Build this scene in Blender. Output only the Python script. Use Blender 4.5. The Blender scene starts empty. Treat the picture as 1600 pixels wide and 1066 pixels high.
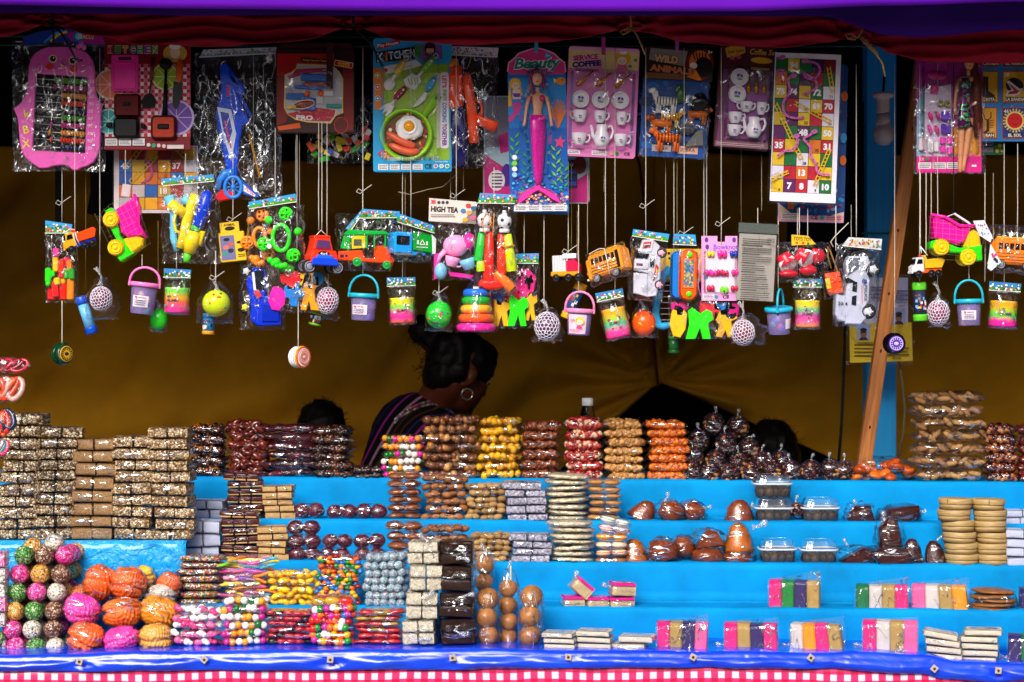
import bpy,math,random
from mathutils import Vector,Matrix,Euler,noise
R=math.radians
SC=bpy.context.scene
COL=SC.collection
#----------------------------------------------------------------camera,world,sun,exposure
S,D,CZ=0.0014,4.5,1.3            # metres per photo pixel on the plane y=0,camera distance,camera height
cam=bpy.data.cameras.new('camera')
cam.sensor_width=36.0
cam.lens=36.0*D/(1600*S)
cam.clip_start,cam.clip_end=0.05,3000
camo=bpy.data.objects.new('camera',cam)
camo.location=(0,-D,CZ)
camo.rotation_euler=(R(90),0,0)
cam.dof.use_dof=True
cam.dof.focus_distance=D+.02
cam.dof.aperture_fstop=4.5
COL.objects.link(camo)
SC.camera=camo
SUN_EL,SUN_AZ=R(36),R(197)         # azimuth:from behind the camera,a little to its left
world=bpy.data.worlds.new('World')
SC.world=world
world.use_nodes=True
wn=world.node_tree
wn.nodes.clear()
sky=wn.nodes.new('ShaderNodeTexSky')
sky.sky_type='NISHITA'
sky.sun_disc=False
sky.sun_elevation=SUN_EL
sky.sun_rotation=SUN_AZ
sky.air_density,sky.dust_density,sky.ozone_density=1.0,3.0,1.0
bg=wn.nodes.new('ShaderNodeBackground')
bg.inputs['Strength'].default_value=0.15
wo=wn.nodes.new('ShaderNodeOutputWorld')
wn.links.new(sky.outputs[0],bg.inputs[0])
wn.links.new(bg.outputs[0],wo.inputs[0])
sl=bpy.data.lights.new('sun','SUN')
sl.energy=2.6
sl.angle=R(30)
sl.color=(1.0,0.95,0.88)
so=bpy.data.objects.new('sun',sl)
sd=Vector((math.sin(SUN_AZ)*math.cos(SUN_EL),math.cos(SUN_AZ)*math.cos(SUN_EL),math.sin(SUN_EL)))
so.rotation_euler=sd.to_track_quat('Z','Y').to_euler()
so.location=(0,-6,6)
COL.objects.link(so)
SC.view_settings.view_transform='Standard'
SC.view_settings.look='None'
SC.view_settings.exposure=0.43
SC.view_settings.gamma=1.0
SC.view_settings.use_curve_mapping=False
SC.render.engine='CYCLES'
cy=SC.cycles
cy.use_denoising=True
cy.max_bounces=8
cy.diffuse_bounces=3
cy.glossy_bounces=3
cy.transmission_bounces=6
cy.transparent_max_bounces=24
cy.caustics_reflective=False
cy.caustics_refractive=False
cy.sample_clamp_indirect=4.0
def U(Y):
 return S*(D+Y)/D
def P(px,py,Y=0.0):
 u=U(Y)
 return Vector(((px-800)*u,Y,CZ-(py-533)*u))
#----------------------------------------------------------------materials
def lin(h):
 h=h.lstrip('#')
 o=[]
 for i in (0,2,4):
  c=int(h[i:i+2],16)/255
  o.append(c/12.92 if c<=0.04045 else ((c+0.055)/1.055)**2.4)
 return (o[0],o[1],o[2],1)
_mc={}
def _new(name):
 m=bpy.data.materials.new(name)
 m.use_nodes=True
 nt=m.node_tree
 b=nt.nodes['Principled BSDF']
 return m,nt,b,nt.nodes['Material Output']
def _coord(nt,scale=(1,1,1),kind='Object'):
 tc=nt.nodes.new('ShaderNodeTexCoord')
 mp=nt.nodes.new('ShaderNodeMapping')
 mp.inputs['Scale'].default_value=scale
 oi=nt.nodes.new('ShaderNodeObjectInfo')          # no two copies wear the same pattern
 ad=nt.nodes.new('ShaderNodeVectorMath')
 ad.operation='MULTIPLY_ADD'
 nt.links.new(oi.outputs['Random'],ad.inputs[0])
 ad.inputs[1].default_value=(3.1,5.3,4.7)
 nt.links.new(tc.outputs[kind],ad.inputs[2])
 nt.links.new(ad.outputs[0],mp.inputs[0])
 return mp.outputs[0]
def _noise(nt,vec,scale,detail=3,rough=.55,dist=0.0):
 n=nt.nodes.new('ShaderNodeTexNoise')
 n.inputs['Scale'].default_value=scale
 n.inputs['Detail'].default_value=detail
 n.inputs['Roughness'].default_value=rough
 n.inputs['Distortion'].default_value=dist
 nt.links.new(vec,n.inputs['Vector'])
 return n.outputs[0]
def _ramp(nt,fac,stops,interp='LINEAR'):
 r=nt.nodes.new('ShaderNodeValToRGB')
 r.color_ramp.interpolation=interp
 e=r.color_ramp.elements
 while len(e)<len(stops):
  e.new(0.5)
 for el,(p,c) in zip(e,stops):
  el.position=p
  el.color=lin(c) if isinstance(c,str) else c
 nt.links.new(fac,r.inputs[0])
 return r.outputs[0]
def _bump(nt,h,b,strength=.3,dist=.001):
 n=nt.nodes.new('ShaderNodeBump')
 n.inputs['Strength'].default_value=strength
 n.inputs['Distance'].default_value=dist
 nt.links.new(h,n.inputs['Height'])
 nt.links.new(n.outputs[0],b.inputs['Normal'])
 return n
def mt(hexc,rough=.42,metal=0.0,var=.10,scale=90,bump=0.0,bscale=250,coat=0.0,sss=0.0,trans=0.0,spec=.28):
 """plain coloured surface with slight mottling of its own"""
 key=(hexc,rough,metal,var,scale,bump,bscale,coat,sss,trans,spec)
 if key in _mc:
  return _mc[key]
 m,nt,b,out=_new('mat_'+hexc.lstrip('#'))
 c=lin(hexc)
 v=_coord(nt)
 f=_noise(nt,v,scale)
 lo=tuple(x*(1-var) for x in c[:3])+(1,)
 hi=tuple(min(1,x*(1+var)) for x in c[:3])+(1,)
 nt.links.new(_ramp(nt,f,[(.3,lo),(.7,hi)]),b.inputs['Base Color'])
 b.inputs['Roughness'].default_value=rough
 b.inputs['Metallic'].default_value=metal
 b.inputs['Coat Weight'].default_value=coat
 b.inputs['Coat Roughness'].default_value=.12
 b.inputs['Specular IOR Level'].default_value=spec
 if trans:
  b.inputs['Transmission Weight'].default_value=trans
 if sss:
  b.inputs['Subsurface Weight'].default_value=sss
  b.inputs['Subsurface Radius'].default_value=(.004,.003,.002)
  b.inputs['Subsurface Scale'].default_value=1.0
 if bump:
  _bump(nt,_noise(nt,v,bscale,4,.6),b,bump)
 _mc[key]=m
 return m
def seedmat(name,stops,scale=210,rough=.5,bump=.9,coat=.25,dist=.0025,crevice=None,bw=.12):
 """bound seeds or grains: cell colours, crevice shade painted dark between them, and relief"""
 if name in _mc:
  return _mc[name]
 m,nt,b,out=_new(name)
 v=_coord(nt)
 vo=nt.nodes.new('ShaderNodeTexVoronoi')
 vo.inputs['Scale'].default_value=scale
 nt.links.new(v,vo.inputs['Vector'])
 sep=nt.nodes.new('ShaderNodeSeparateColor')
 nt.links.new(vo.outputs['Color'],sep.inputs[0])
 col=_ramp(nt,sep.outputs[0],stops,'CONSTANT')
 if crevice:  # shade of the crevices painted dark along the cell edges
  ve=nt.nodes.new('ShaderNodeTexVoronoi')
  ve.feature='DISTANCE_TO_EDGE'
  ve.inputs['Scale'].default_value=scale
  nt.links.new(v,ve.inputs['Vector'])
  fk=_ramp(nt,ve.outputs['Distance'],[(bw*.5,(0,0,0,1)),(bw*1.5,(1,1,1,1))])
  mx=nt.nodes.new('ShaderNodeMix')
  mx.data_type='RGBA'
  nt.links.new(fk,mx.inputs[0])
  mx.inputs[6].default_value=lin(crevice)
  nt.links.new(col,mx.inputs[7])
  col=mx.outputs[2]
 inv=nt.nodes.new('ShaderNodeMath')
 inv.operation='SUBTRACT'
 inv.inputs[0].default_value=1.0
 nt.links.new(vo.outputs['Distance'],inv.inputs[1])
 nt.links.new(col,b.inputs['Base Color'])
 b.inputs['Roughness'].default_value=rough
 b.inputs['Specular IOR Level'].default_value=.3
 b.inputs['Coat Weight'].default_value=coat
 _bump(nt,inv.outputs[0],b,bump,dist)
 _mc[name]=m
 return m
def film(gloss=.012,tint='ffffff',alpha=.004,crinkle=.5,scale=55,rough=.07,stretch=(1,1,2.2),crease=.4,width=.045,fres=.5,cover=.46):
 """thin clear plastic: see-through, fresnel gloss on a crinkled surface, glossier and milkier along its creases"""
 key=('film',gloss,tint,alpha,crinkle,scale,rough,stretch,crease,width,fres,cover)
 if key in _mc:
  return _mc[key]
 m,nt,b,out=_new('film')
 nt.nodes.remove(b)
 v=_coord(nt,stretch)
 n1=_noise(nt,v,scale,2,.5,1.0)
 bp=nt.nodes.new('ShaderNodeBump')
 bp.inputs['Strength'].default_value=crinkle
 bp.inputs['Distance'].default_value=.005
 nt.links.new(n1,bp.inputs['Height'])
 n2=_noise(nt,v,scale*.55,1.2,.45,.6)
 r_=_ramp(nt,n2,[(.5-width,(0,0,0,1)),(.5,(1,1,1,1)),(.5+width*.6,(0,0,0,1))])
 n3=_noise(nt,v,scale*.3,1,.5)
 r3=_ramp(nt,n3,[(cover,(0,0,0,1)),(cover+.12,(1,1,1,1))])
 def mul(p,q):
  x=nt.nodes.new('ShaderNodeMath')
  x.operation='MULTIPLY'
  for k,w in enumerate((p,q)):
   if isinstance(w,float):
    x.inputs[k].default_value=w
   else:
    nt.links.new(w,x.inputs[k])
  return x.outputs[0]
 cr=mul(mul(r_,r3),crease)
 tr=nt.nodes.new('ShaderNodeBsdfTransparent')
 tr.inputs[0].default_value=lin(tint)
 gl=nt.nodes.new('ShaderNodeBsdfGlossy')
 gl.inputs['Roughness'].default_value=rough
 gl.inputs[0].default_value=(.95,.97,1,1)
 nt.links.new(bp.outputs[0],gl.inputs['Normal'])
 df=nt.nodes.new('ShaderNodeBsdfDiffuse')
 df.inputs[0].default_value=(.85,.87,.9,1)
 m0=nt.nodes.new('ShaderNodeMixShader')
 m0.inputs[0].default_value=alpha
 nt.links.new(tr.outputs[0],m0.inputs[1])
 nt.links.new(df.outputs[0],m0.inputs[2])
 lw=nt.nodes.new('ShaderNodeLayerWeight')
 lw.inputs[0].default_value=.12
 nt.links.new(bp.outputs[0],lw.inputs['Normal'])
 ma=nt.nodes.new('ShaderNodeMath')
 ma.operation='MULTIPLY_ADD'
 nt.links.new(lw.outputs['Fresnel'],ma.inputs[0])
 ma.inputs[1].default_value=fres
 ma.inputs[2].default_value=gloss
 mb_=nt.nodes.new('ShaderNodeMath')
 mb_.operation='ADD'
 mb_.use_clamp=True
 nt.links.new(ma.outputs[0],mb_.inputs[0])
 nt.links.new(cr,mb_.inputs[1])
 m1=nt.nodes.new('ShaderNodeMixShader')
 nt.links.new(mb_.outputs[0],m1.inputs[0])
 nt.links.new(m0.outputs[0],m1.inputs[1])
 nt.links.new(gl.outputs[0],m1.inputs[2])
 nt.links.new(m1.outputs[0],out.inputs[0])
 _mc[key]=m
 return m
F_CLEAR=film()
F_PACK=film(crinkle=.8,scale=62,stretch=(.55,1,1.9),crease=.7,rough=.12,width=.045,cover=.38)
F_BAG=film(crinkle=1.0,scale=58,crease=.40,gloss=.010,width=.05,cover=.4,rough=.2,stretch=(1.6,1,.8))
F_CARD=film(crinkle=.5,scale=34,crease=.22,stretch=(1.2,1,.8),gloss=.006,width=.03)
F_KNOT=film(gloss=.16,alpha=.22,crinkle=.9,scale=160)
F_BOX=film(gloss=.05,alpha=.02,crinkle=.15,scale=40,rough=.06,crease=0.0,fres=1.0)
F_BALL=film(crinkle=.8,scale=60,crease=.4,width=.03,cover=.5,gloss=.006,fres=.35)
F_WRAP=film(alpha=.015,crinkle=.9,scale=60,crease=.7,width=.04,cover=.42,gloss=.012,stretch=(1.5,1,.7),rough=.09)
F_STIFF=film(gloss=.004,alpha=.004,crinkle=.12,scale=40,rough=.06,crease=0.0,fres=.4)
#----------------------------------------------------------------mesh building in photo pixels
ICO=None
def ico_data():
 global ICO
 if ICO is None:
  t=(1+5**.5)/2
  vs=[Vector(p).normalized() for p in ((-1,t,0),(1,t,0),(-1,-t,0),(1,-t,0),(0,-1,t),(0,1,t),(0,-1,-t),(0,1,-t),(t,0,-1),(t,0,1),(-t,0,-1),(-t,0,1))]
  fs=[(0,11,5),(0,5,1),(0,1,7),(0,7,10),(0,10,11),(1,5,9),(5,11,4),(11,10,2),(10,7,6),(7,1,8),(3,9,4),(3,4,2),(3,2,6),(3,6,8),(3,8,9),(4,9,5),(2,4,11),(6,2,10),(8,6,7),(9,8,1)]
  mid,out={},[]
  def md(a,b):
   k=(min(a,b),max(a,b))
   if k not in mid:
    vs.append(((vs[a]+vs[b])/2).normalized())
    mid[k]=len(vs)-1
   return mid[k]
  for a,b,c in fs:
   x,y,z=md(a,b),md(b,c),md(c,a)
   out+=[(a,x,z),(b,y,x),(c,z,y),(x,y,z)]
  ICO=(vs,out)
 return ICO
_txt={}
def text_data(s,bold,shear):
 k=(s,bold,shear)
 if k not in _txt:
  cu=bpy.data.curves.new('text','FONT')
  cu.body=s
  cu.align_x,cu.align_y='CENTER','CENTER'
  cu.resolution_u=2
  cu.offset=bold
  cu.shear=shear
  cu.fill_mode='FRONT'
  ob=bpy.data.objects.new('text',cu)
  me=bpy.data.meshes.new_from_object(ob)
  vs=[v.co.copy() for v in me.vertices]
  fs=[tuple(p.vertices) for p in me.polygons]
  bpy.data.objects.remove(ob)
  bpy.data.curves.remove(cu)
  bpy.data.meshes.remove(me)
  if vs:
   x0,x1=min(v.x for v in vs),max(v.x for v in vs)
   y0,y1=min(v.y for v in vs),max(v.y for v in vs)
   vs=[((v.x-(x0+x1)/2)/max(y1-y0,1e-6),(v.y-(y0+y1)/2)/max(y1-y0,1e-6)) for v in vs]
   _txt[k]=(vs,fs,(x1-x0)/max(y1-y0,1e-6))
  else:
   _txt[k]=([],[],1)
 return _txt[k]
def rot2(x,y,a):
 c,s=math.cos(R(a)),math.sin(R(a))
 return x*c-y*s,x*s+y*c
class MB:
 """mesh builder: x right and y down in photo pixels, d = depth in the same unit (away from the camera)"""
 def __init__(s,cx=0,cy=0,u=None,mat=None):
  if isinstance(cx,Thing):
   s.cx,s.cy,s.u=cx.cx,cx.cy,cx.u
   mat=cy if cy else mat
  else:
   s.cx,s.cy,s.u=cx,cy,u or S
  s.v,s.f,s.m,s.mats,s.mi,s.fd=[],[],[],[],0,0.0
  s.sm=[]
  s.smooth=True
  s.tf=None
  if mat:
   s.use(mat)
 def use(s,mat):
  if mat not in s.mats:
   s.mats.append(mat)
  s.mi=s.mats.index(mat)
  return s
 def add(s,vs,fs,smooth=None):
  n=len(s.v)
  for p in vs:
   q=Vector((p[0]-s.cx,p[2],-(p[1]-s.cy)))
   s.v.append(s.tf @ q if s.tf else q)
  sm=s.smooth if smooth is None else smooth
  for f in fs:
   s.f.append(tuple(i+n for i in f))
   s.m.append(s.mi)
   s.sm.append(sm)
  return s
 #---solids
 def box(s,x,y,d,w,h,dp,ch=0.0,rz=0,ry=0,rx=0,smooth=False):
  a,b,c=w/2,h/2,dp/2
  ch=min(ch,a*.9,b*.9,c*.9)
  if ch<=0:
   vs=[(i*a,j*b,k*c) for i in (-1,1) for j in (-1,1) for k in (-1,1)]
   fs=[(0,1,3,2),(4,6,7,5),(0,4,5,1),(2,3,7,6),(0,2,6,4),(1,5,7,3)]
  else:
   vs,ix=[],{}
   for i in (-1,1):
    for j in (-1,1):
     for k in (-1,1):
      for ax in range(3):
       p=[i*(a-ch),j*(b-ch),k*(c-ch)]
       p[ax]=(i*a,j*b,k*c)[ax]
       ix[(i,j,k,ax)]=len(vs)
       vs.append(tuple(p))
   fs=[]
   for i in (-1,1):
    fs.append([ix[(i,j,k,0)] for j,k in ((-1,-1),(1,-1),(1,1),(-1,1))])
    fs.append([ix[(j,i,k,1)] for j,k in ((-1,-1),(1,-1),(1,1),(-1,1))])
    fs.append([ix[(j,k,i,2)] for j,k in ((-1,-1),(1,-1),(1,1),(-1,1))])
   for i in (-1,1):
    for j in (-1,1):
     fs.append([ix[(i,j,-1,0)],ix[(i,j,1,0)],ix[(i,j,1,1)],ix[(i,j,-1,1)]])
     fs.append([ix[(i,-1,j,0)],ix[(i,1,j,0)],ix[(i,1,j,2)],ix[(i,-1,j,2)]])
     fs.append([ix[(-1,i,j,1)],ix[(1,i,j,1)],ix[(1,i,j,2)],ix[(-1,i,j,2)]])
     for k in (-1,1):
      fs.append([ix[(i,j,k,0)],ix[(i,j,k,1)],ix[(i,j,k,2)]])
  if rz or ry or rx:
   m=Matrix.Rotation(R(rz),3,'Z') @ Matrix.Rotation(R(ry),3,'Y') @ Matrix.Rotation(R(rx),3,'X')
   vs=[tuple(m @ Vector(p)) for p in vs]
  return s.add([(x+p[0],y+p[1],d+p[2]) for p in vs],fs,smooth)
 def ell(s,x,y,d,rx,ry=None,rd=None,seg=14,rings=9,p=1.0,rz=0,nz=0,seed=0,ryaw=0):
  ry=rx if ry is None else ry
  rd=rx if rd is None else rd
  vs,fs=[],[]
  m=Matrix.Rotation(R(rz),3,'Z') @ Matrix.Rotation(R(ryaw),3,'Y')
  pw=lambda t:math.copysign(abs(t)**p,t)
  for i in range(rings+1):
   th=math.pi*i/rings
   for j in range(seg):
    ph=2*math.pi*j/seg
    q=Vector((pw(math.sin(th))*pw(math.cos(ph)),-pw(math.cos(th)),pw(math.sin(th))*pw(math.sin(ph))))
    if nz:
     q*=1+nz*noise.noise(q*2.1+Vector((seed*3.7,seed,0)))
    q=m @ Vector((q.x*rx,q.y*ry,q.z*rd))
    vs.append((x+q.x,y+q.y,d+q.z))
    if i==0 or i==rings:
     break
  def ix(i,j):
   if i==0:
    return 0
   if i==rings:
    return 1+(rings-1)*seg
   return 1+(i-1)*seg+j%seg
  for i in range(rings):
   for j in range(seg):
    f=[ix(i,j),ix(i+1,j),ix(i+1,j+1),ix(i,j+1)]
    f=list(dict.fromkeys(f))
    if len(f)>2:
     fs.append(f)
  return s.add(vs,fs,True)
 def lump(s,x,y,d,r,sx=1,sy=1,sd=1,rot=None,nz=.12,seed=0):
  vs0,fs=ico_data()
  m=Euler(rot or (0,0,0)).to_matrix()
  vs=[]
  for q in vs0:
   k=1+nz*noise.noise(q*1.9+Vector((seed*1.37,seed*.7,seed)))
   w=m @ Vector((q.x*r*sx*k,q.y*r*sy*k,q.z*r*sd*k))
   vs.append((x+w.x,y+w.y,d+w.z))
  return s.add(vs,fs,True)
 def tube(s,pts,r,seg=6,closed=False,cap=True,flat=1.0):
  pts=[Vector(p) for p in pts]
  n=len(pts)
  rr=r if isinstance(r,(list,tuple)) else [r]*n
  vs,fs,nrm=[],[],None
  for i,p in enumerate(pts):
   a=pts[(i-1)%n] if (closed or i) else p
   b=pts[(i+1)%n] if (closed or i<n-1) else p
   t=(b-a)
   t=t.normalized() if t.length>1e-9 else Vector((0,1,0))
   if nrm is None:
    nrm=t.orthogonal().normalized()
   nrm=(nrm-t*nrm.dot(t))
   nrm=nrm.normalized() if nrm.length>1e-6 else t.orthogonal().normalized()
   bi=t.cross(nrm)
   for j in range(seg):
    an=2*math.pi*j/seg
    vs.append(p+(nrm*math.cos(an)+bi*math.sin(an)*flat)*rr[i])
  for i in range(n if closed else n-1):
   for j in range(seg):
    k=(i+1)%n
    fs.append((i*seg+j,i*seg+(j+1)%seg,k*seg+(j+1)%seg,k*seg+j))
  if cap and not closed:
   fs.append(tuple(range(seg-1,-1,-1)))
   fs.append(tuple((n-1)*seg+j for j in range(seg)))
  return s.add(vs,fs,True)
 def cyl(s,p0,p1,r0,r1=None,seg=14,ch=0.0):
  r1=r0 if r1 is None else r1
  p0,p1=Vector(p0),Vector(p1)
  L=(p1-p0).length
  if ch:
   a,b=p0.lerp(p1,ch/L),p1.lerp(p0,ch/L)
   pts,rr=[p0,p0,a,b,p1,p1],[r0-ch,r0-ch,r0,r1,r1-ch,r1-ch]
  else:
   pts,rr=[p0,p1],[r0,r1]
  t=(p1-p0).normalized()
  nrm=t.orthogonal().normalized()
  bi=t.cross(nrm)
  vs,fs=[],[]
  for p,r in zip(pts,rr):
   for j in range(seg):
    an=2*math.pi*j/seg
    vs.append(p+(nrm*math.cos(an)+bi*math.sin(an))*r)
  n=len(pts)
  for i in range(n-1):
   for j in range(seg):
    fs.append((i*seg+j,i*seg+(j+1)%seg,(i+1)*seg+(j+1)%seg,(i+1)*seg+j))
  s.add(vs,fs,True)
  k=len(s.v)-len(vs)
  for f in (tuple(k+j for j in range(seg-1,-1,-1)),tuple(k+(n-1)*seg+j for j in range(seg))):
   s.f.append(f)
   s.m.append(s.mi)
   s.sm.append(False)
  return s
 def lathe(s,x,y,d,prof,seg=20,rz=0,sx=1,sd=1,tilt=0,rip=0,nrip=0):
  """profile [(radius, height up)] turned about the vertical through (x, y, d)"""
  m=Matrix.Rotation(R(rz),3,'Z') @ Matrix.Rotation(R(tilt),3,'X')
  vs,fs=[],[]
  for r,h in prof:
   for j in range(seg):
    a=2*math.pi*j/seg
    k=r*(1+rip*math.cos(nrip*a))
    q=m @ Vector((k*math.cos(a)*sx,-h,k*math.sin(a)*sd))
    vs.append((x+q.x,y+q.y,d+q.z))
  for i in range(len(prof)-1):
   for j in range(seg):
    fs.append((i*seg+j,i*seg+(j+1)%seg,(i+1)*seg+(j+1)%seg,(i+1)*seg+j))
  if prof[0][0]>1e-6:
   fs.append(tuple(range(seg-1,-1,-1)))
  if prof[-1][0]>1e-6:
   fs.append(tuple((len(prof)-1)*seg+j for j in range(seg)))
  return s.add(vs,fs,True)
 def torus(s,x,y,d,r,t,seg=24,ts=8,axis='d',sy=1.0,rz=0,flat=1.0):
  pts=[]
  for i in range(seg):
   a=2*math.pi*i/seg
   c,n=r*math.cos(a),r*math.sin(a)*sy
   q={'d':(c,n,0),'y':(c,0,n),'x':(0,c,n)}[axis]
   qx,qy=rot2(q[0],q[1],rz)
   pts.append((x+qx,y+qy,d+q[2]))
  return s.tube(pts,t,ts,closed=True,flat=flat)
 def prism(s,pts,d0,d1,bev=0.0,smooth=False):
  """outline in the picture plane given depth d0..d1 (front rounded by bev)"""
  n=len(pts)
  gx,gy=sum(p[0] for p in pts)/n,sum(p[1] for p in pts)/n
  rings=[(0,d1),(0,d0)]
  if bev:
   rings=[(bev,d1),(0,d1-bev),(0,d0+bev),(bev,d0)]
  vs,fs=[],[]
  ar=sum(pts[i][0]*pts[(i+1)%n][1]-pts[(i+1)%n][0]*pts[i][1] for i in range(n))
  sg=1 if ar>0 else-1
  for off,dd in rings:
   for i,p in enumerate(pts):
    if off:
     a,b=Vector(pts[i-1]),Vector(pts[(i+1)%n])
     t=(b-a)
     t=t.normalized() if t.length>1e-9 else Vector((1,0))
     vs.append((p[0]-t.y*off*sg,p[1]+t.x*off*sg,dd))
    else:
     vs.append((p[0],p[1],dd))
  k=len(rings)
  for i in range(k-1):
   for j in range(n):
    fs.append((i*n+j,i*n+(j+1)%n,(i+1)*n+(j+1)%n,(i+1)*n+j))
  s.add(vs,fs,smooth)
  b0=len(s.v)-len(vs)
  for f in (tuple(b0+j for j in range(n)),tuple(b0+(k-1)*n+j for j in range(n-1,-1,-1))):
   s.f.append(f)
   s.m.append(s.mi)
   s.sm.append(False)
  return s
 #---flat print,each layer a hair in front of the one before
 def _d(s,d):
  if d is None:
   s.fd-=.05
   return s.fd
  return d
 def flat(s,pts,d=None):
  d=s._d(d)
  return s.add([(p[0],p[1],d) for p in pts],[tuple(range(len(pts)))],False)
 def rect(s,x0,y0,x1,y1,d=None,rz=0):
  mx,my=(x0+x1)/2,(y0+y1)/2
  pts=[(x0,y0),(x0,y1),(x1,y1),(x1,y0)]
  if rz:
   pts=[(mx+rot2(p[0]-mx,p[1]-my,rz)[0],my+rot2(p[0]-mx,p[1]-my,rz)[1]) for p in pts]
  return s.flat(pts,d)
 def disk(s,x,y,r,ry=None,d=None,seg=18,rz=0):
  ry=ry or r
  return s.flat([(x+rot2(r*math.cos(a),ry*math.sin(a),rz)[0],y+rot2(r*math.cos(a),ry*math.sin(a),rz)[1]) for a in [-2*math.pi*i/seg for i in range(seg)]],d)
 def line(s,pts,w,d=None):
  d=s._d(d)
  for i in range(len(pts)-1):
   a,b=Vector(pts[i]),Vector(pts[i+1])
   t=b-a
   if t.length<1e-6:
    continue
   n=Vector((-t.y,t.x)).normalized()*w/2
   e=t.normalized()*w*.3
   k=d-.012*(i%3)
   s.add([(*(a+n-e),k),(*(a-n-e),k),(*(b-n+e),k),(*(b+n+e),k)],[(0,1,2,3)],False)
  return s
 def text(s,t,x,y,h,w=None,rz=0,bold=.02,shear=0,d=None):
  vs,fs,asp=text_data(t,bold,shear)
  kx=(w/asp) if w else h
  d=s._d(d)
  out=[]
  for a,b in vs:
   px,py=rot2(a*kx,-b*h,rz)
   out.append((x+px,y+py,d))
  return s.add(out,fs,False)
 def text_out(s,t,x,y,h,w,mat,matout,rz=0,bold=.03,shear=0,o=.06):
  """lettering with an outline colour behind it"""
  s.use(matout).text(t,x,y,h*1.08,w*1.03 if w else None,rz,bold+o,shear)
  s.use(mat).text(t,x,y,h,w,rz,bold,shear)
  return s
 def mesh(s,name):
  me=bpy.data.meshes.new(name)
  u=s.u
  me.from_pydata([(p[0]*u,p[1]*u,p[2]*u) for p in s.v],[],s.f)
  for m in s.mats:
   me.materials.append(m)
  me.polygons.foreach_set('material_index',s.m)
  me.polygons.foreach_set('use_smooth',s.sm)
  me.update()
  return me
def link(name,data,parent=None,loc=None,kind=None):
 o=bpy.data.objects.new(name,data)
 COL.objects.link(o)
 if parent is not None:
  o.parent=parent
 if loc is not None:
  o.location=loc
 if kind:
  o['kind']=kind
 return o
class Thing:
 def __init__(s,name,label,cat,px,py,Y=0.0,group=None,rz=0,yaw=0):
  s.cx,s.cy,s.Y,s.u=px,py,Y,U(Y)
  s.o=link(name,None,None,P(px,py,Y))
  s.o.empty_display_size=.02
  s.o['label'],s.o['category']=label,cat
  if group:
   s.o['group']=group
  if rz or yaw:
   s.o.rotation_euler=(0,R(rz),R(yaw))
 def mb(s,mat=None):
  return MB(s,mat)
 def part(s,name,mb,parent=None,kind=None,label=None):
  me=mb if isinstance(mb,bpy.types.Mesh) else mb.mesh(name)
  o=link(name,me,parent or s.o,None,kind)
  if label:
   o['label']=label
  return o
 def at(s,name,me,x,y,d,parent=None,rot=None,scale=None):
  """a shared mesh placed at pixel offset (x, y) from the thing's centre"""
  o=link(name,me,parent or s.o,(x*s.u,d*s.u,-y*s.u))
  if rot:
   o.rotation_euler=rot
  if scale:
   o.scale=scale
  return o
def solo(name,mb_fn,label,cat,px,py,Y=0.0,group=None,kind=None):
 """a thing that is one mesh"""
 mb=MB(px,py,U(Y))
 mb_fn(mb)
 o=link(name,mb.mesh(name),None,P(px,py,Y))
 if cat:
  o['label'],o['category']=label,cat
 if group:
  o['group']=group
 if kind:
  o['kind']=kind
 return o
_cache={}
def cached(key,fn):
 if key not in _cache:
  _cache[key]=fn()
 return _cache[key]
def rrect(x0,y0,x1,y1,r,n=4):
 out=[]
 for cx_,cy_,a0 in ((x0+r,y0+r,180),(x1-r,y0+r,270),(x1-r,y1-r,0),(x0+r,y1-r,90)):
  for i in range(n+1):
   a=R(a0+90*i/n)
   out.append((cx_+r*math.cos(a),cy_+r*math.sin(a)))
 return out
#================================================================THE SETTING
def fabric(hexc,name,var=.16,weave=900,rough=.8,big=3,sheen=.0,bump=.25,spec=.2):
 m,nt,b,out=_new(name)
 v=_coord(nt)
 c=lin(hexc)
 f=_noise(nt,v,big,4,.6)
 lo=tuple(x*(1-var) for x in c[:3])+(1,)
 hi=tuple(min(1,x*(1+var)) for x in c[:3])+(1,)
 nt.links.new(_ramp(nt,f,[(.3,lo),(.7,hi)]),b.inputs['Base Color'])
 b.inputs['Roughness'].default_value=rough
 b.inputs['Sheen Weight'].default_value=sheen
 b.inputs['Specular IOR Level'].default_value=spec
 _bump(nt,_noise(nt,v,weave,2),b,bump,.0006)
 return m
M_TARP=fabric('cc9018','tan_canvas',.22,700,.85,3.5)
M_TARPD=fabric('2a1d12','dark_canvas',.2,500,.9)
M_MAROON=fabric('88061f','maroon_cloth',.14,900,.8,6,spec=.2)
M_PURPLE=fabric('6408b4','purple_tarp',.08,1200,.55,5)
M_SHELF=fabric('0086c8','blue_cloth',.22,1500,.75,7,0,.3,spec=.1)
M_BLACK=fabric('0b0a0b','black_sheet',.2,600,.9)
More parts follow.
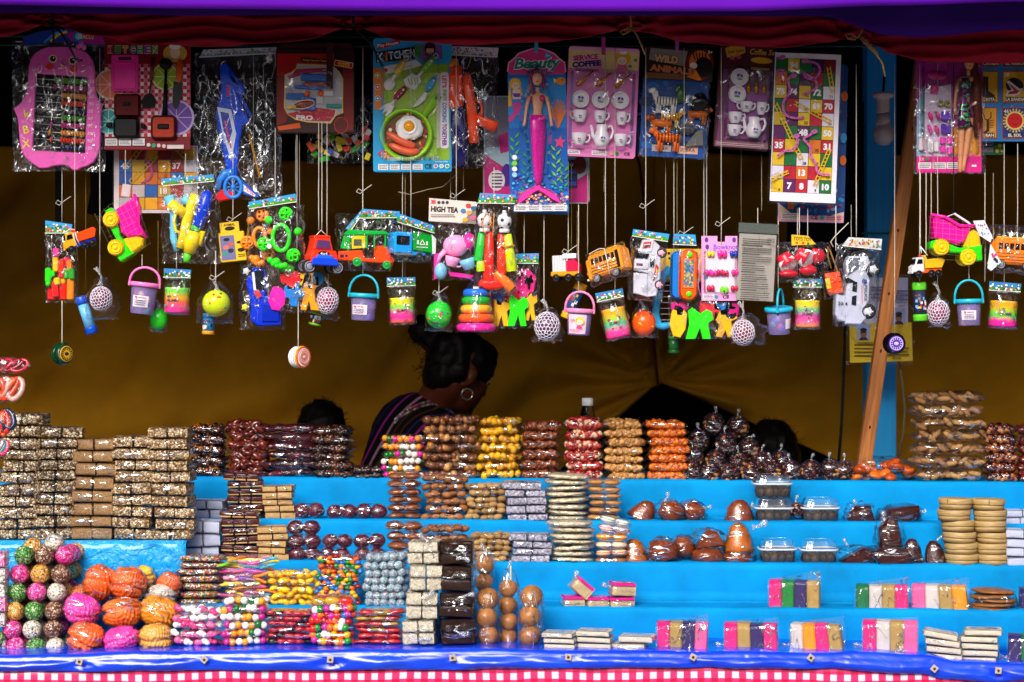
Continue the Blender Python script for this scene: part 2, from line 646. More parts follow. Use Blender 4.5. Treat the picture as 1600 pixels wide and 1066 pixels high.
def sheet(name,fn,nx,ny,mat,parent=None,thick=.002):
 """cloth surface fn(s, t) -> point, with a small real thickness"""
 vs=[Vector(fn(i/nx,j/ny)) for j in range(ny+1) for i in range(nx+1)]
 w=nx+1
 nr=[]
 for j in range(ny+1):
  for i in range(w):
   a=vs[j*w+min(i+1,nx)]-vs[j*w+max(i-1,0)]
   b=vs[min(j+1,ny)*w+i]-vs[max(j-1,0)*w+i]
   n=a.cross(b)
   nr.append(n.normalized() if n.length>1e-12 else Vector((0,1,0)))
 n0=len(vs)
 allv=vs+[p+q*thick for p,q in zip(vs,nr)]
 fs=[]
 for j in range(ny):
  for i in range(nx):
   a=j*w+i
   fs.append((a,a+1,a+w+1,a+w))
   fs.append((n0+a,n0+a+w,n0+a+w+1,n0+a+1))
 ring=[i for i in range(nx)]+[j*w+nx for j in range(ny)]+[ny*w+i for i in range(nx,0,-1)]+[j*w for j in range(ny,0,-1)]
 for k in range(len(ring)):
  a,b=ring[k],ring[(k+1)%len(ring)]
  fs.append((a,n0+a,n0+b,b))
 me=bpy.data.meshes.new(name)
 me.from_pydata([tuple(p) for p in allv],[],fs)
 me.materials.append(mat)
 me.polygons.foreach_set('use_smooth',[True]*len(fs))
 me.update()
 return link(name,me,parent)
def root(name,label,cat,loc=(0,0,0),group=None,kind=None):
 o=link(name,None,None,loc)
 o.empty_display_size=.05
 o['label'],o['category']=label,cat
 if group:
  o['group']=group
 if kind:
  o['kind']=kind
 return o
def tag(o,label,cat,group=None):
 o['label'],o['category']=label,cat
 if group:
  o['group']=group
 return o
def nz(x,y=0.0,z=0.0):
 return noise.noise(Vector((x,y,z)))
def interp(tab,x):
 if x<=tab[0][0]:
  return tab[0][1]
 for (a,p),(b,q) in zip(tab,tab[1:]):
  if x<=b:
   t=(x-a)/(b-a)
   t=t*t*(3-2*t)
   return p+(q-p)*t
 return tab[-1][1]
# ground:one paved sheet to the horizon
m,nt,b,out=_new('paving')
v=_coord(nt)
nt.links.new(_ramp(nt,_noise(nt,v,1.3,6,.6),[(.3,'6f6a63'),(.7,'8d877e')]),b.inputs['Base Color'])
b.inputs['Roughness'].default_value=.9
_bump(nt,_noise(nt,v,90,4),b,.3,.003)
me=bpy.data.meshes.new('ground')
me.from_pydata([(-1200,-1200,0),(1200,-1200,0),(1200,1200,0),(-1200,1200,0)],[],[(0,1,2,3)])
me.materials.append(m)
link('ground',me,None,None,'structure')
# unseen plastered front across the street,added to darken reflections in the goods
opp=link('unseen_street_building',None,None,(0,-15,0),'structure')
mb=MB(0,0,1.0,mt('6a5648',.85,0,.2,.8))
mb.box(0,-2.5,-3,44,5.0,6)
link('wall',mb.mesh('wall'),opp)
for i in range(9):
 mb=MB(0,0,1.0,mt('1c1a1a',.3))
 mb.box(-18+i*4.5,-(1.05 if i%3==1 else 1.7),.02,1.1,2.1 if i%3==1 else 1.2,.08)
 link('door' if i%3==1 else 'window',mb.mesh('opening'),opp)
#---stepped stand under blue cloth
STEP={}          # step->(front edge y,z of tread)
STEP[5]=(-.27,.663)
STEP[4]=(-.10,.729)
STEP[3]=(.02,.812)
STEP[2]=(.14,.893)
STEP[1]=(.26,.979)
def slope(px):
 return-.0069*(px-800)*.0014
def tread_z(step,px):
 if step==5:
  return table_z(px)
 return STEP[step][1]+slope(px)
def table_edge_px(px):
 return interp([(-200,1026),(0,1023),(350,1016),(650,1014),(1000,1016),(1300,1018),(1440,1022),(1500,1034),(1600,1037),(1800,1040)],px)
def table_z(px):
 return CZ-(table_edge_px(px)-533)*U(-.28)
prof=[(-.10,.640)]
for st in (4,3,2,1):
 y,z=STEP[st]
 prof+=[(y,z-.012),(y+.002,z-.004),(y+.007,z)]
 ny_={4:.02,3:.14,2:.26,1:.62}[st]
 prof+=[(y+.03,z-.0005),(ny_-.004,z-.0008),(ny_,z+.003)]
prof[-1]=(.62,.60)
def stand_fn(s,t):
 px=-60+1960*s
 k=t*(len(prof)-1)
 i=min(int(k),len(prof)-2)
 f=k-i
 y=prof[i][0]*(1-f)+prof[i+1][0]*f
 z=prof[i][1]*(1-f)+prof[i+1][1]*f
 x=(px-800)*.0014*1.02
 return (x,y+.005*nz(x*5,z*9,3)+.0028*nz(x*14+z*6,z*22,8),z+slope(px)+.0015*nz(x*7,y*9,5))
stand=root('display_stand','bright blue cloth covered stepped stand carrying the sweets','display stand',(0,.1,.6))
sh=sheet('cloth',stand_fn,110,(len(prof)-1)*3,M_SHELF,None,.003)
sh.parent=stand
sh.location=(0,-.1,-.6)
mb=MB(0,0,1.0,mt('5b4630',.7))
mb.box(0,-.29,.15,2.6,.56,.25)
o=mb.mesh('frame')
link('frame',o,stand,(0,.1,-.6))
#---table,plastic sheet,chequered cloth
tab=root('trestle_table','wooden table under the blue plastic and chequered cloth','table',(0,0,0))
mb=MB(0,0,1.0,mt('7a5a3a',.7,bump=.2))
mb.box(0,-.60,.15,3.0,.035,.80,.003)
link('table_top',mb.mesh('table_top'),tab)
for sx in (-1.4,1.4):
 for sy in (-.2,.48):
  mb=MB(0,0,1.0,mt('7a5a3a',.7,bump=.2))
  mb.box(sx,-.29,sy,.06,.57,.06,.003)
  link('leg',mb.mesh('leg'),tab)
m,nt,b,out=_new('blue_plastic')
v=_coord(nt)
nt.links.new(_ramp(nt,_noise(nt,v,7,3),[(.3,'0030c8'),(.7,'0a48e6')]),b.inputs['Base Color'])
b.inputs['Roughness'].default_value=.24
b.inputs['Coat Weight'].default_value=.35
b.inputs['Coat Roughness'].default_value=.08
v2=_coord(nt,(1,1,2.5))
_bump(nt,_noise(nt,v2,11,2,.5,1.0),b,.6,.008)
M_BLUEP=m
TACKS=[(124,1034),(319,1031),(516,1031),(707,1028),(888,1027),(1083,1027),(1267,1028),(1460,1045),(1560,1048)]
def pull(px):
 return sum(math.exp(-((px-t[0])/22)**2) for t in TACKS)
def apron_low(px):
 return interp([(-200,1052),(0,1050),(350,1048),(650,1047),(1000,1044),(1300,1046),(1440,1055),(1475,1062),(1600,1066),(1800,1068)],px)
def plas_fn(s,t):
 px=-160+1960*s
 ze=table_z(px)
 zl=CZ-(apron_low(px)-533)*U(-.292)
 x=(px-800)*U(-.28)
 w=.003*nz(x*9,t*3,2)
 if t<.45:
  k=t/.45
  return (x,-.06-.215*k,ze+w+.001*nz(x*30,k*5,1))
 if t<.6:
  k=(t-.45)/.15
  a=k*math.pi/2
  return (x,-.275-.014*math.sin(a),ze+w-.012*(1-math.cos(a)))
 k=(t-.6)/.4
 bul=.007*math.sin(k*math.pi)*(1-.8*pull(px))+.006*nz(x*16,k*1.2,7)*math.sin(min(1,k*1.5)*math.pi/2)
 return (x,-.289-bul-.002*k,ze+w-.012+(zl-ze+.012)*k)
tag(sheet('plastic_sheet',plas_fn,330,36,M_BLUEP,None,.001),'glossy royal blue plastic sheet over the table edge','plastic sheet')
m,nt,b,out=_new('gingham')
tc=nt.nodes.new('ShaderNodeTexCoord')
sep=nt.nodes.new('ShaderNodeSeparateXYZ')
nw=nt.nodes.new('ShaderNodeTexNoise')                # the cloth hangs a little askew
nw.inputs['Scale'].default_value=5
nt.links.new(tc.outputs['Object'],nw.inputs['Vector'])
wv=nt.nodes.new('ShaderNodeVectorMath'); wv.operation='MULTIPLY_ADD'
nt.links.new(nw.outputs['Color'],wv.inputs[0]); wv.inputs[1].default_value=(.016,0,.018)
ws=nt.nodes.new('ShaderNodeVectorMath'); ws.operation='SUBTRACT'
nt.links.new(tc.outputs['Object'],ws.inputs[0]); ws.inputs[1].default_value=(.008,0,.009)
nt.links.new(ws.outputs[0],wv.inputs[2])
nt.links.new(wv.outputs[0],sep.inputs[0])
def band(sock,per,off):
 a=nt.nodes.new('ShaderNodeMath'); a.operation='MULTIPLY_ADD'
 nt.links.new(sock,a.inputs[0]); a.inputs[1].default_value=1/per; a.inputs[2].default_value=off+100
 f=nt.nodes.new('ShaderNodeMath'); f.operation='FRACT'
 nt.links.new(a.outputs[0],f.inputs[0])
 g=nt.nodes.new('ShaderNodeMath'); g.operation='GREATER_THAN'
 nt.links.new(f.outputs[0],g.inputs[0]); g.inputs[1].default_value=.48
 return g.outputs[0]
bx,bz=band(sep.outputs[0],.0285,.1),band(sep.outputs[2],.0285,.726)
ad=nt.nodes.new('ShaderNodeMath'); ad.operation='ADD'
nt.links.new(bx,ad.inputs[0]); nt.links.new(bz,ad.inputs[1])
hf=nt.nodes.new('ShaderNodeMath'); hf.operation='MULTIPLY'
nt.links.new(ad.outputs[0],hf.inputs[0]); hf.inputs[1].default_value=.5
nt.links.new(_ramp(nt,hf.outputs[0],[(0,'d2d2e2'),(.4,'dc3070'),(.9,'c00a42')],'CONSTANT'),b.inputs['Base Color'])
b.inputs['Roughness'].default_value=.35
_bump(nt,_noise(nt,_coord(nt),60,3),b,.2,.002)
def ging_fn(s,t):
 px=-200+2000*s
 x=(px-800)*U(-.28)
 return (x,-.284-.006*t-.010*t*nz(x*6,t,4)-.004*nz(x*15,t*.7,9),table_z(px)-.02-.42*t)
tag(sheet('checked_tablecloth',ging_fn,160,16,m,None,.001),'pink and white gingham oilcloth hanging in front of the table','tablecloth')
ords=['first','second','third','fourth','fifth','sixth','seventh','eighth','ninth','tenth','eleventh','twelfth','thirteenth','fourteenth','fifteenth','sixteenth']
under=['nailed below the colourful sesame balls','nailed below the pink and white hearts','nailed below the mixed gum balls','nailed below the dark chocolate blocks','nailed below the first white slab pile','nailed below the pink, tan and purple striped block','nailed below the cream and orange striped block','nailed where the sheet drops, below the slanted white slabs','nailed near the end of the sheet, below the neat white slabs']
for i,(px,py) in enumerate(TACKS):
 Y=-.302
 t=Thing('nail_washer','small square cardboard washer '+under[i],'washer',px,py,Y,'washers nailing down the plastic sheet')
 mb=t.mb(mt('b9a58f',.8))
 mb.box(px,py,0,10,10,2,.6,rz=[20,42,5,-8,3,30,38,40,4][i])
 t.part('plate',mb)
 t.part('nail',t.mb(mt('333333',.4,.7)).ell(px,py,-1.2,2.2,2.2,1.2,10,6))
#---box on the left raised above the table,wrapped in crumpled blue film
m,nt,b,out=_new('blue_film_wrap')
v=_coord(nt)
nt.links.new(_ramp(nt,_noise(nt,v,9,3),[(.3,'0090e0'),(.7,'18aaf2')]),b.inputs['Base Color'])
b.inputs['Roughness'].default_value=.22
b.inputs['Coat Weight'].default_value=.5
v2=_coord(nt,(1,1,1))
_bump(nt,_noise(nt,v2,22,4,.6,2.0),b,.9,.012)
BOX_Z=.868
bxr=root('covered_crate','low crate wrapped in crinkled blue plastic under the sesame bars','crate',((140-800)*.0014,.1,.66))
def crate_fn(s,t):
 x0,x1=(-120-800)*U(-.06),(291-800)*U(-.06)
 x=x0+(x1-x0)*s
 seg=[(.40,.66),(.40,BOX_Z),(-.058,BOX_Z),(-.064,BOX_Z-.006),(-.072,.66)]
 k=t*4
 i=min(int(k),3)
 f=k-i
 y=seg[i][0]*(1-f)+seg[i+1][0]*f
 z=seg[i][1]*(1-f)+seg[i+1][1]*f
 w=(.006*nz(x*14,z*14,2)+.003*nz(x*45+z*30,z*38,6)) if i==3 else 0
 return (x-bxr.location.x,y+w-bxr.location.y,z-bxr.location.z)
sheet('wrap',crate_fn,70,60,m,bxr,.001)
mb=MB(0,0,1.0,m)
mb.box(-.095,-.101,.065,.60,.20,.39,.004)
link('crate_body',mb.mesh('crate_body'),bxr)
#---canvas at the back,two sheets parting in a low inverted V
YB=1.6
uB=U(YB)
AX,AY=1029,597
def tarp_y(px,py,side):
 d=math.hypot(px-AX,(py-AY))
 a=math.atan2(py-AY,px-AX)
 f=.028*math.sin(a*17)*math.exp(-((d-60)/110)**2)*(1 if py>AY-140 else .3)
 f+=.05*nz(px*.004,py*.006,3)+.022*nz(px*.02+py*.012,py*.004,9)
 f+=.02*math.sin((px*.35+py)*.05+3*nz(px*.004,py*.004,1))
 return YB+f
def tarp_top(px):
 return interp([(-300,224),(0,230),(420,250),(700,262),(1000,240),(1350,245),(1900,240)],px)
def left_fn(s,t):
 top=tarp_top(900)
 py=0
 y1=1000
 tt=t
 ex=1032
 py_guess=235+(y1-235)*tt
 if py_guess>AY:
  ex=AX-1-(py_guess-AY)*1.15
 px=-420+(ex+420)*s
 py=tarp_top(px)+(y1-tarp_top(px))*tt
 p=P(px,py,0)
 y=tarp_y(px,py,-1)
 return ((px-800)*uB,y,CZ-(py-533)*uB)
def right_fn(s,t):
 y1=1000
 py_guess=240+(y1-240)*t
 ex=1022
 if py_guess>AY:
  ex=AX+2+(py_guess-AY)*2.3
 px=ex+(2050-ex)*s
 py=tarp_top(px)+(y1-tarp_top(px))*t
 y=tarp_y(px,py,1)-.03
 return ((px-800)*uB,y,CZ-(py-533)*uB)
tag(sheet('back_canvas',left_fn,170,110,M_TARP,None,.002),'wide ochre canvas sheet hung behind the seller','canvas')
tag(sheet('back_canvas',right_fn,130,110,M_TARP,None,.002),'ochre canvas sheet behind the blue post and peanuts','canvas')
def dark_bands(s,t):
 return (-2.6+5.2*s,2.75+.03*nz(s*20,t*3),2.8-2.8*t)
tag(sheet('rear_canvas',dark_bands,60,20,M_TARPD),'dark canvas closing the stall far behind','canvas')
for sx,lb in ((-1,'dark canvas closing the stall beside the sesame bars'),(1,'dark canvas closing the stall beside the white paper packets')):
 tag(sheet('side_canvas',lambda s,t:(sx*(2.05+.02*nz(s*9,t*4,sx)),-.3+3.1*s,2.75-2.75*t),40,20,M_TARPD),lb,'canvas')
# red cord running down the seam
mb=MB(1005,420,U(1.52),mt('5a1218',.7))
mb.tube([(975,130,0),(985,210,0),(1000,260,0),(1008,330,1),(1014,420,0),(1020,520,0),(1025,570,-2),(1028,606,-3)],2.2)
tag(link('seam_cord',mb.mesh('seam_cord'),None,P(1005,420,1.49)),'dark red cord down the seam of the ochre canvas','cord')
#---canopy:purple roof sheet,front valance,gathered maroon drape
YC=-.36
def roof_fn(s,t):
 x=-2.3+4.6*s
 y=YC+3.5*t
 return (x,y,2.045+.17*t*3.5-.05*math.sin(t*math.pi)+.012*nz(x*3,y*3))
can=root('canopy','bright purple tarpaulin roof along the top of the stall','canopy',(0,0,2.0))
rf=sheet('roof_sheet',roof_fn,60,30,M_PURPLE,can)
rf.location=(0,0,-2.0)
def val_fn(s,t):
 px=-400+2400*s
 u=U(YC)
 top,low=-75,interp([(-400,4),(0,8),(300,14),(700,18),(1150,18),(1400,9),(1600,3),(2000,0)],px)
 py=top+(low-top)*t
 return ((px-800)*u,YC-.012*math.sin(t*3.0)+.004*nz(px*.006,t),CZ-(py-533)*u)
va=sheet('valance',val_fn,90,10,M_PURPLE,can)
va.location=(0,0,-2.0)
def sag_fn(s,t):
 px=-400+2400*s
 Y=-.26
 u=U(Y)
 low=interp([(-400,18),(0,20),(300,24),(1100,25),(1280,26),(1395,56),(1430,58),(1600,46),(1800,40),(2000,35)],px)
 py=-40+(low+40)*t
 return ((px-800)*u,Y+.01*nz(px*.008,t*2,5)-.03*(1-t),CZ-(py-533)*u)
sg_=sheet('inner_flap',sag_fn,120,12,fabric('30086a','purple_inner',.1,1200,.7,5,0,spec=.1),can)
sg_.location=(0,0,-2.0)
TIES=[(82,34),(553,40),(985,44),(1338,58)]
LOW=[(-300,80),(-150,80),(0,58),(82,38),(150,58),(230,70),(340,73),(450,66),(553,44),(640,66),(730,70),(850,66),(985,46),(1080,66),(1160,72),(1220,73),(1290,66),(1338,58),(1395,84),(1450,97),(1600,98),(1800,96),(2000,80)]
YD=-.16
def drape_fn(s,t):
 px=-300+2200*s
 u=U(YD)
 low=interp(LOW,px)
 top=2
 py=top+(low-top)*t
 f=0
 for tx,ty in TIES:
  dx,dy=px-tx,py-ty-6
  d=math.hypot(dx,dy)
  a=math.atan2(dy,dx)
  f+=.013*math.sin(a*15+tx)*math.exp(-(d/85)**2)
  f+=.02*math.exp(-(d/14)**2)
 f+=.008*math.sin(py*.33+5*nz(px*.008,1)+px*.004)+.01*nz(px*.01,py*.05,4)
 return ((px-800)*u,YD+f,CZ-(py-533)*u)
dr=root('maroon_drape','maroon cloth gathered in swags under the purple canopy','drape',(0,YD,1.95))
d_=sheet('cloth',drape_fn,300,26,M_MAROON,dr)
d_.location=(0,-YD,-1.95)
def rope(name,pts,r,hexc,label,cat,Y,group=None):
 c=pts[len(pts)//2]
 mb=MB(c[0],c[1],U(Y),mt(hexc,.8))
 for pl in (pts if isinstance(pts[0][0],tuple) else [pts]):
  mb.tube([(p[0],p[1],p[2] if len(p)>2 else 0) for p in pl],r,6)
 return tag(link(name,mb.mesh(name),None,P(c[0],c[1],Y)),label,cat,group)
def rope_multi(name,lists,r,hexc,label,cat,Y,group=None):
 c=lists[0][0]
 mb=MB(c[0],c[1],U(Y),mt(hexc,.8))
 for pl in lists:
  mb.tube([(p[0],p[1],p[2] if len(p)>2 else 0) for p in pl],r,6)
 return tag(link(name,mb.mesh(name),None,P(c[0],c[1],Y)),label,cat,group)
g='cords tying up the maroon drape'
rope_multi('tie_cord',[[(80,8),(81,22),(80,36)],[(74,34),(80,30),(86,34),(80,40),(74,34)],[(82,38),(96,52),(108,72),(118,92),(124,95),(129,94)],[(81,38),(84,58),(83,66)]],2.0,'0a090a','black cord knotted above the pink abacus','cord',-.2,g)
rope_multi('tie_cord',[[(551,16),(552,30),(552,45)],[(538,36),(548,44),(556,47),(544,42)],[(554,46),(568,56),(580,68),(588,85),(598,104)]],2.2,'0a090a','black cord knotted beside the play kitchen card','cord',-.2,g)
rope_multi('tie_cord',[[(984,20),(986,32),(986,42)],[(986,44),(976,46),(969,50),(973,54),(982,50),(989,43)],[(987,42),(995,55),(1002,70),(1008,86)]],1.5,'8a6a35','tan cord with a loop knot above the coffee service card','cord',-.2,g)
rope_multi('tie_cord',[[(1350,40),(1346,50),(1341,58)],[(1341,60),(1330,53),(1322,55),(1325,61),(1336,62),(1344,52)],[(1344,60),(1356,72),(1370,86),(1379,100),(1383,120)],[(1346,56),(1358,70),(1372,84)]],1.4,'8a6a35','tan cord with a loop knot above the light bulb','cord',-.2,g)
# hanging line behind the drape that the goods are tied to
rope('hanging_line',[(-300,70),(100,71),(500,73),(985,72),(1200,73),(1900,70)],1.6,'27453a','dark green line stretched behind the drape','line',.03)
rope('hanging_line',[(-300,57),(100,57),(500,58),(985,58),(1200,58),(1900,56)],1.6,'27453a','second green line higher behind the drape','line',.10)
#---posts
m,nt,b,out=_new('blue_painted_wood')
v=_coord(nt,(14,14,1.5))
n1=_noise(nt,v,3,5,.6)
nt.links.new(_ramp(nt,n1,[(.22,'0b5a90'),(.34,'0a96dc'),(.7,'1ca8ee')]),b.inputs['Base Color'])
b.inputs['Roughness'].default_value=.55
_bump(nt,n1,b,.5,.003)
post=root('blue_post','square wooden post painted blue behind the leaning pole','post',P(1374,533,.88))
up=U(.88)
mb=MB(0,0,up,m)
mb.box(0,60,0,46,1120,40,1.5)
link('shaft',mb.mesh('shaft'),post)
mb=MB(0,0,up,mt('0a6a60',.7))
mb.box(-4,-167,-21.5,54,3,3,.5)
link('band',mb.mesh('band'),post)
m,nt,b,out=_new('raw_wood')
v=_coord(nt,(30,30,1))
n1=_noise(nt,v,4,5,.65,.5)
nt.links.new(_ramp(nt,n1,[(.3,'7c4218'),(.5,'a8652c'),(.72,'c07c3c')]),b.inputs['Base Color'])
b.inputs['Roughness'].default_value=.7
_bump(nt,n1,b,.4,.002)
M_WOOD=m
YP=.32
pole=root('leaning_pole','unpainted brown wooden pole leaning across the blue post','pole',P(1394,420,YP))
mb=MB(0,0,U(YP),M_WOOD)
L=math.hypot(100,700)
mb.box(0,0,0,21,L,20,1.0)
o=link('shaft',mb.mesh('shaft'),pole)
pole.rotation_euler=(0,R(math.degrees(math.atan2(92,640))),0)
for k in (-220,-60,40,130,250):
 mb=MB(0,0,U(YP),mt('3a2010',.9))
 mb.ell(3+k%5-4,k,-10.0,1.6,3,.6,8,5)
 link('nail_hole',mb.mesh('nail_hole'),pole)
#---wires,dark cloth hung in the gloom,one sheet filling a shadowed gap
rope('electric_wire',[(1326,420),(1321,500),(1318,590),(1315,660),(1309,740)],2.4,'15130f','black electric wire hanging beside the blue post','wire',.8)
rope('electric_wire',[(1404,560),(1410,600),(1414,640),(1411,680),(1402,720)],2.0,'6e6246','grey brown wire hanging past the blue post foot','wire',.7)
def black_strip(label,pts,Y,seed):
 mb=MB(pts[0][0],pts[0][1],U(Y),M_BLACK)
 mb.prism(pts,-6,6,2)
 tag(link('black_sheet',mb.mesh('black_sheet'),None,P(pts[0][0],pts[0][1],Y)),label,'cloth','black cloths hung in the gloom')
black_strip('narrow black strap hanging above the small dump truck',[(87,150),(99,150),(98,346),(87,346)],.35,1)
black_strip('black cloth hanging beside the faded snakes and ladders board',[(140,150),(182,150),(178,330),(160,338),(136,334),(142,300)],.5,2)
black_strip('black sheet standing in for the dark gap behind the police car bag',[(1236,160),(1352,160),(1352,470),(1322,478),(1296,466),(1262,430),(1228,418)],.9,3)  # black sheet added for the shade in the gap between canvases
#================================================================SWEETS ON THE STAND
POS={0:'topmost',1:'second from the top',2:'third from the top',3:'fourth from the top',4:'fifth from the top',5:'sixth from the top',6:'seventh from the top',7:'eighth from the top',8:'ninth from the top',9:'tenth from the top',10:'eleventh from the top'}
def pos(i,n):
 if n==1:
  return 'lying alone'
 if i==n-1:
  return 'at the bottom'
 return POS.get(i,'number %d down'%(i+1))
def pillow(w,h,dp,u,var,seam=1.0,crump=1.0):
 """sealed bag lying down: fat in the middle, flat seam at both ends, creased"""
 key=('pillow',round(w),round(h),round(dp),round(u,6),var,seam)
 def mk():
  mb=MB(0,0,u,F_PACK)
  nx,na=16,16
  vs,fs=[],[]
  for i in range(nx+1):
   v=-1+2*i/nx
   e=max(0.0,1-abs(v)**5)
   hh=max(.5,h/2*e**.55)
   hd=max(dp*.40,dp/2*e**.25)
   for j in range(na):
    a=2*math.pi*j/na
    c,s_=math.cos(a),math.sin(a)
    pc=math.copysign(abs(c)**.7,c)
    ps=math.copysign(abs(s_)**.75,s_)
    k=1+.07*crump*nz(v*4+var*9,c*2.5,s_*2.5)
    x=v*w/2*(1+.03*nz(j*.7,var*5,v))
    yy=ps*hh*k+(1.6*nz(j*.8,var*3,v*3) if abs(v)>.9 else 0)
    vs.append((x,yy,pc*hd*k))
  for i in range(nx):
   for j in range(na):
    fs.append((i*na+j,i*na+(j+1)%na,(i+1)*na+(j+1)%na,(i+1)*na+j))
  fs.append(tuple(range(na-1,-1,-1)))
  fs.append(tuple(nx*na+j for j in range(na)))
  mb.add(vs,fs,True)
  return mb.mesh('film')
 return cached(key,mk)
def nuts_mesh(key,w,h,dp,u,mats,r,n,sh=(1,.8,.8),var=0,nzv=.25):
 def mk():
  rg=random.Random(hash((key,var))%9999+var*77)
  rg=random.Random(sum(map(ord,key))+var*77)
  mb=MB(0,0,u)
  for i in range(n):
   a=rg.uniform(0,2*math.pi)
   if rg.random()<.62:
    a=math.pi*1.5+rg.gauss(0,.55)       # more on the side that faces out
   v=rg.uniform(-.93,.93)
   e=max(0.05,1-abs(v)**4)**.5
   hh=(h*.56-r*.45)*e
   hd=(dp/2-r*.6)
   c,s_=math.cos(a),math.sin(a)
   # a:3pi/2=front
   y=-math.copysign(abs(c)**.75,c)*hh
   d=math.copysign(abs(s_)**.7,s_)*hd
   mb.use(rg.choice(mats))
   k=rg.uniform(.75,1.15)
   mb.lump(v*(w/2-r),y,d,r*k,*sh,rot=(rg.uniform(-1,1),rg.uniform(-.8,.8),rg.uniform(-1,1)),nz=nzv,seed=i)
  mb.use(mats[0])
  mb.ell(0,0,0,w*.42,h*.36,dp*.40,12,8,.8)
  return mb.mesh('nuts')
 return cached(('nuts',key,round(w),round(h),round(dp),round(u,6),var),mk)
def piece_mesh(shape,size,mat,u,var=0):
 def mk():
  mb=MB(0,0,u,mat)
  r=size
  if shape=='ball':
   mb.ell(0,0,0,r,r,r,12,8)
  elif shape=='lens':
   mb.ell(0,0,0,r,r*.72,r,12,7)
  elif shape=='nut':
   mb.lump(0,0,0,r,1,.8,.8,nz=.35,seed=var*5+1)
  elif shape=='peanut':
   n,pr=10,[]
   mb.tube([(-r+2*r*i/n,0,0) for i in range(n+1)],[max(.05,r*.52*math.sin(math.pi*min(max(i/n,.04),.96))**.5*(1-.22*math.exp(-((i/n-.5)/.14)**2))) for i in range(n+1)],8)
  elif shape=='almond':
   mb.ell(0,0,0,r,r*.62,r*.7,10,7,nz=.12,seed=var)
  elif shape=='heart':
   mb.ell(-r*.2,-r*.05,0,r*.72,r*.66,r*.6,12,8)
   mb.ell(r*.35,r*.12,0,r*.62,r*.5,r*.55,12,8)
  elif shape=='cookie':
   mb.lathe(0,0,0,[(r*.86,-r*.26),(r*.98,-r*.16),(r,0),(r*.95,r*.17),(r*.7,r*.27),(0.001,r*.30)],16)
  elif shape=='disc':
   mb.lathe(0,0,0,[(r*.9,-r*.11),(r*1.0,-r*.05),(r*1.0,r*.05),(r*.9,r*.11),(.001,r*.13)],26,rip=.02,nrip=9)
   for i,p in enumerate(mb.v):
    mb.v[i]=p*(1+.05*nz(p.x*.2+var,p.y*.2,p.z*.6))
  elif shape=='roll':
   mb.tube([(-r+2*r*i/8,.05*r*math.sin(i*1.3+var),0) for i in range(9)],[r*.20*(.6 if i in (0,8) else 1+.1*math.sin(i*2.1+var)) for i in range(9)],8)
  elif shape=='stick':
   mb.tube([(-r+2*r*i/6,.06*r*math.sin(i*1.1+var),.04*r*math.cos(i+var)) for i in range(7)],[r*.15*(.7 if i in (0,6) else 1) for i in range(7)],8)
  return mb.mesh(shape)
 return cached(('piece',shape,round(size,1),mat.name,round(u,6),var),mk)
def lay(T,name,shape,mats,size,nx,nd,ny,w,h,dp,rg,jit=.18,rotz=.5,spread=.9):
 sy=(h-size*1.1)/max(1,ny-1) if ny>1 else 0
 for k in range(ny):
  for dd in range(nd):
   for i in range(nx):
    fx=(i+.5+(.25 if (k+dd)%2 else-.2))/nx-.5
    x=fx*w*spread+rg.uniform(-1,1)*size*jit*1.3
    e=1-(abs(fx)*1.7)**4
    y=(0 if ny==1 else (-h/2+size*.62+k*sy))*max(.35,e)+rg.uniform(-1,1)*size*jit*.9
    d=-dp/2+size*.75+dd*min(size*1.9,(dp-size*1.5)/max(1,nd-1))+rg.uniform(-1,1)*size*jit
    m=rg.choice(mats)
    T.at(name,piece_mesh(shape,size,m,T.u,rg.randrange(3)),x,y,d,None,(rg.uniform(-.3,.3),rg.uniform(-rotz,rotz),rg.uniform(-.5,.5)))
def stack(px0,px1,ytop,n,step,desc,where,fill,dp=46,base=None,Y=None,lean=0,jx=1.6,name='sweet_packet',cat='sweet packet',group=None,fat=1.10,film_on=True,seed=0,spread=0):
 xc=(px0+px1)/2
 w=px1-px0
 if Y is None:
  Y=STEP[step][0]+.006+dp/2*U(STEP[step][0])
 u=U(Y)
 z0=base if base is not None else tread_z(step,xc)
 yb=533+(CZ-z0)/u
 H0=(yb-ytop)/n
 rg=random.Random(int(px0*13+ytop*7+seed))
 out=[]
 hs=[1+(rg.uniform(-.13,.13) if film_on else 0) for i in range(n)]
 hk=n/sum(hs)
 y=ytop
 slump=rg.uniform(-3,3)
 for i in range(n):
  H=round(H0*hs[i]*hk*2)/2
  cyp=y+H0*hs[i]*hk/2
  y+=H0*hs[i]*hk
  cxp=xc+lean*(0.5-(i+.5)/n)+rg.uniform(-jx,jx)*1.5+slump*math.sin(3*i/n)
  lb='%s, %s %s'%(desc,pos(i,n),where)
  T=Thing(name,lb,cat,cxp,cyp,Y+rg.uniform(-.0015,.0015),group,rz=rg.uniform(-2.4,2.4),yaw=rg.uniform(-9,9))
  fill(T,w,H,dp,rg,i)
  if film_on:
   T.at('film',pillow(w*1.05,H*fat,dp*1.05,T.u,rg.randrange(3)),0,0,0)
  out.append(T)
 return out
def f_nuts(key,hexes,r=4.2,n=110,sh=(1,.8,.8),rough=.35,coat=.3,nzv=.25):
 mats=[mt(h,rough,0,.2,160,0,250,coat) for h in hexes]
 def fill(T,w,h,dp,rg,i):
  o=T.at('nuts',nuts_mesh(key,w,h,dp,T.u,mats,r,n,sh,rg.randrange(3),nzv),0,0,0)
  o['kind']='stuff'
  if rg.random()<.5:
   o.scale=(-1,1,1)
 return fill
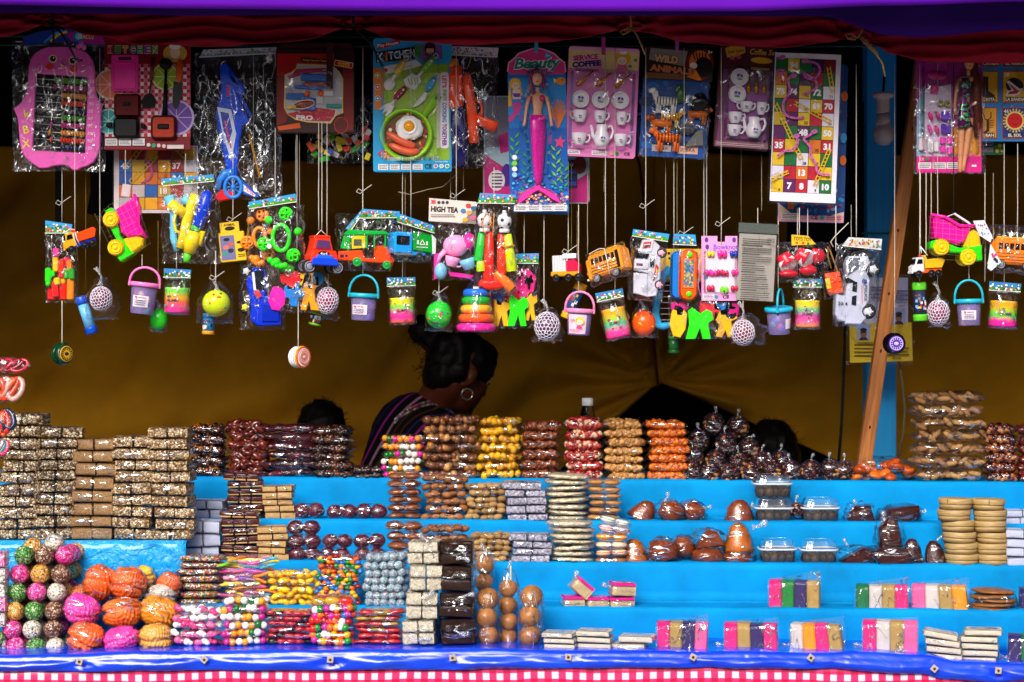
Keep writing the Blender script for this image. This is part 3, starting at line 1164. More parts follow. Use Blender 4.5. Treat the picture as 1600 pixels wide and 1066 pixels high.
def f_lay(name,shape,hexes,size,nx,nd,ny,rough=.3,coat=.4,sss=0,jit=.18,rotz=.5,bump=0,var=.10,spread=.9):
 mats=[mt(h,rough,0,var,120,bump,300,coat,sss) if isinstance(h,str) else h for h in hexes]
 def fill(T,w,h,dp,rg,i):
  lay(T,name,shape,mats,size,nx,nd,ny,w,h,dp,rg,jit,rotz,spread)
 return fill
def barmesh(w,h,dp,mat,u,var,bumpy=1.0):
 def mk():
  mb=MB(0,0,u,mat)
  nx,ny,ndp=9,6,8
  vs,fs,ix=[],[],{}
  def v(i,j,k):
   key=(i,j,k)
   if key not in ix:
    x,y,d=(i/nx-.5)*w,(j/ny-.5)*h,(k/ndp-.5)*dp
    n=bumpy*(nz(x*.5+var*11,y*.5,d*.5)+.6*nz(x*1.1,y*1.1+var,d*1.1))
    e=1-.04*((i in (0,nx))+(j in (0,ny))+(k in (0,ndp))>1)
    L=max(1e-6,math.sqrt(x*x+y*y+d*d))
    ix[key]=len(vs)
    vs.append(((x*e+(x/L)*n),(y*e+(y/L)*n),(d*e+(d/L)*n)))
   return ix[key]
  for a in (0,nx):
   for j in range(ny):
    for k in range(ndp):
     fs.append((v(a,j,k),v(a,j+1,k),v(a,j+1,k+1),v(a,j,k+1)))
  for a in (0,ny):
   for i in range(nx):
    for k in range(ndp):
     fs.append((v(i,a,k),v(i+1,a,k),v(i+1,a,k+1),v(i,a,k+1)))
  for a in (0,ndp):
   for i in range(nx):
    for j in range(ny):
     fs.append((v(i,j,a),v(i+1,j,a),v(i+1,j+1,a),v(i,j+1,a)))
  mb.add(vs,fs,True)
  return mb.mesh('bar')
 return cached(('bar',round(w),round(h),round(dp),mat.name,round(u,6),var,bumpy),mk)
def f_bars(nx,mats,nd=1,ny=1,gap=1.5,bumpy=1.0,name='bar',fillh=.9):
 def fill(T,w,h,dp,rg,i):
  bw,bd,bh=w/nx-gap,dp/nd-gap,h*fillh/ny-(gap*.5 if ny>1 else 0)
  for k in range(ny):
   for dd in range(nd):
    for a in range(nx):
     m=rg.choice(mats)
     T.at(name,barmesh(bw,bh,bd,m,T.u,rg.randrange(3),bumpy),(a+.5)*w/nx-w/2+rg.uniform(-.8,.8),(k+.5)*h*fillh/ny-h*fillh/2,(dd+.5)*dp/nd-dp/2+rg.uniform(-1.5,1),None,(0,rg.uniform(-.02,.02),rg.uniform(-.04,.04)))
 return fill
M_SESAME=seedmat('sesame',[(0,'b49872'),(.3,'ceb48c'),(.5,'8a683e'),(.72,'dcc8a4'),(.88,'64442a')],200,crevice='4a301a',bw=.07)
M_PUFF=seedmat('puffed_grain',[(0,'b89c76'),(.3,'d4bc96'),(.55,'84623c'),(.75,'e0ceac'),(.9,'5a3e24')],165,bump=1.2,crevice='30200f',bw=.09)
M_FINE=seedmat('fine_grain',[(0,'8e6a42'),(.5,'9e7a4e'),(.8,'7e5c38')],420,bump=.35,coat=.15)
#---top shelf,left to right
G1='packets stacked along the top shelf'
BIG=[
 (297,355,663,5,'dark caramel nut packet','of the stack beside sesame bars',f_nuts('t1',['1c0805','2a0c06','451a08','8a4812'],5.2,70,(1,.75,.8),.16,.8),46),
 (357,420,660,6,'reddish brown tamarind packet','of its glossy stack',f_nuts('t2',['5a1a0a','6e2410','4a1208'],9,34,(1.6,.55,.8),.2,.7),46),
 (422,485,662,6,'plum red fruit roll packet','of its smooth stack',f_lay('fruit_roll','roll',['4c0618','5e0a24','3c0414'],29,1,3,1,.18,.8,jit=.05,rotz=.03),46),
 (486,552,666,6,'crinkled dark sesame brittle packet','of its rough stack',f_nuts('t4',['1e0a06','341508','5a3018','140604'],6,60,(1.3,.6,.8),.2,.6),46),
 (552,604,729,2,'thin dark brittle packet','of a low pile beside gum balls',f_nuts('t5',['1e0a06','341508','241008'],5,50,(1.3,.6,.8),.2,.6),46),
 (597,664,679,6,'packet of green, white, orange and pink gum balls','before the seller',f_lay('gum_ball','ball',['0a6a22','e8e2d8','f08c10','c81a86','e8e2d8','f08c10'],5.0,7,2,1,.22,.6,jit=.25),40),
 (661,748,648,7,'wide packet of mixed roasted nuts','of the tallest brown stack',f_lay('nut','nut',['8a5428','a86c34','6a3618','c08c50','74442a'],6.8,8,3,1,.3,.4,jit=.5,rotz=1.5),50),
 (749,813,652,7,'packet of bright yellow fried beans','of its stack',f_lay('bean','nut',['e0a008','f0b410','c88406','e8a81a'],6.4,7,3,1,.25,.5,jit=.5,rotz=1.5),48),
 (813,877,658,6,'packet of brown spiced peanuts','of its stack',f_nuts('t9',['6a2c12','7e3a1a','52200c','945028'],4.4,120),48),
 (879,942,653,6,'packet of red chilli peanuts','of the stack below the bottle',f_nuts('t10',['8e0c10','a81418','6e080c','b43830','d8b08a'],4.8,105,coat=.5),48),
 (942,1006,655,7,'packet of pale tan salted peanuts','of its stack',f_nuts('t11',['b07a3c','c48e4c','9a6630','d09c5c'],4.2,120),48),
 (1007,1074,657,7,'packet of orange chilli peanuts','of its stack',f_nuts('t12',['c4540a','d8680e','a84206','e07c1a'],4.2,125,coat=.5),48),
 (1424,1534,611,7,'large packet of peanuts in their shells','of the tall stack',f_lay('peanut','peanut',['9c7040','ae8048','885c32'],9.6,9,3,1,.65,.05,jit=.45,rotz=.8,bump=.5),56),
 (1532,1586,663,6,'caramel covered nut packet','of the stack beside peanut shells',f_nuts('t16',['3c0e08','5a160a','24080a','8a4010','b07030'],5.2,70,(1,.75,.8),.16,.8),46),
 (1588,1650,664,6,'brick red fruit paste packet','of the endmost stack',f_nuts('t17',['5a1408','6c1c0c','480e06'],9,34,(1.6,.55,.8),.2,.7),46),
]
for a in BIG:
 stack(a[0],a[1],a[2],a[3],1,a[4],a[5],a[6],a[7],group=G1)
#---sesame and puffed grain bars on the wrapped crate
G2='seed bar packets stacked on the wrapped crate'
for x0,x1,yt,n,ln,ds,wh,fl in [
 (4,66,645,11,14,'two seed bars','of the tallest seed stack',f_bars(2,[M_PUFF])),
 (64,123,666,10,10,'two puffed grain bars','of the second seed bar stack',f_bars(2,[M_PUFF])),
 (121,181,684,8,3,'two fine tan amaranth bars','of the plain tan stack',f_bars(2,[M_FINE],bumpy=.4)),
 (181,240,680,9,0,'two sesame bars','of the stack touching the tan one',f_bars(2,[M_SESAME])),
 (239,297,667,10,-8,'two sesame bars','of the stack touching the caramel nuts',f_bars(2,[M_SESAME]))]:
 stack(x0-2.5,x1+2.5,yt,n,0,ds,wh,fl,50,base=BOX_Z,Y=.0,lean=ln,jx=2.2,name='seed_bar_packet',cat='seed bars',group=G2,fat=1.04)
#---middle shelves
G3='packets stacked on the middle shelves'
M_WPAP=mt('b2b8d0',.5,0,.04,40,.8,90)
M_CHOC=mt('4a1a1c',.4,0,.2,120,.3,200,.3)
M_WAF=mt('b8925e',.6,0,.08,120,.4,300)
M_BALLM=seedmat('maroon_sugar',[(0,'4a0c20'),(.4,'5e1630'),(.75,'380818'),(.92,'8a4a5a')],320,.35,.5,.4)
M_COOK=mt('7c3e16',.4,0,.2,120,.3,200,.4)
M_GREY=seedmat('sugared_grey',[(0,'8a869a'),(.4,'a6a4b6'),(.75,'6a6476'),(.9,'bcbcca')],260,.45,.5,.3)
M_RICE=seedmat('rice_cake',[(0,'c4b89c'),(.4,'d8ceb4'),(.8,'aa9c7c')],260,.6,.5,.05)
wp=dict(name='paper_packet',cat='white packet')
def f_white(T,w,h,dp,rg,i):
 for a in (-1,1):
  T.at('wrapped_sweet',barmesh(w/2-1,h*.94,dp,M_WPAP,T.u,rg.randrange(3),.8),a*w/4,0,rg.uniform(-1,1),None,(0,rg.uniform(-.03,.03),0))
stack(302,355,780,2,2,'pair of white wrapped sweets','by the sesame bars',f_white,40,group=G3,film_on=False,**wp)
stack(294,348,811,3,3,'pair of white paper wrapped sweets','above the sprinkle bars',f_white,40,group=G3,film_on=False,**wp)
stack(1566,1622,796,2,2,'white paper wrapped sweets','second shelf by bamboo boxes',f_white,40,group=G3,film_on=False,**wp)
stack(1570,1626,826,4,3,'white wrapped sweets','third shelf by bamboo boxes',f_white,40,group=G3,film_on=False,**wp)
def f_choc(T,w,h,dp,rg,i):
 for a in range(3):
  x=(a-1)*w/3
  b=T.at('coconut_bar',barmesh(w/3-1.2,h*.62,dp,M_CHOC,T.u,a,.5),x,-h*.12,rg.uniform(-1,1))
  b2=T.at('pale_base',barmesh(w/3-1.8,h*.24,dp-1,M_WAF,T.u,a,.3),x,h*.32,0)
stack(354,410,738,6,2,'row of maroon coconut bars','of the upper stack',f_choc,44,group=G3,name='coconut_bar_packet',cat='coconut bars')
stack(346,405,797,6,3,'row of maroon coconut bars','of the lower stack',f_choc,44,group=G3,name='coconut_bar_packet',cat='coconut bars')
stack(411,459,758,5,2,'cream wafer bar pair','of the upper wafer stack',f_bars(2,[M_WAF],1,1,1.2,.35,'wafer'),40,group=G3,name='wafer_packet',cat='wafers')
stack(402,450,821,5,3,'cream wafer bar pair','of the lower wafer stack',f_bars(2,[M_WAF],1,1,1.2,.35,'wafer'),40,group=G3,name='wafer_packet',cat='wafers')
def f_ball2(T,w,h,dp,rg,i):
 for a in (-1,1):
  T.at('sugared_ball',cached(('sball',round(w),round(T.u,6)),lambda:MB(0,0,T.u,M_BALLM).ell(0,0,0,w/4+1,h*.52,w/4,16,12).mesh('ball')),a*w/4.1,rg.uniform(-.5,.5),-4)
for (x0,x1,yt,n,st,wh) in [(459,507,786,1,2,'beside the upper wafers'),(509,556,788,1,2,'middle of three'),(558,606,787,1,2,'beside the upper brown cookies'),
        (451,502,813,3,3,'of the pile by lower wafers'),(503,549,835,2,3,'of the middle maroon pile'),(551,600,834,2,3,'of the pile by the lower cookies')]:
 stack(x0,x1,yt,n,st,'pair of maroon sugared balls',wh,f_ball2,36,group=G3,name='sugared_ball_packet',cat='sugared balls')
def f_cook(T,w,h,dp,rg,i):
 for a in (-1,1):
  T.at('cookie',cached(('ck',round(w),round(h),round(T.u,6)),lambda:MB(0,0,T.u,M_COOK).ell(0,0,0,w/4+1,h*.46,w/4+2,16,10,nz=.1).mesh('cookie')),a*w/4.2,rg.uniform(-.5,.5),-2,None,(0,rg.uniform(-.1,.1),rg.uniform(0,6)))
stack(607,659,738,6,2,'two plump brown cookies in film','of the upper stack',f_cook,34,group=G3,name='cookie_packet',cat='cookies')
stack(603,660,814,4,3,'two plump brown cookies in film','of the lower stack',f_cook,34,group=G3,name='cookie_packet',cat='cookies')
fa=f_lay('almond_biscuit','almond',['8a5428','985f32','764420'],8.2,5,2,1,.55,.1,jit=.25,rotz=.4,bump=.4,spread=.95)
stack(661,730,741,6,2,'packet of brown almond biscuits','of the tied heap beside cookies',fa,40,group=G3)
stack(662,732,819,4,3,'packet of brown almond biscuits','of the heap on the third shelf',fa,40,group=G3)
fb=f_lay('almond_biscuit','almond',['a07a46','aa8450','8e6a3a'],8.0,5,2,1,.6,.05,jit=.22,rotz=.3,bump=.4,spread=.95)
stack(729,789,755,6,2,'packet of pale almond biscuits','of the heap on the second shelf',fb,40,group=G3)
stack(734,797,832,5,3,'packet of pale almond biscuits','of the heap on the third shelf',fb,40,group=G3)
fg=f_bars(2,[M_GREY],1,1,1,1.2,'sugared_cake')
stack(789,851,752,5,2,'packet of lavender grey sugared cakes','of the upper stack',fg,42,group=G3,lean=-6)
stack(798,859,832,4,3,'packet of lavender grey sugared cakes','of the lower stack',fg,42,group=G3)
def f_disc(T,w,h,dp,rg,i):
 T.at('rice_cake',cached(('dsc',round(w),round(h),rg.randrange(3),round(T.u,6)),lambda:piece_like_disc(w,h,T.u,M_RICE,1)),0,0,0,None,(rg.uniform(-.03,.03),rg.uniform(-.03,.03),rg.uniform(0,6)))
def piece_like_disc(w,h,u,mat,seed):
 mb=MB(0,0,u,mat)
 R0=w/2
 mb.lathe(0,0,0,[(R0*.8,-h*.34),(R0*.97,-h*.22),(R0,0),(R0*.95,h*.2),(R0*.7,h*.36),(.001,h*.38)],30,rip=.025,nrip=11)
 for i,p in enumerate(mb.v):
  mb.v[i]=Vector((p.x*(1+.05*nz(p.x*.15,p.y*.15,seed)),p.y*(1+.05*nz(p.x*.15,p.y*.15,seed)),p.z+1.2*nz(p.x*.12,p.y*.12,seed+4)))
 return mb.mesh('disc')
stack(852,919,739,8,2,'round white rice cake in film','of the upper stack',f_disc,62,group=G3,name='rice_cake_packet',cat='rice cake')
stack(857,927,812,7,3,'round white rice cake in film','of the lower stack',f_disc,62,group=G3,name='rice_cake_packet',cat='rice cake')
M_TANC=mt('a87436',.5,0,.15,120,.4,250)
def f_cook3(mats_of):
 def fill(T,w,h,dp,rg,i):
  ms=mats_of(i)
  for a in range(2):
   x=(a-.5)*w/2
   T.at('biscuit',cached(('bk',round(w),round(h),ms[0].name,round(T.u,6)),lambda:MB(0,0,T.u,ms[0]).ell(0,0,0,w/4+.5,h*.4,w/4+2,14,8,.8).mesh('biscuit')),x,0,-3)
   if len(ms)>1:
    T.at('icing_stripe',cached(('ic',round(w),round(h),ms[1].name,round(T.u,6)),lambda:MB(0,0,T.u,ms[1]).ell(0,0,0,w/4+1.1,h*.14,w/4+2.6,14,6,.8).mesh('icing')),x,-h*.08,-3)
 return fill
stack(920,970,748,6,2,'pair of small tan shortbreads in film','of its stack',f_cook3(lambda i:[M_TANC]),36,group=G3,name='cookie_packet',cat='cookies')
ICE=[('e8f0e0','0c8a3a'),('f4dcd8','e8206c'),('e89020','f8c060'),('ecd8b0',),('ecc8a0','c8201c'),('8e5c34',)]
NM=['green striped','pink striped','orange','cream','red striped','brown']
for i in range(6):
 yt=808+i*12.2
 Y=STEP[3][0]+.006+20*U(.02)
 T=Thing('cookie_packet','%s sugar biscuits in film, in the colourful stack beside brown sugar cone'%NM[i],'cookies',957+[4,3,-1,-2,-2,-3][i],yt+6.1,Y,G3,rz=[14,9,2,0,-2,1][i])
 f_cook3(lambda k:[mt(h,.45,0,.1,120,.2,250,.2) for h in ICE[i]])(T,48,12.2,36,random.Random(i),i)
 T.at('film',pillow(52,13.5,38,T.u,i%3),0,0,0)
#---fourth shelf and table,coloured sweets
G4='coloured sweet packets on the lower shelves'
M_SPR=seedmat('sprinkles',[(0,'6a2410'),(.2,'c02818'),(.36,'1a7a2a'),(.5,'e0a020'),(.64,'7a3414'),(.78,'2a6ab0'),(.9,'e8e0d0')],330,.4,.8,.2)
def f_log(T,w,h,dp,rg,i):
 for dd in range(2):
  T.at('sprinkle_bar',cached(('lg',round(w),round(h),round(T.u,6)),lambda:MB(0,0,T.u,M_SPR).ell(0,0,0,w*.49,h*.43,11,20,10,.6,nz=.05).mesh('log')),rg.uniform(-1,1),0,-10+dd*20)
stack(281,350,866,7,4,'bar coated in tiny coloured sprinkles','of its stack',f_log,44,group=G4,name='sprinkle_bar_packet',cat='sprinkle bars')
PAST=['e03c8a','f08a2c','7cc820','38b0d8','f0d020','e85a9a','9a5ac8','f4a0c0']
stack(350,427,868,6,4,'packet of long pastel sugared candies','of its stack',f_lay('pastel_candy','stick',PAST,17,3,2,2,.4,.2,jit=.15,rotz=.25,bump=.3),46,group=G4)
stack(421,495,890,5,4,'packet of bright yellow drops','of its stack',f_lay('yellow_drop','almond',['f4b800','fcc808','e8a400'],7.6,6,2,1,.3,.5,jit=.3,rotz=.9),46,group=G4)
MM=['0a7a34','e0560c','f0b010','1a6ac0','8a1414','0a8a3c','f08010']
stack(496,567,866,6,4,'packet of many coloured chocolate lentils','of its stack',f_lay('lentil','lens',MM,5.2,8,2,2,.2,.7,jit=.3,rotz=.8),46,group=G4)
M_SPK=seedmat('speckled_grey',[(0,'7c98a8'),(.4,'8cacb8'),(.62,'b4c4cc'),(.8,'a84a5c'),(.88,'5a7888')],380,.4,.3,.2)
stack(569,637,862,7,4,'packet of grey blue speckled balls','of its stack',f_lay('speckled_ball','ball',[M_SPK],7.2,5,2,1,jit=.12),44,group=G4)
tb=dict(base=None,group=G4)
YT=-.19
def tstack(x0,x1,yt,n,desc,where,fill,dp=46,Yt=YT,**k):
 return stack(x0,x1,yt,n,5,desc,where,fill,dp,Y=Yt,group=G4,**k)
tstack(274,349,945,5,'packet of pink and white sugar hearts','of its stack',f_lay('sugar_heart','heart',['f0ece8','f4f0ec','e8347a','ee5a92'],8.4,5,2,1,.3,.5,jit=.3,rotz=.5))
BALLS=['c0207e','f09014','e8e4dc','0a6a28','ece8e0','f0a020']
tstack(349,421,930,6,'packet of purple, orange, white and green gum balls','by the licorice',f_lay('gum_ball','ball',BALLS,6.0,7,2,1,.22,.6,jit=.3))
M_LB=mt('161012',.25,0,.1,120,0,250,.6)
M_LR=mt('c01028',.25,0,.1,120,0,250,.6)
def f_lic(T,w,h,dp,rg,i):
 for dd in range(2):
  k=rg.uniform(-4,4)
  for a in range(5):
   m=M_LB if (a+i)%4==1 else M_LR
   T.at('licorice_piece',cached(('lic',round(w),round(h),m.name,round(T.u,6)),lambda:MB(0,0,T.u,m).ell(0,0,0,w*.115,h*.42,8,10,8,.7).mesh('licorice')),(a-2)*w*.2+k*.3,rg.uniform(-.6,.6),-9+dd*18)
tstack(417,487,952,6,'packet of red and black licorice pieces','of its stack',f_lic)
RB=['0a8a2c','e8201c','c02090','f0a010','1c5cb0','f0ece4','a0141c','f06a18']
tstack(486,556,944,6,'packet of rainbow gum balls','by the red gummies',f_lay('gum_ball','ball',RB,6.2,7,2,1,.22,.6,jit=.3))
GUM=['c01418','d02018','a81014','b88a10','c89a18']
def f_gum(T,w,h,dp,rg,i):
 for dd in range(2):
  for a in range(3):
   m=mt(rg.choice(GUM),.12,0,.1,120,0,250,.8,.3)
   T.at('gummy',cached(('gm',round(w),round(h),m.name,round(T.u,6)),lambda:MB(0,0,T.u,m).ell(0,0,0,w*.18,h*.42,9,14,8,.8,nz=.15).mesh('gummy')),(a-1)*w*.31+rg.uniform(-1,1),rg.uniform(-.6,.6),-10+dd*18,None,(0,rg.uniform(-.12,.12),0))
tstack(557,632,950,6,'packet of red and gold gummies','of the big gummy stack',f_gum)
Tg=tstack(487,553,930,1,'packet of red and yellow gummies','on top of the rainbow gum balls',f_gum,base=CZ-(947-533)*U(YT))
#---tall stacks of coconut and chocolate blocks on the table
M_COCO=seedmat('coconut',[(0,'bab29e'),(.4,'ccc4b0'),(.8,'a49a84')],420,.55,.3,.1)
M_DCH=mt('241008',.3,0,.25,90,.5,160,.5)
for (x0,x1,yt,n,mat,nx,ny,ds,cat_,ln) in [(638,688,843,4,M_COCO,2,2,'film packet of off white coconut blocks','coconut blocks',9),(687,741,842,4,M_DCH,1,2,'film packet of dark chocolate slabs','chocolate',2)]:
 stack(x0,x1,yt,n,5,ds,'of its tall column',f_bars(nx,[mat],1,ny,1.6,2.2,'block',.96),52,Y=YT-.01,lean=ln,jx=1.2,name='block_packet',cat=cat_,group='tall columns of wrapped blocks',fat=1.05)
#---tied bags
def knot(T,x,y,d,h=12,ang=0,w=3.4,parent=None,seed=0):
 """twisted neck of film with a flared end"""
 mb=MB(0,0,T.u,F_KNOT)
 pts,rr=[],[]
 for i in range(7):
  t=i/6
  q=rot2(1.3*math.sin(t*5+seed),-t*h,ang)
  pts.append((q[0],q[1],math.sin(t*4+seed)))
  rr.append(w*(1.0,.55,.42,.6,.9,1.1,.75)[i])
 mb.tube(pts,rr,7,flat=.6)
 for i,p in enumerate(mb.v):
  mb.v[i]=p+Vector((nz(p.x*.6,p.y*.6+seed,p.z*.6),nz(p.z*.5,p.x*.6,seed),0))*1.6
 return T.at('twisted_neck',mb.mesh('twisted_neck'),x,y,d,parent)
def blob_film(w,h,dp,u,var,mat=None,nzv=.12,p=.9):
 key=('blobf',round(w),round(h),round(dp),round(u,6),var,p)
 return cached(key,lambda:MB(0,0,u,mat or F_PACK).ell(0,0,0,w/2,h/2,dp/2,18,12,p,nz=nzv,seed=var+3).mesh('film'))
GRAN=[mt(h,.3,0,.2,160,0,250,.5) for h in ['3a0c10','4c141a','2a080c','6a2418','a87840']]
def granola_bag(px,py,r,Y,label,seed,kn=True,ang=0):
 T=Thing('granola_bag',label,'tied bag',px,py,Y,'small tied bags of red granola',rz=random.Random(seed).uniform(-8,8))
 def mk():
  rg=random.Random(seed%3)
  mb=MB(0,0,T.u)
  for i in range(95):
   z=rg.uniform(-1,1)
   a=rg.uniform(0,6.283)
   q=math.sqrt(1-z*z)
   k=r*(.86 if z>-.2 else .80)
   taper=1-.12*max(0,-z)
   mb.use(rg.choice(GRAN if rg.random()<.6 else GRAN[:3]))
   mb.lump(q*math.cos(a)*k*taper,z*k*1.05,q*math.sin(a)*k*taper,r*.2*rg.uniform(.7,1.15),1.3,.75,.8,(rg.uniform(-2,2),rg.uniform(-2,2),rg.uniform(-2,2)),.3,i)
  mb.use(GRAN[2]).ell(0,0,0,r*.82,r*.85,r*.82,12,8)
  return mb.mesh('granola')
 o=T.at('granola',cached(('gran',round(r),seed%3,round(T.u,6)),mk),0,0,0)
 o['kind']='stuff'
 T.at('film',blob_film(r*2.06,r*2.2,r*2.06,T.u,seed%3),0,0,0)
 if kn:
  knot(T,0,-r*.98,0,12,ang,3.2,None,seed)
 return T
HEAP=[(1115,663,.355,'top bag beside the highest, on the heap',1,8),(1153,667,.36,'highest bag of the heap, its neck bent',1,32),
  (1091,689,.35,'second tier bag beside the orange peanuts',1,-25),(1134,694,.33,'second tier bag under the two top bags',1,5),(1170,702,.34,'second tier bag at the sloping end',1,60),
  (1083,716,.32,'third tier bag against the orange peanuts',1,-30),(1118,721,.305,'third tier bag with an upright neck',1,6),(1153,725,.31,'third tier bag in the middle of the heap',1,10),(1190,722,.325,'third tier bag above the clear boxes',1,35),
  (1080,738,.29,'bottom bag touching the orange peanut stack',0,0),(1108,741,.287,'second bottom bag from the orange peanuts',0,0),(1138,741,.288,'third bottom bag from the orange peanuts',0,0),(1173,740,.29,'bottom bag behind the stacked clear box',0,0),
  (1205,735,.30,'bag just past the heap, tied upright',1,-8),(1235,737,.295,'bag in the row beside the heap, tied neck straight',1,6),(1266,737,.292,'bag in the row with the tallest neck',1,4),(1297,735,.295,'bag in the row with a flared neck',1,-5),(1320,737,.30,'last bag of the row beside dried fruit',1,-10),
  (1220,722,.36,'bag behind the row, only its top showing',1,20)]
for i,(x,y,Y,lb,kn,an) in enumerate(HEAP):
 granola_bag(x,y,17.0,Y,'dark red granola '+lb,i,kn,an)
# orange dried fruit bag
T=Thing('dried_fruit_bag','low clear bag of orange dried fruit at the foot of the post','fruit bag',1378,733,.31)
rg=random.Random(5)
fm=[mt(h,.35,0,.15,90,.3,150,.4) for h in ['b84808','cc5a0c','a03c08','d86c14']]
for i in range(22):
 x=rg.uniform(-42,42)
 me=cached(('frt',i%4,round(T.u,6)),lambda:MB(0,0,T.u,fm[i%4]).ell(0,0,0,12,6,10,12,8,nz=.3,seed=i).mesh('fruit'))
 T.at('dried_fruit',me,x,14-rg.random()*26*(1-(abs(x)/55)**2),rg.uniform(-16,16),None,(rg.uniform(-.3,.3),rg.uniform(-.5,.5),rg.uniform(0,6)))
T.at('film',blob_film(98,42,52,T.u,1,F_PACK,.14,.8),0,1,0)
for i_,(kx,ky,ka) in enumerate([(662,934,60),(668,848,-40),(714,872,100),(722,934,70),(655,1000,80),(709,985,110)]):
 Tk=Thing('film_twist',['white film twist halfway down the coconut column','white film twist on top of the coconut column','film twist high on the chocolate column','film twist halfway down the chocolate column','film twist at the foot of the coconut column','film twist low on the chocolate column'][i_],'film',kx,ky,YT-.052)
 knot(Tk,0,0,0,20,ka,5,None,i_)
#---brown sugar cones and wedges,wrapped
M_SUG=mt('74300a',.3,0,.3,50,.35,120,.45)
M_SUGL=mt('b05a0a',.3,0,.3,45,.35,120,.45)
M_SUGD=mt('3a1008',.35,0,.35,60,.6,110,.45)
def sugar(label,px,py,Y,shape,w,h,mat,rz=0,kn=None,group='film wrapped lumps of brown sugar',tilt=0):
 T=Thing('brown_sugar',label,'brown sugar',px,py,Y,group,rz=rz)
 mb=T.mb(mat)
 if shape=='cone':
  mb.lathe(px,py+h/2,0,[(w*.46,0),(w*.5,3),(w*.46,h*.25),(w*.36,h*.62),(w*.26,h*.85),(w*.14,h*.97),(.01,h)],22,sd=.8)
 elif shape=='ball':
  mb.ell(px,py,0,w/2,h/2,w*.42,18,12,.9,nz=.12,seed=int(px))
 else:
  mb.prism([(px+a*w,py+b*h) for a,b in shape],-w*.3,w*.3,3,True)
 for i,p in enumerate(mb.v):
  n=Vector((nz(p.x*.09,p.y*.09,p.z*.09+px),nz(p.y*.09+5,p.x*.09,p.z*.09),nz(p.z*.09,p.x*.09+9,p.y*.09)))
  mb.v[i]=p+n*3.6
 T.part('lump',mb)
 if shape=='cone':
  fm_=T.mb(F_PACK).lathe(px,py+h/2+1,0,[(w*.50,-1),(w*.55,3),(w*.5,h*.25),(w*.4,h*.62),(w*.3,h*.87),(w*.18,h*1.0),(.01,h*1.05)],18,sd=.8,rip=.05,nrip=5)
  T.part('film',fm_)
 else:
  T.at('film',blob_film(w*1.22,h*1.2,w*.92,T.u,int(px)%5,None,.42,.95),0,0,0)
 for k in (kn or []):
  knot(T,k[0]-px,k[1]-py,-6,k[2],k[3],k[4] if len(k)>4 else 4,None,int(px)%7)
 return T
y2,y3=.20,.075
sugar('brown sugar cone tipped over, first on the second shelf',1008,799,y2,'cone',44,34,M_SUG,32)
sugar('brown sugar cone seen by its base, film twisted above it',1048,800,y2-.02,'ball',40,32,M_SUG,12,[(1036,786,16,4),(1046,812,10,190)])
sugar('round brown sugar lump with twisted film on its side',1083,800,y2,'ball',38,31,M_SUG,0,[(1098,794,14,75)])
sugar('upright brown sugar cone beside the clear boxes on the second shelf',1155,799,y2,'cone',48,36,M_SUG,0,[(1173,792,7,30)])
sugar('orange brown sugar cone beside the colourful biscuits',990,861,y3,'cone',46,37,M_SUGL,0)
sugar('brown sugar lump with a white film twist in front',1036,862,y3-.01,'ball',46,36,M_SUG,0,[(1048,864,18,-100,5)])
sugar('round brown sugar lump leaning up behind the film twist',1068,856,y3+.015,'ball',36,34,M_SUG,-20)
sugar('lower half of a cracked brown sugar cone',1106,869,y3-.005,'ball',50,26,M_SUG,0)
sugar('broken brown sugar wedge lying on the cracked cone',1108,843,y3,[(-.5,.4),(-.1,-.5),(.28,-.42),(.52,.3),(.1,.36)],46,30,M_SUG,0)
sugar('brown sugar base piece with a film twist facing out',1152,872,y3-.005,'ball',46,22,M_SUG,0,[(1153,876,10,150,6)])
sugar('tall amber brown sugar cone standing on the base piece',1154,840,y3,'cone',46,46,M_SUGL,0,[(1174,824,26,72,7)])
gd='dark wrapped blocks by the bamboo boxes'
sugar('dark sugar wedge alone on the second shelf',1344,804,y2,[(-.48,.1),(-.2,-.42),(.3,-.45),(.5,.45),(-.4,.4)],46,32,M_SUGD,0,[(1336,788,8,-10)],gd)
sugar('dark sugar block on the second shelf, film knotted at its end',1405,804,y2,[(-.5,.2),(-.3,-.4),(.45,-.45),(.5,.2),(.2,.45),(-.35,.45)],62,27,M_SUGD,-4,[(1435,802,12,80,5)],gd)
sugar('flat dark sugar slab in loose film, beside the clear boxes',1338,868,y3,[(-.5,.4),(.2,-.45),(.5,-.2),(.4,.45)],58,28,M_SUGD,0,[(1322,852,12,-15)],gd)
sugar('widest dark sugar block under the upright one',1392,867,y3-.015,[(-.5,-.1),(-.2,-.45),(.3,-.35),(.5,.2),(.3,.45),(-.3,.42)],68,32,M_SUGD,0,None,gd)
sugar('upright dark sugar block standing on the widest one',1389,832,y3,[(-.35,.5),(-.42,-.1),(-.1,-.5),(.3,-.42),(.5,.45)],40,46,M_SUGD,0,[(1382,812,14,-20,5)],gd)
sugar('slim dark sugar cone with a film tail hanging down',1425,862,y3-.01,'cone',34,40,M_SUGD,0,[(1437,872,26,172,5)],gd)
sugar('dark sugar cone touching the bamboo boxes',1460,866,y3-.005,'cone',38,42,M_SUGD,-6,[(1466,845,10,40,3)],gd)
granola_bag(1245,797,12.0,y2,'small dark tied bag squeezed between two clear boxes',3,True,10)
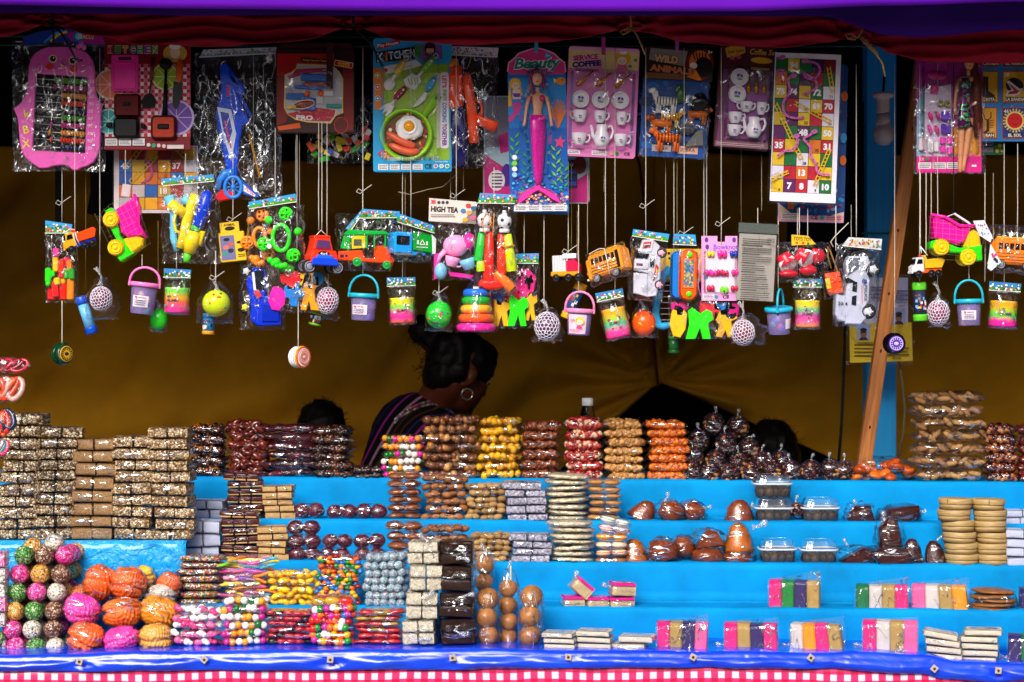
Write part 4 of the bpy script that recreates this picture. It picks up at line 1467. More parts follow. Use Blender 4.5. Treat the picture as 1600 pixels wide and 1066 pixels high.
#---clear hinged boxes of dark cookies
def clambox(label,px,py,w,h,Y):
 T=Thing('clear_box',label,'plastic box',px,py,Y,'clear plastic boxes of dark cookies')
 def shell(prof):
  mb=MB(0,0,T.u,F_BOX)
  seg=56
  vs,fs=[],[]
  for hh,k in prof:
   for j in range(seg):
    a=2*math.pi*j/seg
    c,s_=math.cos(a),math.sin(a)
    rp=1+(.018*(1 if j%4<2 else-1) if k<.97 else 0)
    vs.append((math.copysign(abs(c)**.45,c)*w/2*k*rp,-hh,math.copysign(abs(s_)**.45,s_)*w*.42*k*rp))
  n=len(prof)
  for i in range(n-1):
   for j in range(seg):
    fs.append((i*seg+j,i*seg+(j+1)%seg,(i+1)*seg+(j+1)%seg,(i+1)*seg+j))
  fs.append(tuple(range(seg)))
  mb.add(vs,fs,True)
  return mb.mesh('shell')
 T.at('tray',cached(('ctray',round(w),round(h),round(T.u,6)),lambda:shell([(-h*.5,.80),(-h*.47,.84),(-h*.1,.90),(h*.10,.92)])),0,0,0)
 T.at('lid',cached(('clid',round(w),round(h),round(T.u,6)),lambda:shell([(h*.5,.74),(h*.44,.82),(h*.2,.92),(h*.17,.93)])),0,0,0)
 rim=cached(('crim',round(w),round(T.u,6)),lambda:MB(0,0,T.u,mt('c8d0d8',.25,0,.05,90,0,250,.5)).tube([(math.copysign(abs(math.cos(a))**.45,math.cos(a))*w*.485,0,math.copysign(abs(math.sin(a))**.45,math.sin(a))*w*.41) for a in [2*math.pi*i/40 for i in range(40)]],1.7,6,True).mesh('rim'))
 T.at('rim',rim,0,-h*.13,0)
 rg=random.Random(int(px+py))
 ck=[mt(c,.6,0,.3,60,.6,120) for c in ('3a2a1c','4a3826','2a1c12')]
 for r_ in range(2):
  for i in range(4):
   me=cached(('ccook',i%3,round(w),round(T.u,6)),lambda:MB(0,0,T.u,ck[i%3]).ell(0,0,0,w*.12,h*.24,w*.17,12,8,nz=.2,seed=i).mesh('cookie'))
   T.at('cookie',me,(i-1.5)*w*.2,h*.2+rg.uniform(-1,1),(r_-.5)*w*.34,None,(0,rg.uniform(-.4,.4),rg.uniform(-.4,.4)))
clambox('clear box of dark cookies on the second shelf, beside the sugar cone',1208,798,62,40,y2+.005)
clambox('clear box of dark cookies standing on top of another box',1206,760,62,38,y2+.005)
clambox('clear box of dark cookies on the second shelf, by the dark sugar wedge',1280,798,62,40,y2+.005)
clambox('clear box of dark cookies on the third shelf, beside the amber cone',1214,862,60,40,y3+.005)
clambox('clear box of dark cookies on the third shelf, by the dark sugar slab',1278,863,60,40,y3+.005)
#---round bamboo boxes
m,nt,b,out=_new('bamboo_strip')
v=_coord(nt,(3,3,40))
n1=_noise(nt,v,14,4,.6)
nt.links.new(_ramp(nt,n1,[(.3,'8e7040'),(.5,'aa8c58'),(.75,'bca272')]),b.inputs['Base Color'])
b.inputs['Roughness'].default_value=.5
_bump(nt,n1,b,.3,.001)
M_BAM=m
M_BAMD=mt('7a5226',.7)
bs=[('first',1,1495,778),('second',2,1545,779)]
for wh,k,xc,yt in bs:
 for i in range(6):
  dx=[-2,-4,2,4,7,8][i] if k==1 else [-1,2,1,6,5,6][i]
  Y=STEP[3][0]+.006+27*U(.02)-.004
  u=U(Y)
  yb=533+(CZ-tread_z(3,xc))/u
  H=(yb-yt)/6
  T=Thing('bamboo_box','round bamboo box, %s %s'%(pos(i,6),'of the stack by the dark sugar cone' if k==1 else 'of the stack by the white paper packets'),'bamboo box',xc+dx,yt+(i+.5)*H,Y,'round bamboo boxes in two stacks',rz=[1,-1,2,-2,1,0][i],yaw=i*50)
  T.at('base',cached(('bmb',round(H),round(u,6)),lambda:MB(0,0,u,M_BAM).lathe(0,H/2,0,[(24.2,.4),(25,0),(25,H*.55),(24.6,H*.55)],36).mesh('base')),0,0,0)
  T.at('lid',cached(('bml',round(H),round(u,6)),lambda:MB(0,0,u,M_BAM).lathe(0,H/2,0,[(26.2,H*.50),(26.4,H*.52),(26.2,H*.96),(25.4,H*.985),(.01,H*.985)],36).mesh('lid')),0,0,0)
  a=R([200,250,285,300,262,225][i]+30*k)
  T.at('overlap_seam',cached(('bms',round(H),round(u,6)),lambda:MB(0,0,u,M_BAMD).box(0,0,0,1.4,H*.4,1.2,.3).mesh('seam')),math.cos(a)*26.3,-H*.25,math.sin(a)*26.3,None,(0,0,a+math.pi/2))
#---balls of coloured amaranth in tubes of film,lower left
BC={'p':'e8148c','o':'d88c10','b':'6a3814','g':'2c7c10','w':'d8ccb8'}
BN={'p':'hot pink','o':'orange yellow','b':'dark brown','g':'leaf green','w':'off white'}
BM={}
for k,h in BC.items():
 c=h
 def mix(hx,f,to):
  return ''.join('%02x'%int(int(hx[i:i+2],16)*(1-f)+int(to[i:i+2],16)*f) for i in (0,2,4))
 BM[k]=seedmat('amaranth_'+BN[k].replace(' ','_'),[(0,c),(.42,mix(c,.35,'ffffff')),(.62,mix(c,.3,'000000')),(.8,mix(c,.7,'fff0d8')),(.93,'3a2410')],330,.45,.7,.3)
GB='film tubes of coloured amaranth balls'
ROWS=[(868,'gbp',38,32),(897,'pob',31,32),(926,'gpw',27,31),(955,'ogb',23,31),(984,'pwb',19,32),(1011,'pgw',25,31)]
BR={0:'in the top row',1:'in the second row',2:'in the third row',3:'in the fourth row',4:'in the fifth row',5:'in the bottom row'}
for r_,(yy,cs,x0,sp) in enumerate(ROWS):
 for c_,ch in enumerate(cs):
  T=Thing('amaranth_ball_tube','film tube ending in a %s amaranth ball %s'%(BN[ch],BR[r_]),'amaranth balls',x0+c_*sp,yy,-.175+.008*(5-r_),GB)
  rg=random.Random(r_*9+c_)
  for k in range(3):
   kk=ch if k==0 else rg.choice('pobgw')
   T.at('ball',cached(('amb',kk,round(T.u,6)),lambda:MB(0,0,T.u,BM[kk]).ell(0,0,0,15.4,15.0,15.4,20,14,nz=.10,seed=ord(kk)).mesh('ball')),k*(3 if c_==2 else 1),0,k*29,None,(rg.uniform(0,6),rg.uniform(0,6),0))
  T.at('film',cached(('tubef',round(T.u,6),c_==2),lambda:MB(0,0,T.u,F_BALL).tube([(0,0,-19),(0,0,-17.5),(0,0,-10),(0,0,0),(1,0,15),(2,0,30),(3,0,50),(4,0,70)],[2,9,15,16.6,15.6,16.6,16.2,15],18).mesh('film')),0,0,0)
for i,(px,py,ch,lb) in enumerate([(52,856,'o','orange yellow amaranth ball peeping over the top row'),(85,850,'w','off white amaranth ball behind the top row'),(-6,1000,'g','green amaranth ball cut by the picture edge at the bottom')]):
 T=Thing('amaranth_ball',lb,'amaranth balls',px,py,-.11 if i<2 else-.18,GB)
 T.at('ball',cached(('amb',ch,round(T.u,6)),lambda:MB(0,0,T.u,BM[ch]).ell(0,0,0,15.4,15.0,15.4,20,14,nz=.05).mesh('ball')),0,0,0)
 T.at('film',blob_film(33,32,33,T.u,i),0,0,0)
# square amaranth blocks at the very edge
M_PKB=seedmat('pink_block',[(0,'e86aa4'),(.4,'f094be'),(.75,'f8d0e0'),(.9,'6a2c40')],330,.5,.5,.2)
M_WHB=seedmat('white_block',[(0,'d8d0c4'),(.4,'e8e2d8'),(.75,'a89c90'),(.9,'4a3c34')],330,.5,.5,.2)
for i,(py,mat,lb) in enumerate([(873,M_PKB,'pink amaranth cube, topmost at the picture edge'),(898,M_WHB,'white amaranth cube under the topmost pink one'),(921,M_WHB,'white amaranth cube in the middle of the edge column'),(943,M_PKB,'pink amaranth cube below the white ones'),(967,M_WHB,'white amaranth cube near the edge column foot'),(1010,M_WHB,'white amaranth cube at the foot of the edge column')]):
 T=Thing('amaranth_cube',lb,'amaranth cube',-3+i%2,py,-.17,'amaranth cubes at the edge')
 T.at('cube',barmesh(28,23,30,mat,T.u,i%3,.5),0,0,0)
 T.at('film',pillow(32,26,34,T.u,i%3),0,0,0)
#---ruffled pulled sugar sweets in bags
def ruffle(label,px,py,w,h,hexc,Y,seed,split=1.0,rz=0,wind=13):
 T=Thing('pulled_sugar_sweet',label,'pulled sugar',px,py,Y,'ruffled pulled sugar sweets in film',rz=rz)
 mat=mt(hexc,.38,0,.12,30,.2,200,.35,.15)
 mb=MB(0,0,T.u,mat)
 seg,rings=120,44
 vs,fs=[],[]
 for i in range(rings+1):
  th=math.pi*i/rings
  for j in range(seg):
   ph=2*math.pi*j/seg
   x,y,d=math.sin(th)*math.cos(ph),-math.cos(th),math.sin(th)*math.sin(ph)
   k=1+.05*math.sin(ph*wind*2+y*9*(1 if seed%2 else-1)+5*nz(x*1.6+seed,y*1.6,d*1.6))+.10*nz(x*1.7+seed*2,y*1.7,d*1.7)+.03*math.sin(y*22+6*nz(x*2,d*2,seed))
   g_=y-.22*math.sin(seed*2.4)-.22*math.sin(ph+seed*1.7)-.12*math.sin(ph*2+seed)
   k*=1-(.10+.14*((seed*7)%5)/4)*split*math.exp(-(g_/.11)**2)
   p=.85
   vs.append((math.copysign(abs(x)**p,x)*w/2*k,math.copysign(abs(y)**.9,y)*h/2*k,d*w*.42*k))
 for i in range(rings):
  for j in range(seg):
   fs.append((i*seg+j,i*seg+(j+1)%seg,(i+1)*seg+(j+1)%seg,(i+1)*seg+j))
 mb.add(vs,fs,True)
 T.at('sweet',mb.mesh('sweet'),0,0,0)
 T.at('film',blob_film(w*1.1,h*1.12,w*.96,T.u,seed%3,F_PACK,.10,.85),0,0,0)
 return T
OR,PK,GD='e85c0a','e83aa0','e89420'
for i,a in enumerate([
 ('deep orange pulled sugar sweet high on the heap, leaning',157,911,50,52,'e85a0c',-.12,18),
 ('big orange pulled sugar sweet at the heap top, split across',201,912,54,50,OR,-.13,-8),
 ('yellow pulled sugar sweet half hidden behind the heap top',224,903,36,36,'e8b40c',-.09,0),
 ('dark orange pulled sugar sweet beside the sprinkle bars',263,917,38,44,'e05a10',-.10,10),
 ('pale silvery pulled sugar sweet near the sprinkle bars',251,932,46,36,'c8b8ac',-.115,0),
 ('dull orange pulled sugar sweet behind the pink one',120,931,40,34,'d87028',-.10,0),
 ('bright pink pulled sugar sweet beside the amaranth balls',129,953,56,46,PK,-.165,6),
 ('orange pulled sugar sweet in the middle, wide and split',192,957,62,44,'ea6c18',-.17,3),
 ('golden pulled sugar sweet in the middle row by the sugar hearts',249,956,60,46,'e48c10',-.165,22),
 ('orange pulled sugar sweet standing tall in the bottom row',135,998,57,50,'ea5c10',-.20,0),
 ('magenta pulled sugar sweet with a purple shadowed base, bottom row',190,1000,56,40,PK,-.20,-5),
 ('pale gold pulled sugar sweet, bottom row by the hearts',244,997,54,44,'e09c38',-.20,-3)]):
 ruffle(a[0].replace(' with a purple shadowed base',''),a[1],a[2],a[3],a[4],a[5],a[6],i,1.0,a[7]+14*math.sin(i*2.3),11+i%4)
#---dough balls on sticks in tall cellophane
M_DOU=mt('9c6430',.4,0,.38,55,.6,130,.3)
def dough_bag(label,px,ytop,ybot,r,n,Y,seed,two=False):
 T=Thing('dough_ball_bag',label,'dough balls',px,(ytop+ybot)/2,Y,'tall tied bags of glazed dough balls')
 H=ybot-ytop
 rg=random.Random(seed)
 me=cached(('dough',round(r),round(T.u,6)),lambda:MB(0,0,T.u,M_DOU).ell(0,0,0,r,r*.93,r,16,11,nz=.1).mesh('ball'))
 st=26
 for i in range(n):
  T.at('dough_ball',me,rg.uniform(-2,2),H/2-r-i*r*1.72,0,None,(rg.uniform(0,6),rg.uniform(0,6),0))
  if two:
   T.at('dough_ball',me,r*1.5,H/2-r-i*r*1.72,rg.uniform(0,8),None,(rg.uniform(0,6),rg.uniform(0,6),0))
 T.part('stick',T.mb(mt('d8c090',.7)).cyl((px+3,ytop+4,0),(px+3,ybot-r,0),1.1,seg=8))
 tb_=n*r*1.75
 mb=MB(0,0,T.u,F_WRAP)
 mb.lathe(0,H/2,0,[(r*1.0,0),(r*1.14,3),(r*1.15,tb_*.5),(r*1.12,tb_*.9),(r*.8,tb_+(H-tb_)*.35),(r*.35,tb_+(H-tb_)*.7),(2.2,H-8)],18,sx=1.9 if two else 1.0,rip=.05,nrip=5)
 if two:
  for i,p in enumerate(mb.v):
   mb.v[i]=p+Vector((r*.7*(p.z<H/2-20),0,0))
 T.at('film',mb.mesh('film'),0,0,0)
 knot(T,0,-H/2+9,0,14,rg.uniform(-15,15),3.2,None,seed)
 return T
dough_bag('tall bag of dough balls behind, beside the chocolate column',757,853,950,15,3,-.035,1)
dough_bag('bag of dough balls on the table beside the chocolate column',762,930,1011,17,3,-.19,2)
dough_bag('bag of dough balls with a long film neck, in the middle',795,880,1012,15,4,-.15,3)
dough_bag('shorter bag of dough balls at the end, stick showing',829,924,1012,18,3,-.195,4)
#---coconut slabs in stripes
M_STR={'p':mt('e01c74',.45,0,.12,60,.3,300),'q':mt('e65a96',.45,0,.12,60,.3,300),'t':mt('a8884a',.45,0,.12,60,.3,300),'u':mt('2c1c5c',.45,0,.12,60,.3,300),'w':mt('c4bcb8',.45,0,.08,60,.3,300),'g':mt('0c6a3a',.45,0,.15,60,.3,300),'o':mt('ee8c08',.45,0,.12,60,.3,300),'n':mt('0a7a2c',.45,0,.15,60,.3,300)}
def striped(label,x0,y0,x1,y1,seq,Y,flap,rz=0,knotl=True,lean=0):
 px,py=(x0+x1)/2,(y0+y1)/2
 w,h=x1-x0,y1-y0
 T=Thing('striped_sweet',label,'striped coconut sweet',px,py,Y,'striped coconut sweets in film',rz=rz+2.2*nz(px,3),yaw=-10+16*nz(px*.37,7))
 n=len(seq)
 for i,c in enumerate(seq):
  sw=w/n
  mb=T.mb(M_STR[c])
  xa,xb=x0+i*sw+.15,x0+(i+1)*sw-.15
  l1,l2=lean*(i/n),lean*((i+1)/n)
  jt=2.4*nz(i*3.3,px)
  mb.prism([(xa-l1,y0+jt),(xb-l2,y0+jt),(xb+l2*.4,y1),(xa+l1*.4,y1)],-17+nz(i*2.7,px),17,2.0)
  T.part('stripe',mb)
 mb=T.mb(F_WRAP)
 mb.tf=None
 nx_,ny_=14,10
 for sd_ in (-1,1):                                   # front and back sheet meeting in the raised flap
  def g_(i,j):
   a,b_=i/nx_,j/ny_
   top=y0-2-flap*(a**1.2 if True else 1)
   yy=y1+1+(top-y1-1)*b_
   inside=min(1.0,max(0.0,(yy-(y0-flap*a))/max(4,flap*a+1)))
   dd=sd_*(18.5*inside+.5)+1.6*nz(a*6+px,b_*5,sd_)
   return (x0-2+(w+4)*a,yy,dd)
  vs=[g_(i,j) for j in range(ny_+1) for i in range(nx_+1)]
  mb.add(vs,[(j*(nx_+1)+i,j*(nx_+1)+i+1,(j+1)*(nx_+1)+i+1,(j+1)*(nx_+1)+i) for j in range(ny_) for i in range(nx_)],True)
 T.part('film',mb)
 if knotl:
  knot(T,-w/2-1,h/2-8,4,14,-100,5,None,int(px)%9)
 return T
Y4=-.055
striped('pink, green, purple and tan striped sweet on the fourth shelf',1203,907,1281,950,'pnut',Y4,16,knotl=False)
striped('green, white, tan and pink striped sweet on the fourth shelf',1338,914,1418,959,'gwtp',Y4,12)
striped('pink, white, tan and orange striped sweet beside the brown discs',1426,914,1512,960,'qwto',Y4,12,lean=4)
striped('purple striped sweet on the fourth shelf, cut by the picture edge',1594,920,1665,964,'ungt',Y4,10)
YS=-.215
striped('pink, tan, purple and rose striped sweet beside white slabs',1028,972,1105,1015,'ptuq',YS,11,knotl=False,lean=-2)
striped('pink, tan, purple and red striped sweet, second on the table',1133,974,1215,1016,'ptup',YS,9,lean=2)
striped('cream, orange, pink and tan striped sweet on the table',1237,975,1317,1017,'wopt',YS,12,lean=5)
striped('pink, white, tan and rose striped sweet on the table',1349,970,1433,1017,'pwtq',YS,5)
striped('dark purple and green striped sweet at the table end',1576,992,1655,1036,'ugtn',YS,4)
#---white slabs
M_SLB=mt('c6bca8',.5,0,.06,70,.4,260)
def slabs(px,ytop,ybot,w,n,where,rzs,dxs):
 H=(ybot-ytop)/n
 for i in range(n):
  T=Thing('white_slab','thin white coconut slab, %s %s'%(pos(i,n),where),'white slab',px+dxs[i],ytop+(i+.5)*H,YS-.005,'thin white coconut slabs in film',rz=rzs[i],yaw=-12)
  T.at('slab',barmesh(w-abs(dxs[i])*.3,H*.82,44,M_SLB,T.u,i%3,.25),0,0,0)
  T.at('film',pillow(w+5,H*1.0,48,T.u,i%3),0,0,0)
slabs(876,986,1012,50,3,'of the pile beside dough balls',[0,0,0,0],[-2,1,2])
slabs(930,983,1012,54,3,'of the second white pile',[0,1,0,0],[-1,1,2])
slabs(992,991,1014,56,2,'of the low pile by the striped sweet',[0,-1],[4,-8])
slabs(1474,985,1030,54,4,'of the slanted pile',[9,6,4,3],[-4,-1,1,3])
slabs(1534,981,1034,58,5,'of the neat pile at the table end',[-1,0,1,0,-1],[2,-4,-3,-4,-6])
#---pink topped tan blocks on the fourth shelf
def tanblock(label,px,py,w,h,rz=0,fl=None):
 T=Thing('pink_topped_block',label,'pink topped sweet',px,py,Y4-.006,'pink topped tan sweets in film',rz=rz,yaw=10)
 T.at('base',barmesh(w,h*.78,34,mt('b8a078',.55,0,.2,60,.5,200),T.u,int(px)%3,.6),0,h*.1,0)
 T.at('pink_layer',barmesh(w,h*.22,34,mt('e01488',.5,0,.1,60,.4,200),T.u,int(px)%3,.4),0,-h*.39,0)
 T.at('film',pillow(w+6,h+3,38,T.u,int(px)%3),0,0,0)
 if fl:
  knot(T,fl[0],fl[1],0,14,fl[2],4.5,None,int(px)%5)
tanblock('pink topped tan sweet, first of the bottom three',895,941,33,21)
tanblock('pink topped tan sweet, middle of the bottom three',932,942,33,20)
tanblock('pink topped tan sweet, largest of the bottom three',970,943,38,22)
tanblock('pink topped tan sweet lying flat on top of the largest',972,920,38,20,3,(-19,-2,-70))
tanblock('pink topped tan sweet tipped on its corner',908,918,32,22,40,(-14,-4,-40))
#---thin brown discs on the fourth shelf
M_DSC=mt('8a5420',.5,0,.25,60,.5,160,.2)
for i in range(6):
 T=Thing('brown_wafer','thin round brown wafer, %s of the wafer pile'%pos(i,6),'wafer',1551+[1,-2,3,1,-3,0][i],923+i*6.6,Y4+.002,'round brown wafers in a pile',rz=[3,-4,3,-2,3,-1][i])
 T.at('wafer',cached(('wf',round(T.u,6)),lambda:piece_like_disc(67,8,T.u,M_DSC,2)),0,0,0,None,(0,0,i))
T=Thing('film_wrap','loose clear film around the pile of brown wafers','film',1551,941,Y4+.002)
T.at('film',blob_film(76,46,72,T.u,1,F_BAG,.1,.7),0,0,0)
#---bottle behind the red peanuts
T=Thing('glass_bottle','clear glass bottle with a white cap behind the red peanuts','bottle',918,690,.55)
m,nt,b,out=_new('clear_glass')
b.inputs['Base Color'].default_value=(.85,.9,.85,1)
b.inputs['Roughness'].default_value=.03
b.inputs['Transmission Weight'].default_value=1
b.inputs['IOR'].default_value=1.3
zb=533+(CZ-tread_z(1,918))/U(.55)
T.part('body',T.mb(m).lathe(918,zb,0,[(18,0),(19,2),(19,40),(16,zb-662),(8.4,zb-636),(7.6,zb-631)],24))
T.part('cap',T.mb(mt('e4e4e8',.35)).lathe(918,631,0,[(8.6,-3),(8.8,-2),(8.8,7),(8,9),(.01,9.2)],24))
#================================================================HANGING GOODS:helpers
def translucent(hexc,a=.45,rough=.2):
 key=('tl',hexc,a,rough)
 if key in _mc:
  return _mc[key]
 m,nt,b,out=_new('clear_'+hexc)
 b.inputs['Base Color'].default_value=lin(hexc)
 b.inputs['Roughness'].default_value=rough
 b.inputs['Specular IOR Level'].default_value=.4
 tr=nt.nodes.new('ShaderNodeBsdfTransparent')
 c=lin(hexc)
 tr.inputs[0].default_value=(.5+c[0]/2,.5+c[1]/2,.5+c[2]/2,1)
 mx=nt.nodes.new('ShaderNodeMixShader')
 mx.inputs[0].default_value=a
 nt.links.new(tr.outputs[0],mx.inputs[1])
 nt.links.new(b.outputs[0],mx.inputs[2])
 nt.links.new(mx.outputs[0],out.inputs[0])
 _mc[key]=m
 return m
def pl(h,rough=.3):
 return mt(h,rough,0,.05,40,0,250,.25)
def pr(h):
 """printed ink on card"""
 return mt(h,.4,0,.04,60,0,250,.15)
BLK,WHT='101014','ece8ee'
def bag(T,x0,y0,x1,y1,dp,seed=0,mat=None,nx=12,ny=14,name='bag',crump=1.6,taper=0,parent=None,neck=1.0):
 mb=T.mb(mat or F_BAG)
 for sd_ in (-1,1):
  vs=[]
  for j in range(ny+1):
   for i in range(nx+1):
    a,b_=i/nx,j/ny
    e=(1-abs(2*a-1)**3)*(1-abs(2*b_-1)**4)
    edge=1 if (i in (0,nx) or j in (0,ny)) else 0
    w=(x1-x0)*(1+taper*(b_-.5))*(neck+(1-neck)*min(1,b_*2.2)**.8)
    x=(x0+x1)/2+(a-.5)*w+crump*nz(b_*5+seed,a*3,1)*(1+edge)
    y=y0+(y1-y0)*b_+crump*nz(a*5+seed,b_*3,7)
    d=sd_*(dp/2*e**.6+.3)+(0 if edge else crump*1.3*nz(a*6+seed*3,b_*7,sd_*3))+.8*nz(a*14,b_*12,seed)
    vs.append((x,y,d))
  mb.add(vs,[(j*(nx+1)+i,j*(nx+1)+i+1,(j+1)*(nx+1)+i+1,(j+1)*(nx+1)+i) for j in range(ny) for i in range(nx)],True)
 return T.part(name,mb,parent)
def meadow(T,pts,seed=0,d=-1.0,base='2a9ad8',grass='3a9a1e',dots=('f0e8e0','e8508a','f0c020','2a6a1a','e8f0f4','d83a2a'),name='header_card',n=None):
 """folded header card printed with a meadow and little flowers; pts: top-left, top-right, bottom-right, bottom-left"""
 tl,tr_,br,bl=[Vector(p) for p in pts]
 mb=T.mb(pr(base))
 q=lambda a,b_:tuple((tl*(1-a)+tr_*a)*(1-b_)+(bl*(1-a)+br*a)*b_)
 mb.prism([q(0,0),q(1,0),q(1,1),q(0,1)],d,d+2)
 mb.fd=d-.05
 rg=random.Random(seed)
 mb.use(pr(grass))
 prev=.55
 k=9
 top=[(i/k,.55+.18*math.sin(i*2.1+seed)) for i in range(k+1)]
 mb.flat([q(a,b_) for a,b_ in top]+[q(1,1),q(0,1)])
 W=(tr_-tl).length
 H=(bl-tl).length
 for i in range(n or int(W*H/22)):
  a,b_=rg.uniform(.04,.96),rg.uniform(.15,.9)
  mb.use(pr(rg.choice(dots)))
  p=q(a,b_)
  mb.disk(p[0],p[1],rg.uniform(.8,2.0),rg.uniform(.8,2.0),None,7)
 mb.use(pr('e8e8ea'))
 mb.line([q(0,.985),q(1,.985)],1.0)
 return T.part(name,mb)
def cards(T,x0,y0,x1,y1,hexc,r=4,name='backing_card',th=2.0):
 mb=T.mb(pr(hexc))
 mb.prism(rrect(x0,y0,x1,y1,r),0,th)
 return T.part(name,mb)
def fineprint(mb,x0,y0,x1,y1,n=4,hexc=None,rg=None):
 rg=rg or random.Random(int(x0*3+y0))
 mb.use(pr(hexc or '4a4a52'))
 h=(y1-y0)/(n+.5)
 for i in range(n):
  y=y0+(i+.75)*h
  x=x0+1
  while x<x1-2:
   w=rg.uniform(1.5,5)
   mb.line([(x,y),(min(x+w,x1-1),y)],max(.5,h*.38))
   x+=w+1.0
def labelbox(mb,x0,y0,x1,y1,n=3,base='e4e0e4'):
 mb.use(pr(base)).rect(x0,y0,x1,y1)
 fineprint(mb,x0+1,y0+.5,x1-1,y1-.5,n)
def cord(x,y0,y1,Y,label,r=.6,hexc='d8d0c4',x1=None,loop=False,name='string'):
 """white string down to a hanging toy"""
 x1=x if x1 is None else x1
 n=6
 def fn(mb):
  mb.use(mt(hexc,.8))
  mb.tube([(x+(x1-x)*i/n+.5*nz(i*.9,x),y0+(y1-y0)*i/n,.6*nz(x,i)) for i in range(n+1)],r,5)
  if loop:
   a=y1-loop if loop is not True else y1-28
   mb.tube([(x1,a,0),(x1-7,a-4,-1),(x1-10,a+1,-1),(x1-4,a+4,-1),(x1,a,-1),(x1+8,a-6,-1),(x1+14,a-10,-1)],r*.8,5)
 return solo(name,fn,label,'string',(x+x1)/2,(y0+y1)/2,Y,'strings holding the hanging toys')
def wheel(T,x,y,d,r,hexc='141416',hub='d8d8dc',w=4,parent=None,sx=.85,name='wheel',spokes=5,ry=0):
 o=T.part(name,MB(T,mt(hexc,.6)).torus(x,y,d,r*.74,r*.28,20,8,'d').cyl((x,y,d-w*.3),(x,y,d+w*.4),r*.7,seg=16),parent)
 mb=T.mb(pl(hub))
 mb.lathe(x,y,d-w*.35,[(.01,0)],3) if False else None
 mb.ell(x,y,d-w*.3,r*.48,r*.48,w*.22,14,6)
 for i in range(spokes):
  a=6.283*i/spokes
  mb.box(x+math.cos(a)*r*.45,y+math.sin(a)*r*.45,d-w*.32,r*.42,r*.14,1,0,math.degrees(a))
 T.part('hub',mb,o)
 return o
#================================================================TOP ROW
# 1 bird abacus
T=Thing('toy_abacus','pink bird shaped toy abacus in a clear bag','toy abacus',92,168,.0)
outer=[(79,74),(99,73),(113,74),(126,78),(135,82),(140,87),(145,95),(147.5,105),(149,130),(150,148),(155,157),(160,164),(158,180),(157.5,205),(156.5,231),(153,244),(146,254),(136,260),(128,262),(122,266),(114,266),(108,260),(97,258),(82,260),(74,263),(62,263),(54,258),(44,250),(38,243),(33,232),(31,215),(29.5,195),(28,184),(22,170),(30,165),(36,158),(41,148),(44,137),(45,120),(46,103),(50,91),(56,83),(66,77)]
inner=[(57,115),(138.5,121),(133.5,239.5),(51.5,235.5)]
ring=outer+[outer[0]]+[inner[0],inner[3],inner[2],inner[1],inner[0]]
T.part('frame',T.mb(pl('e858b8',.35)).prism(ring,-4,4,1.2))
mb=T.mb(pl('f070c4'))
for a,b_,r_ in ((122,73,4),(127,70,4.5),(131,74,4)):
 mb.ell(a,b_,0,r_,r_*1.3,3)
T.part('crest',mb)
mb=T.mb()
mb.fd=-4.3
for ex,ey in ((83.5,92.5),(114.5,95.5)):
 mb.use(pr('f0d8a0')).disk(ex,ey,6.4)
 mb.use(pr('3a1a08')).disk(ex,ey,4.8)
 mb.use(pr(BLK)).disk(ex,ey,3.4)
 mb.use(pr('ffffff')).disk(ex+1.2,ey-1.4,1.1)
mb.use(pr('e0301c'))
mb.disk(79,105,6.6,5).disk(116,109,6.6,5)
mb.use(pr('e84a10')).flat([(93,101),(98,98.5),(104,102),(99,108.5)])
mb.use(pr('f0d820'))
mb.text('k',43,178,12,rz=-8).text('B',42,203,13,rz=-10).text('X',42,225,12,rz=-4)
mb.use(pr('f4b8e4'))
for i in range(10):
 mb.text('%d'%((i+1)*10),145-i*.5,128+i*11.6,5.5)
T.part('print',mb)
rowc=['4a9c10','a8146a','d89410','d83a10','1a1440','4a9c10','c01880','d89410','d8300c','141850']
mb=T.mb(mt('b8b8b8',.3,.8))
for i in range(10):
 f=i/9
 y=126+f*105
 mb.cyl((55.5-4*f,y-3,0),(137.5-4*f,y+2.5,0),.6,seg=6)
T.part('rods',mb)
for i in range(10):
 f=i/9
 y=126+f*105
 bm_=pl(rowc[i])
 me=cached(('bead',rowc[i],round(T.u,6)),lambda:MB(0,0,T.u,bm_).ell(0,0,0,2.1,4.4,4.4,8,6,.8).mesh('bead'))
 for k in range(9):
  x=100+k*4.2-4*f
  T.at('bead',me,x-T.cx,y-3+5.5*(x-53)/82-T.cy,0)
 x=[88,86,0,0,0,0,80,78,80,0][i]
 if x:
  T.at('bead',me,x-T.cx,y-1-T.cy,0)
mb=T.mb(pr('1a3a9a'))
mb.prism([(36,58),(60,50),(85,46),(110,45),(160,53),(165,70),(148,71),(110,66),(85,66),(60,70),(40,72)],-1,1)
mb.fd=-1.2
mb.use(pr('b02090')).flat([(100,50),(160,55),(164,69),(148,70),(112,64)])
mb.use(pr('e8c020')).line([(80,64),(92,54),(104,50)],4)
mb.use(pr('3a9ae0')).line([(70,66),(84,54),(98,49)],3)
mb.use(pr('1a6ac0')).disk(123,57,8.5)
mb.use(pr('58c8e8')).disk(123,57,5.6)
mb.use(pr('f0d030')).text('ABACUS',134,58,6,26,rz=4)
T.part('header_card',mb)
bag(T,19,64,164,268,20,1,None,16,18,crump=2.2)
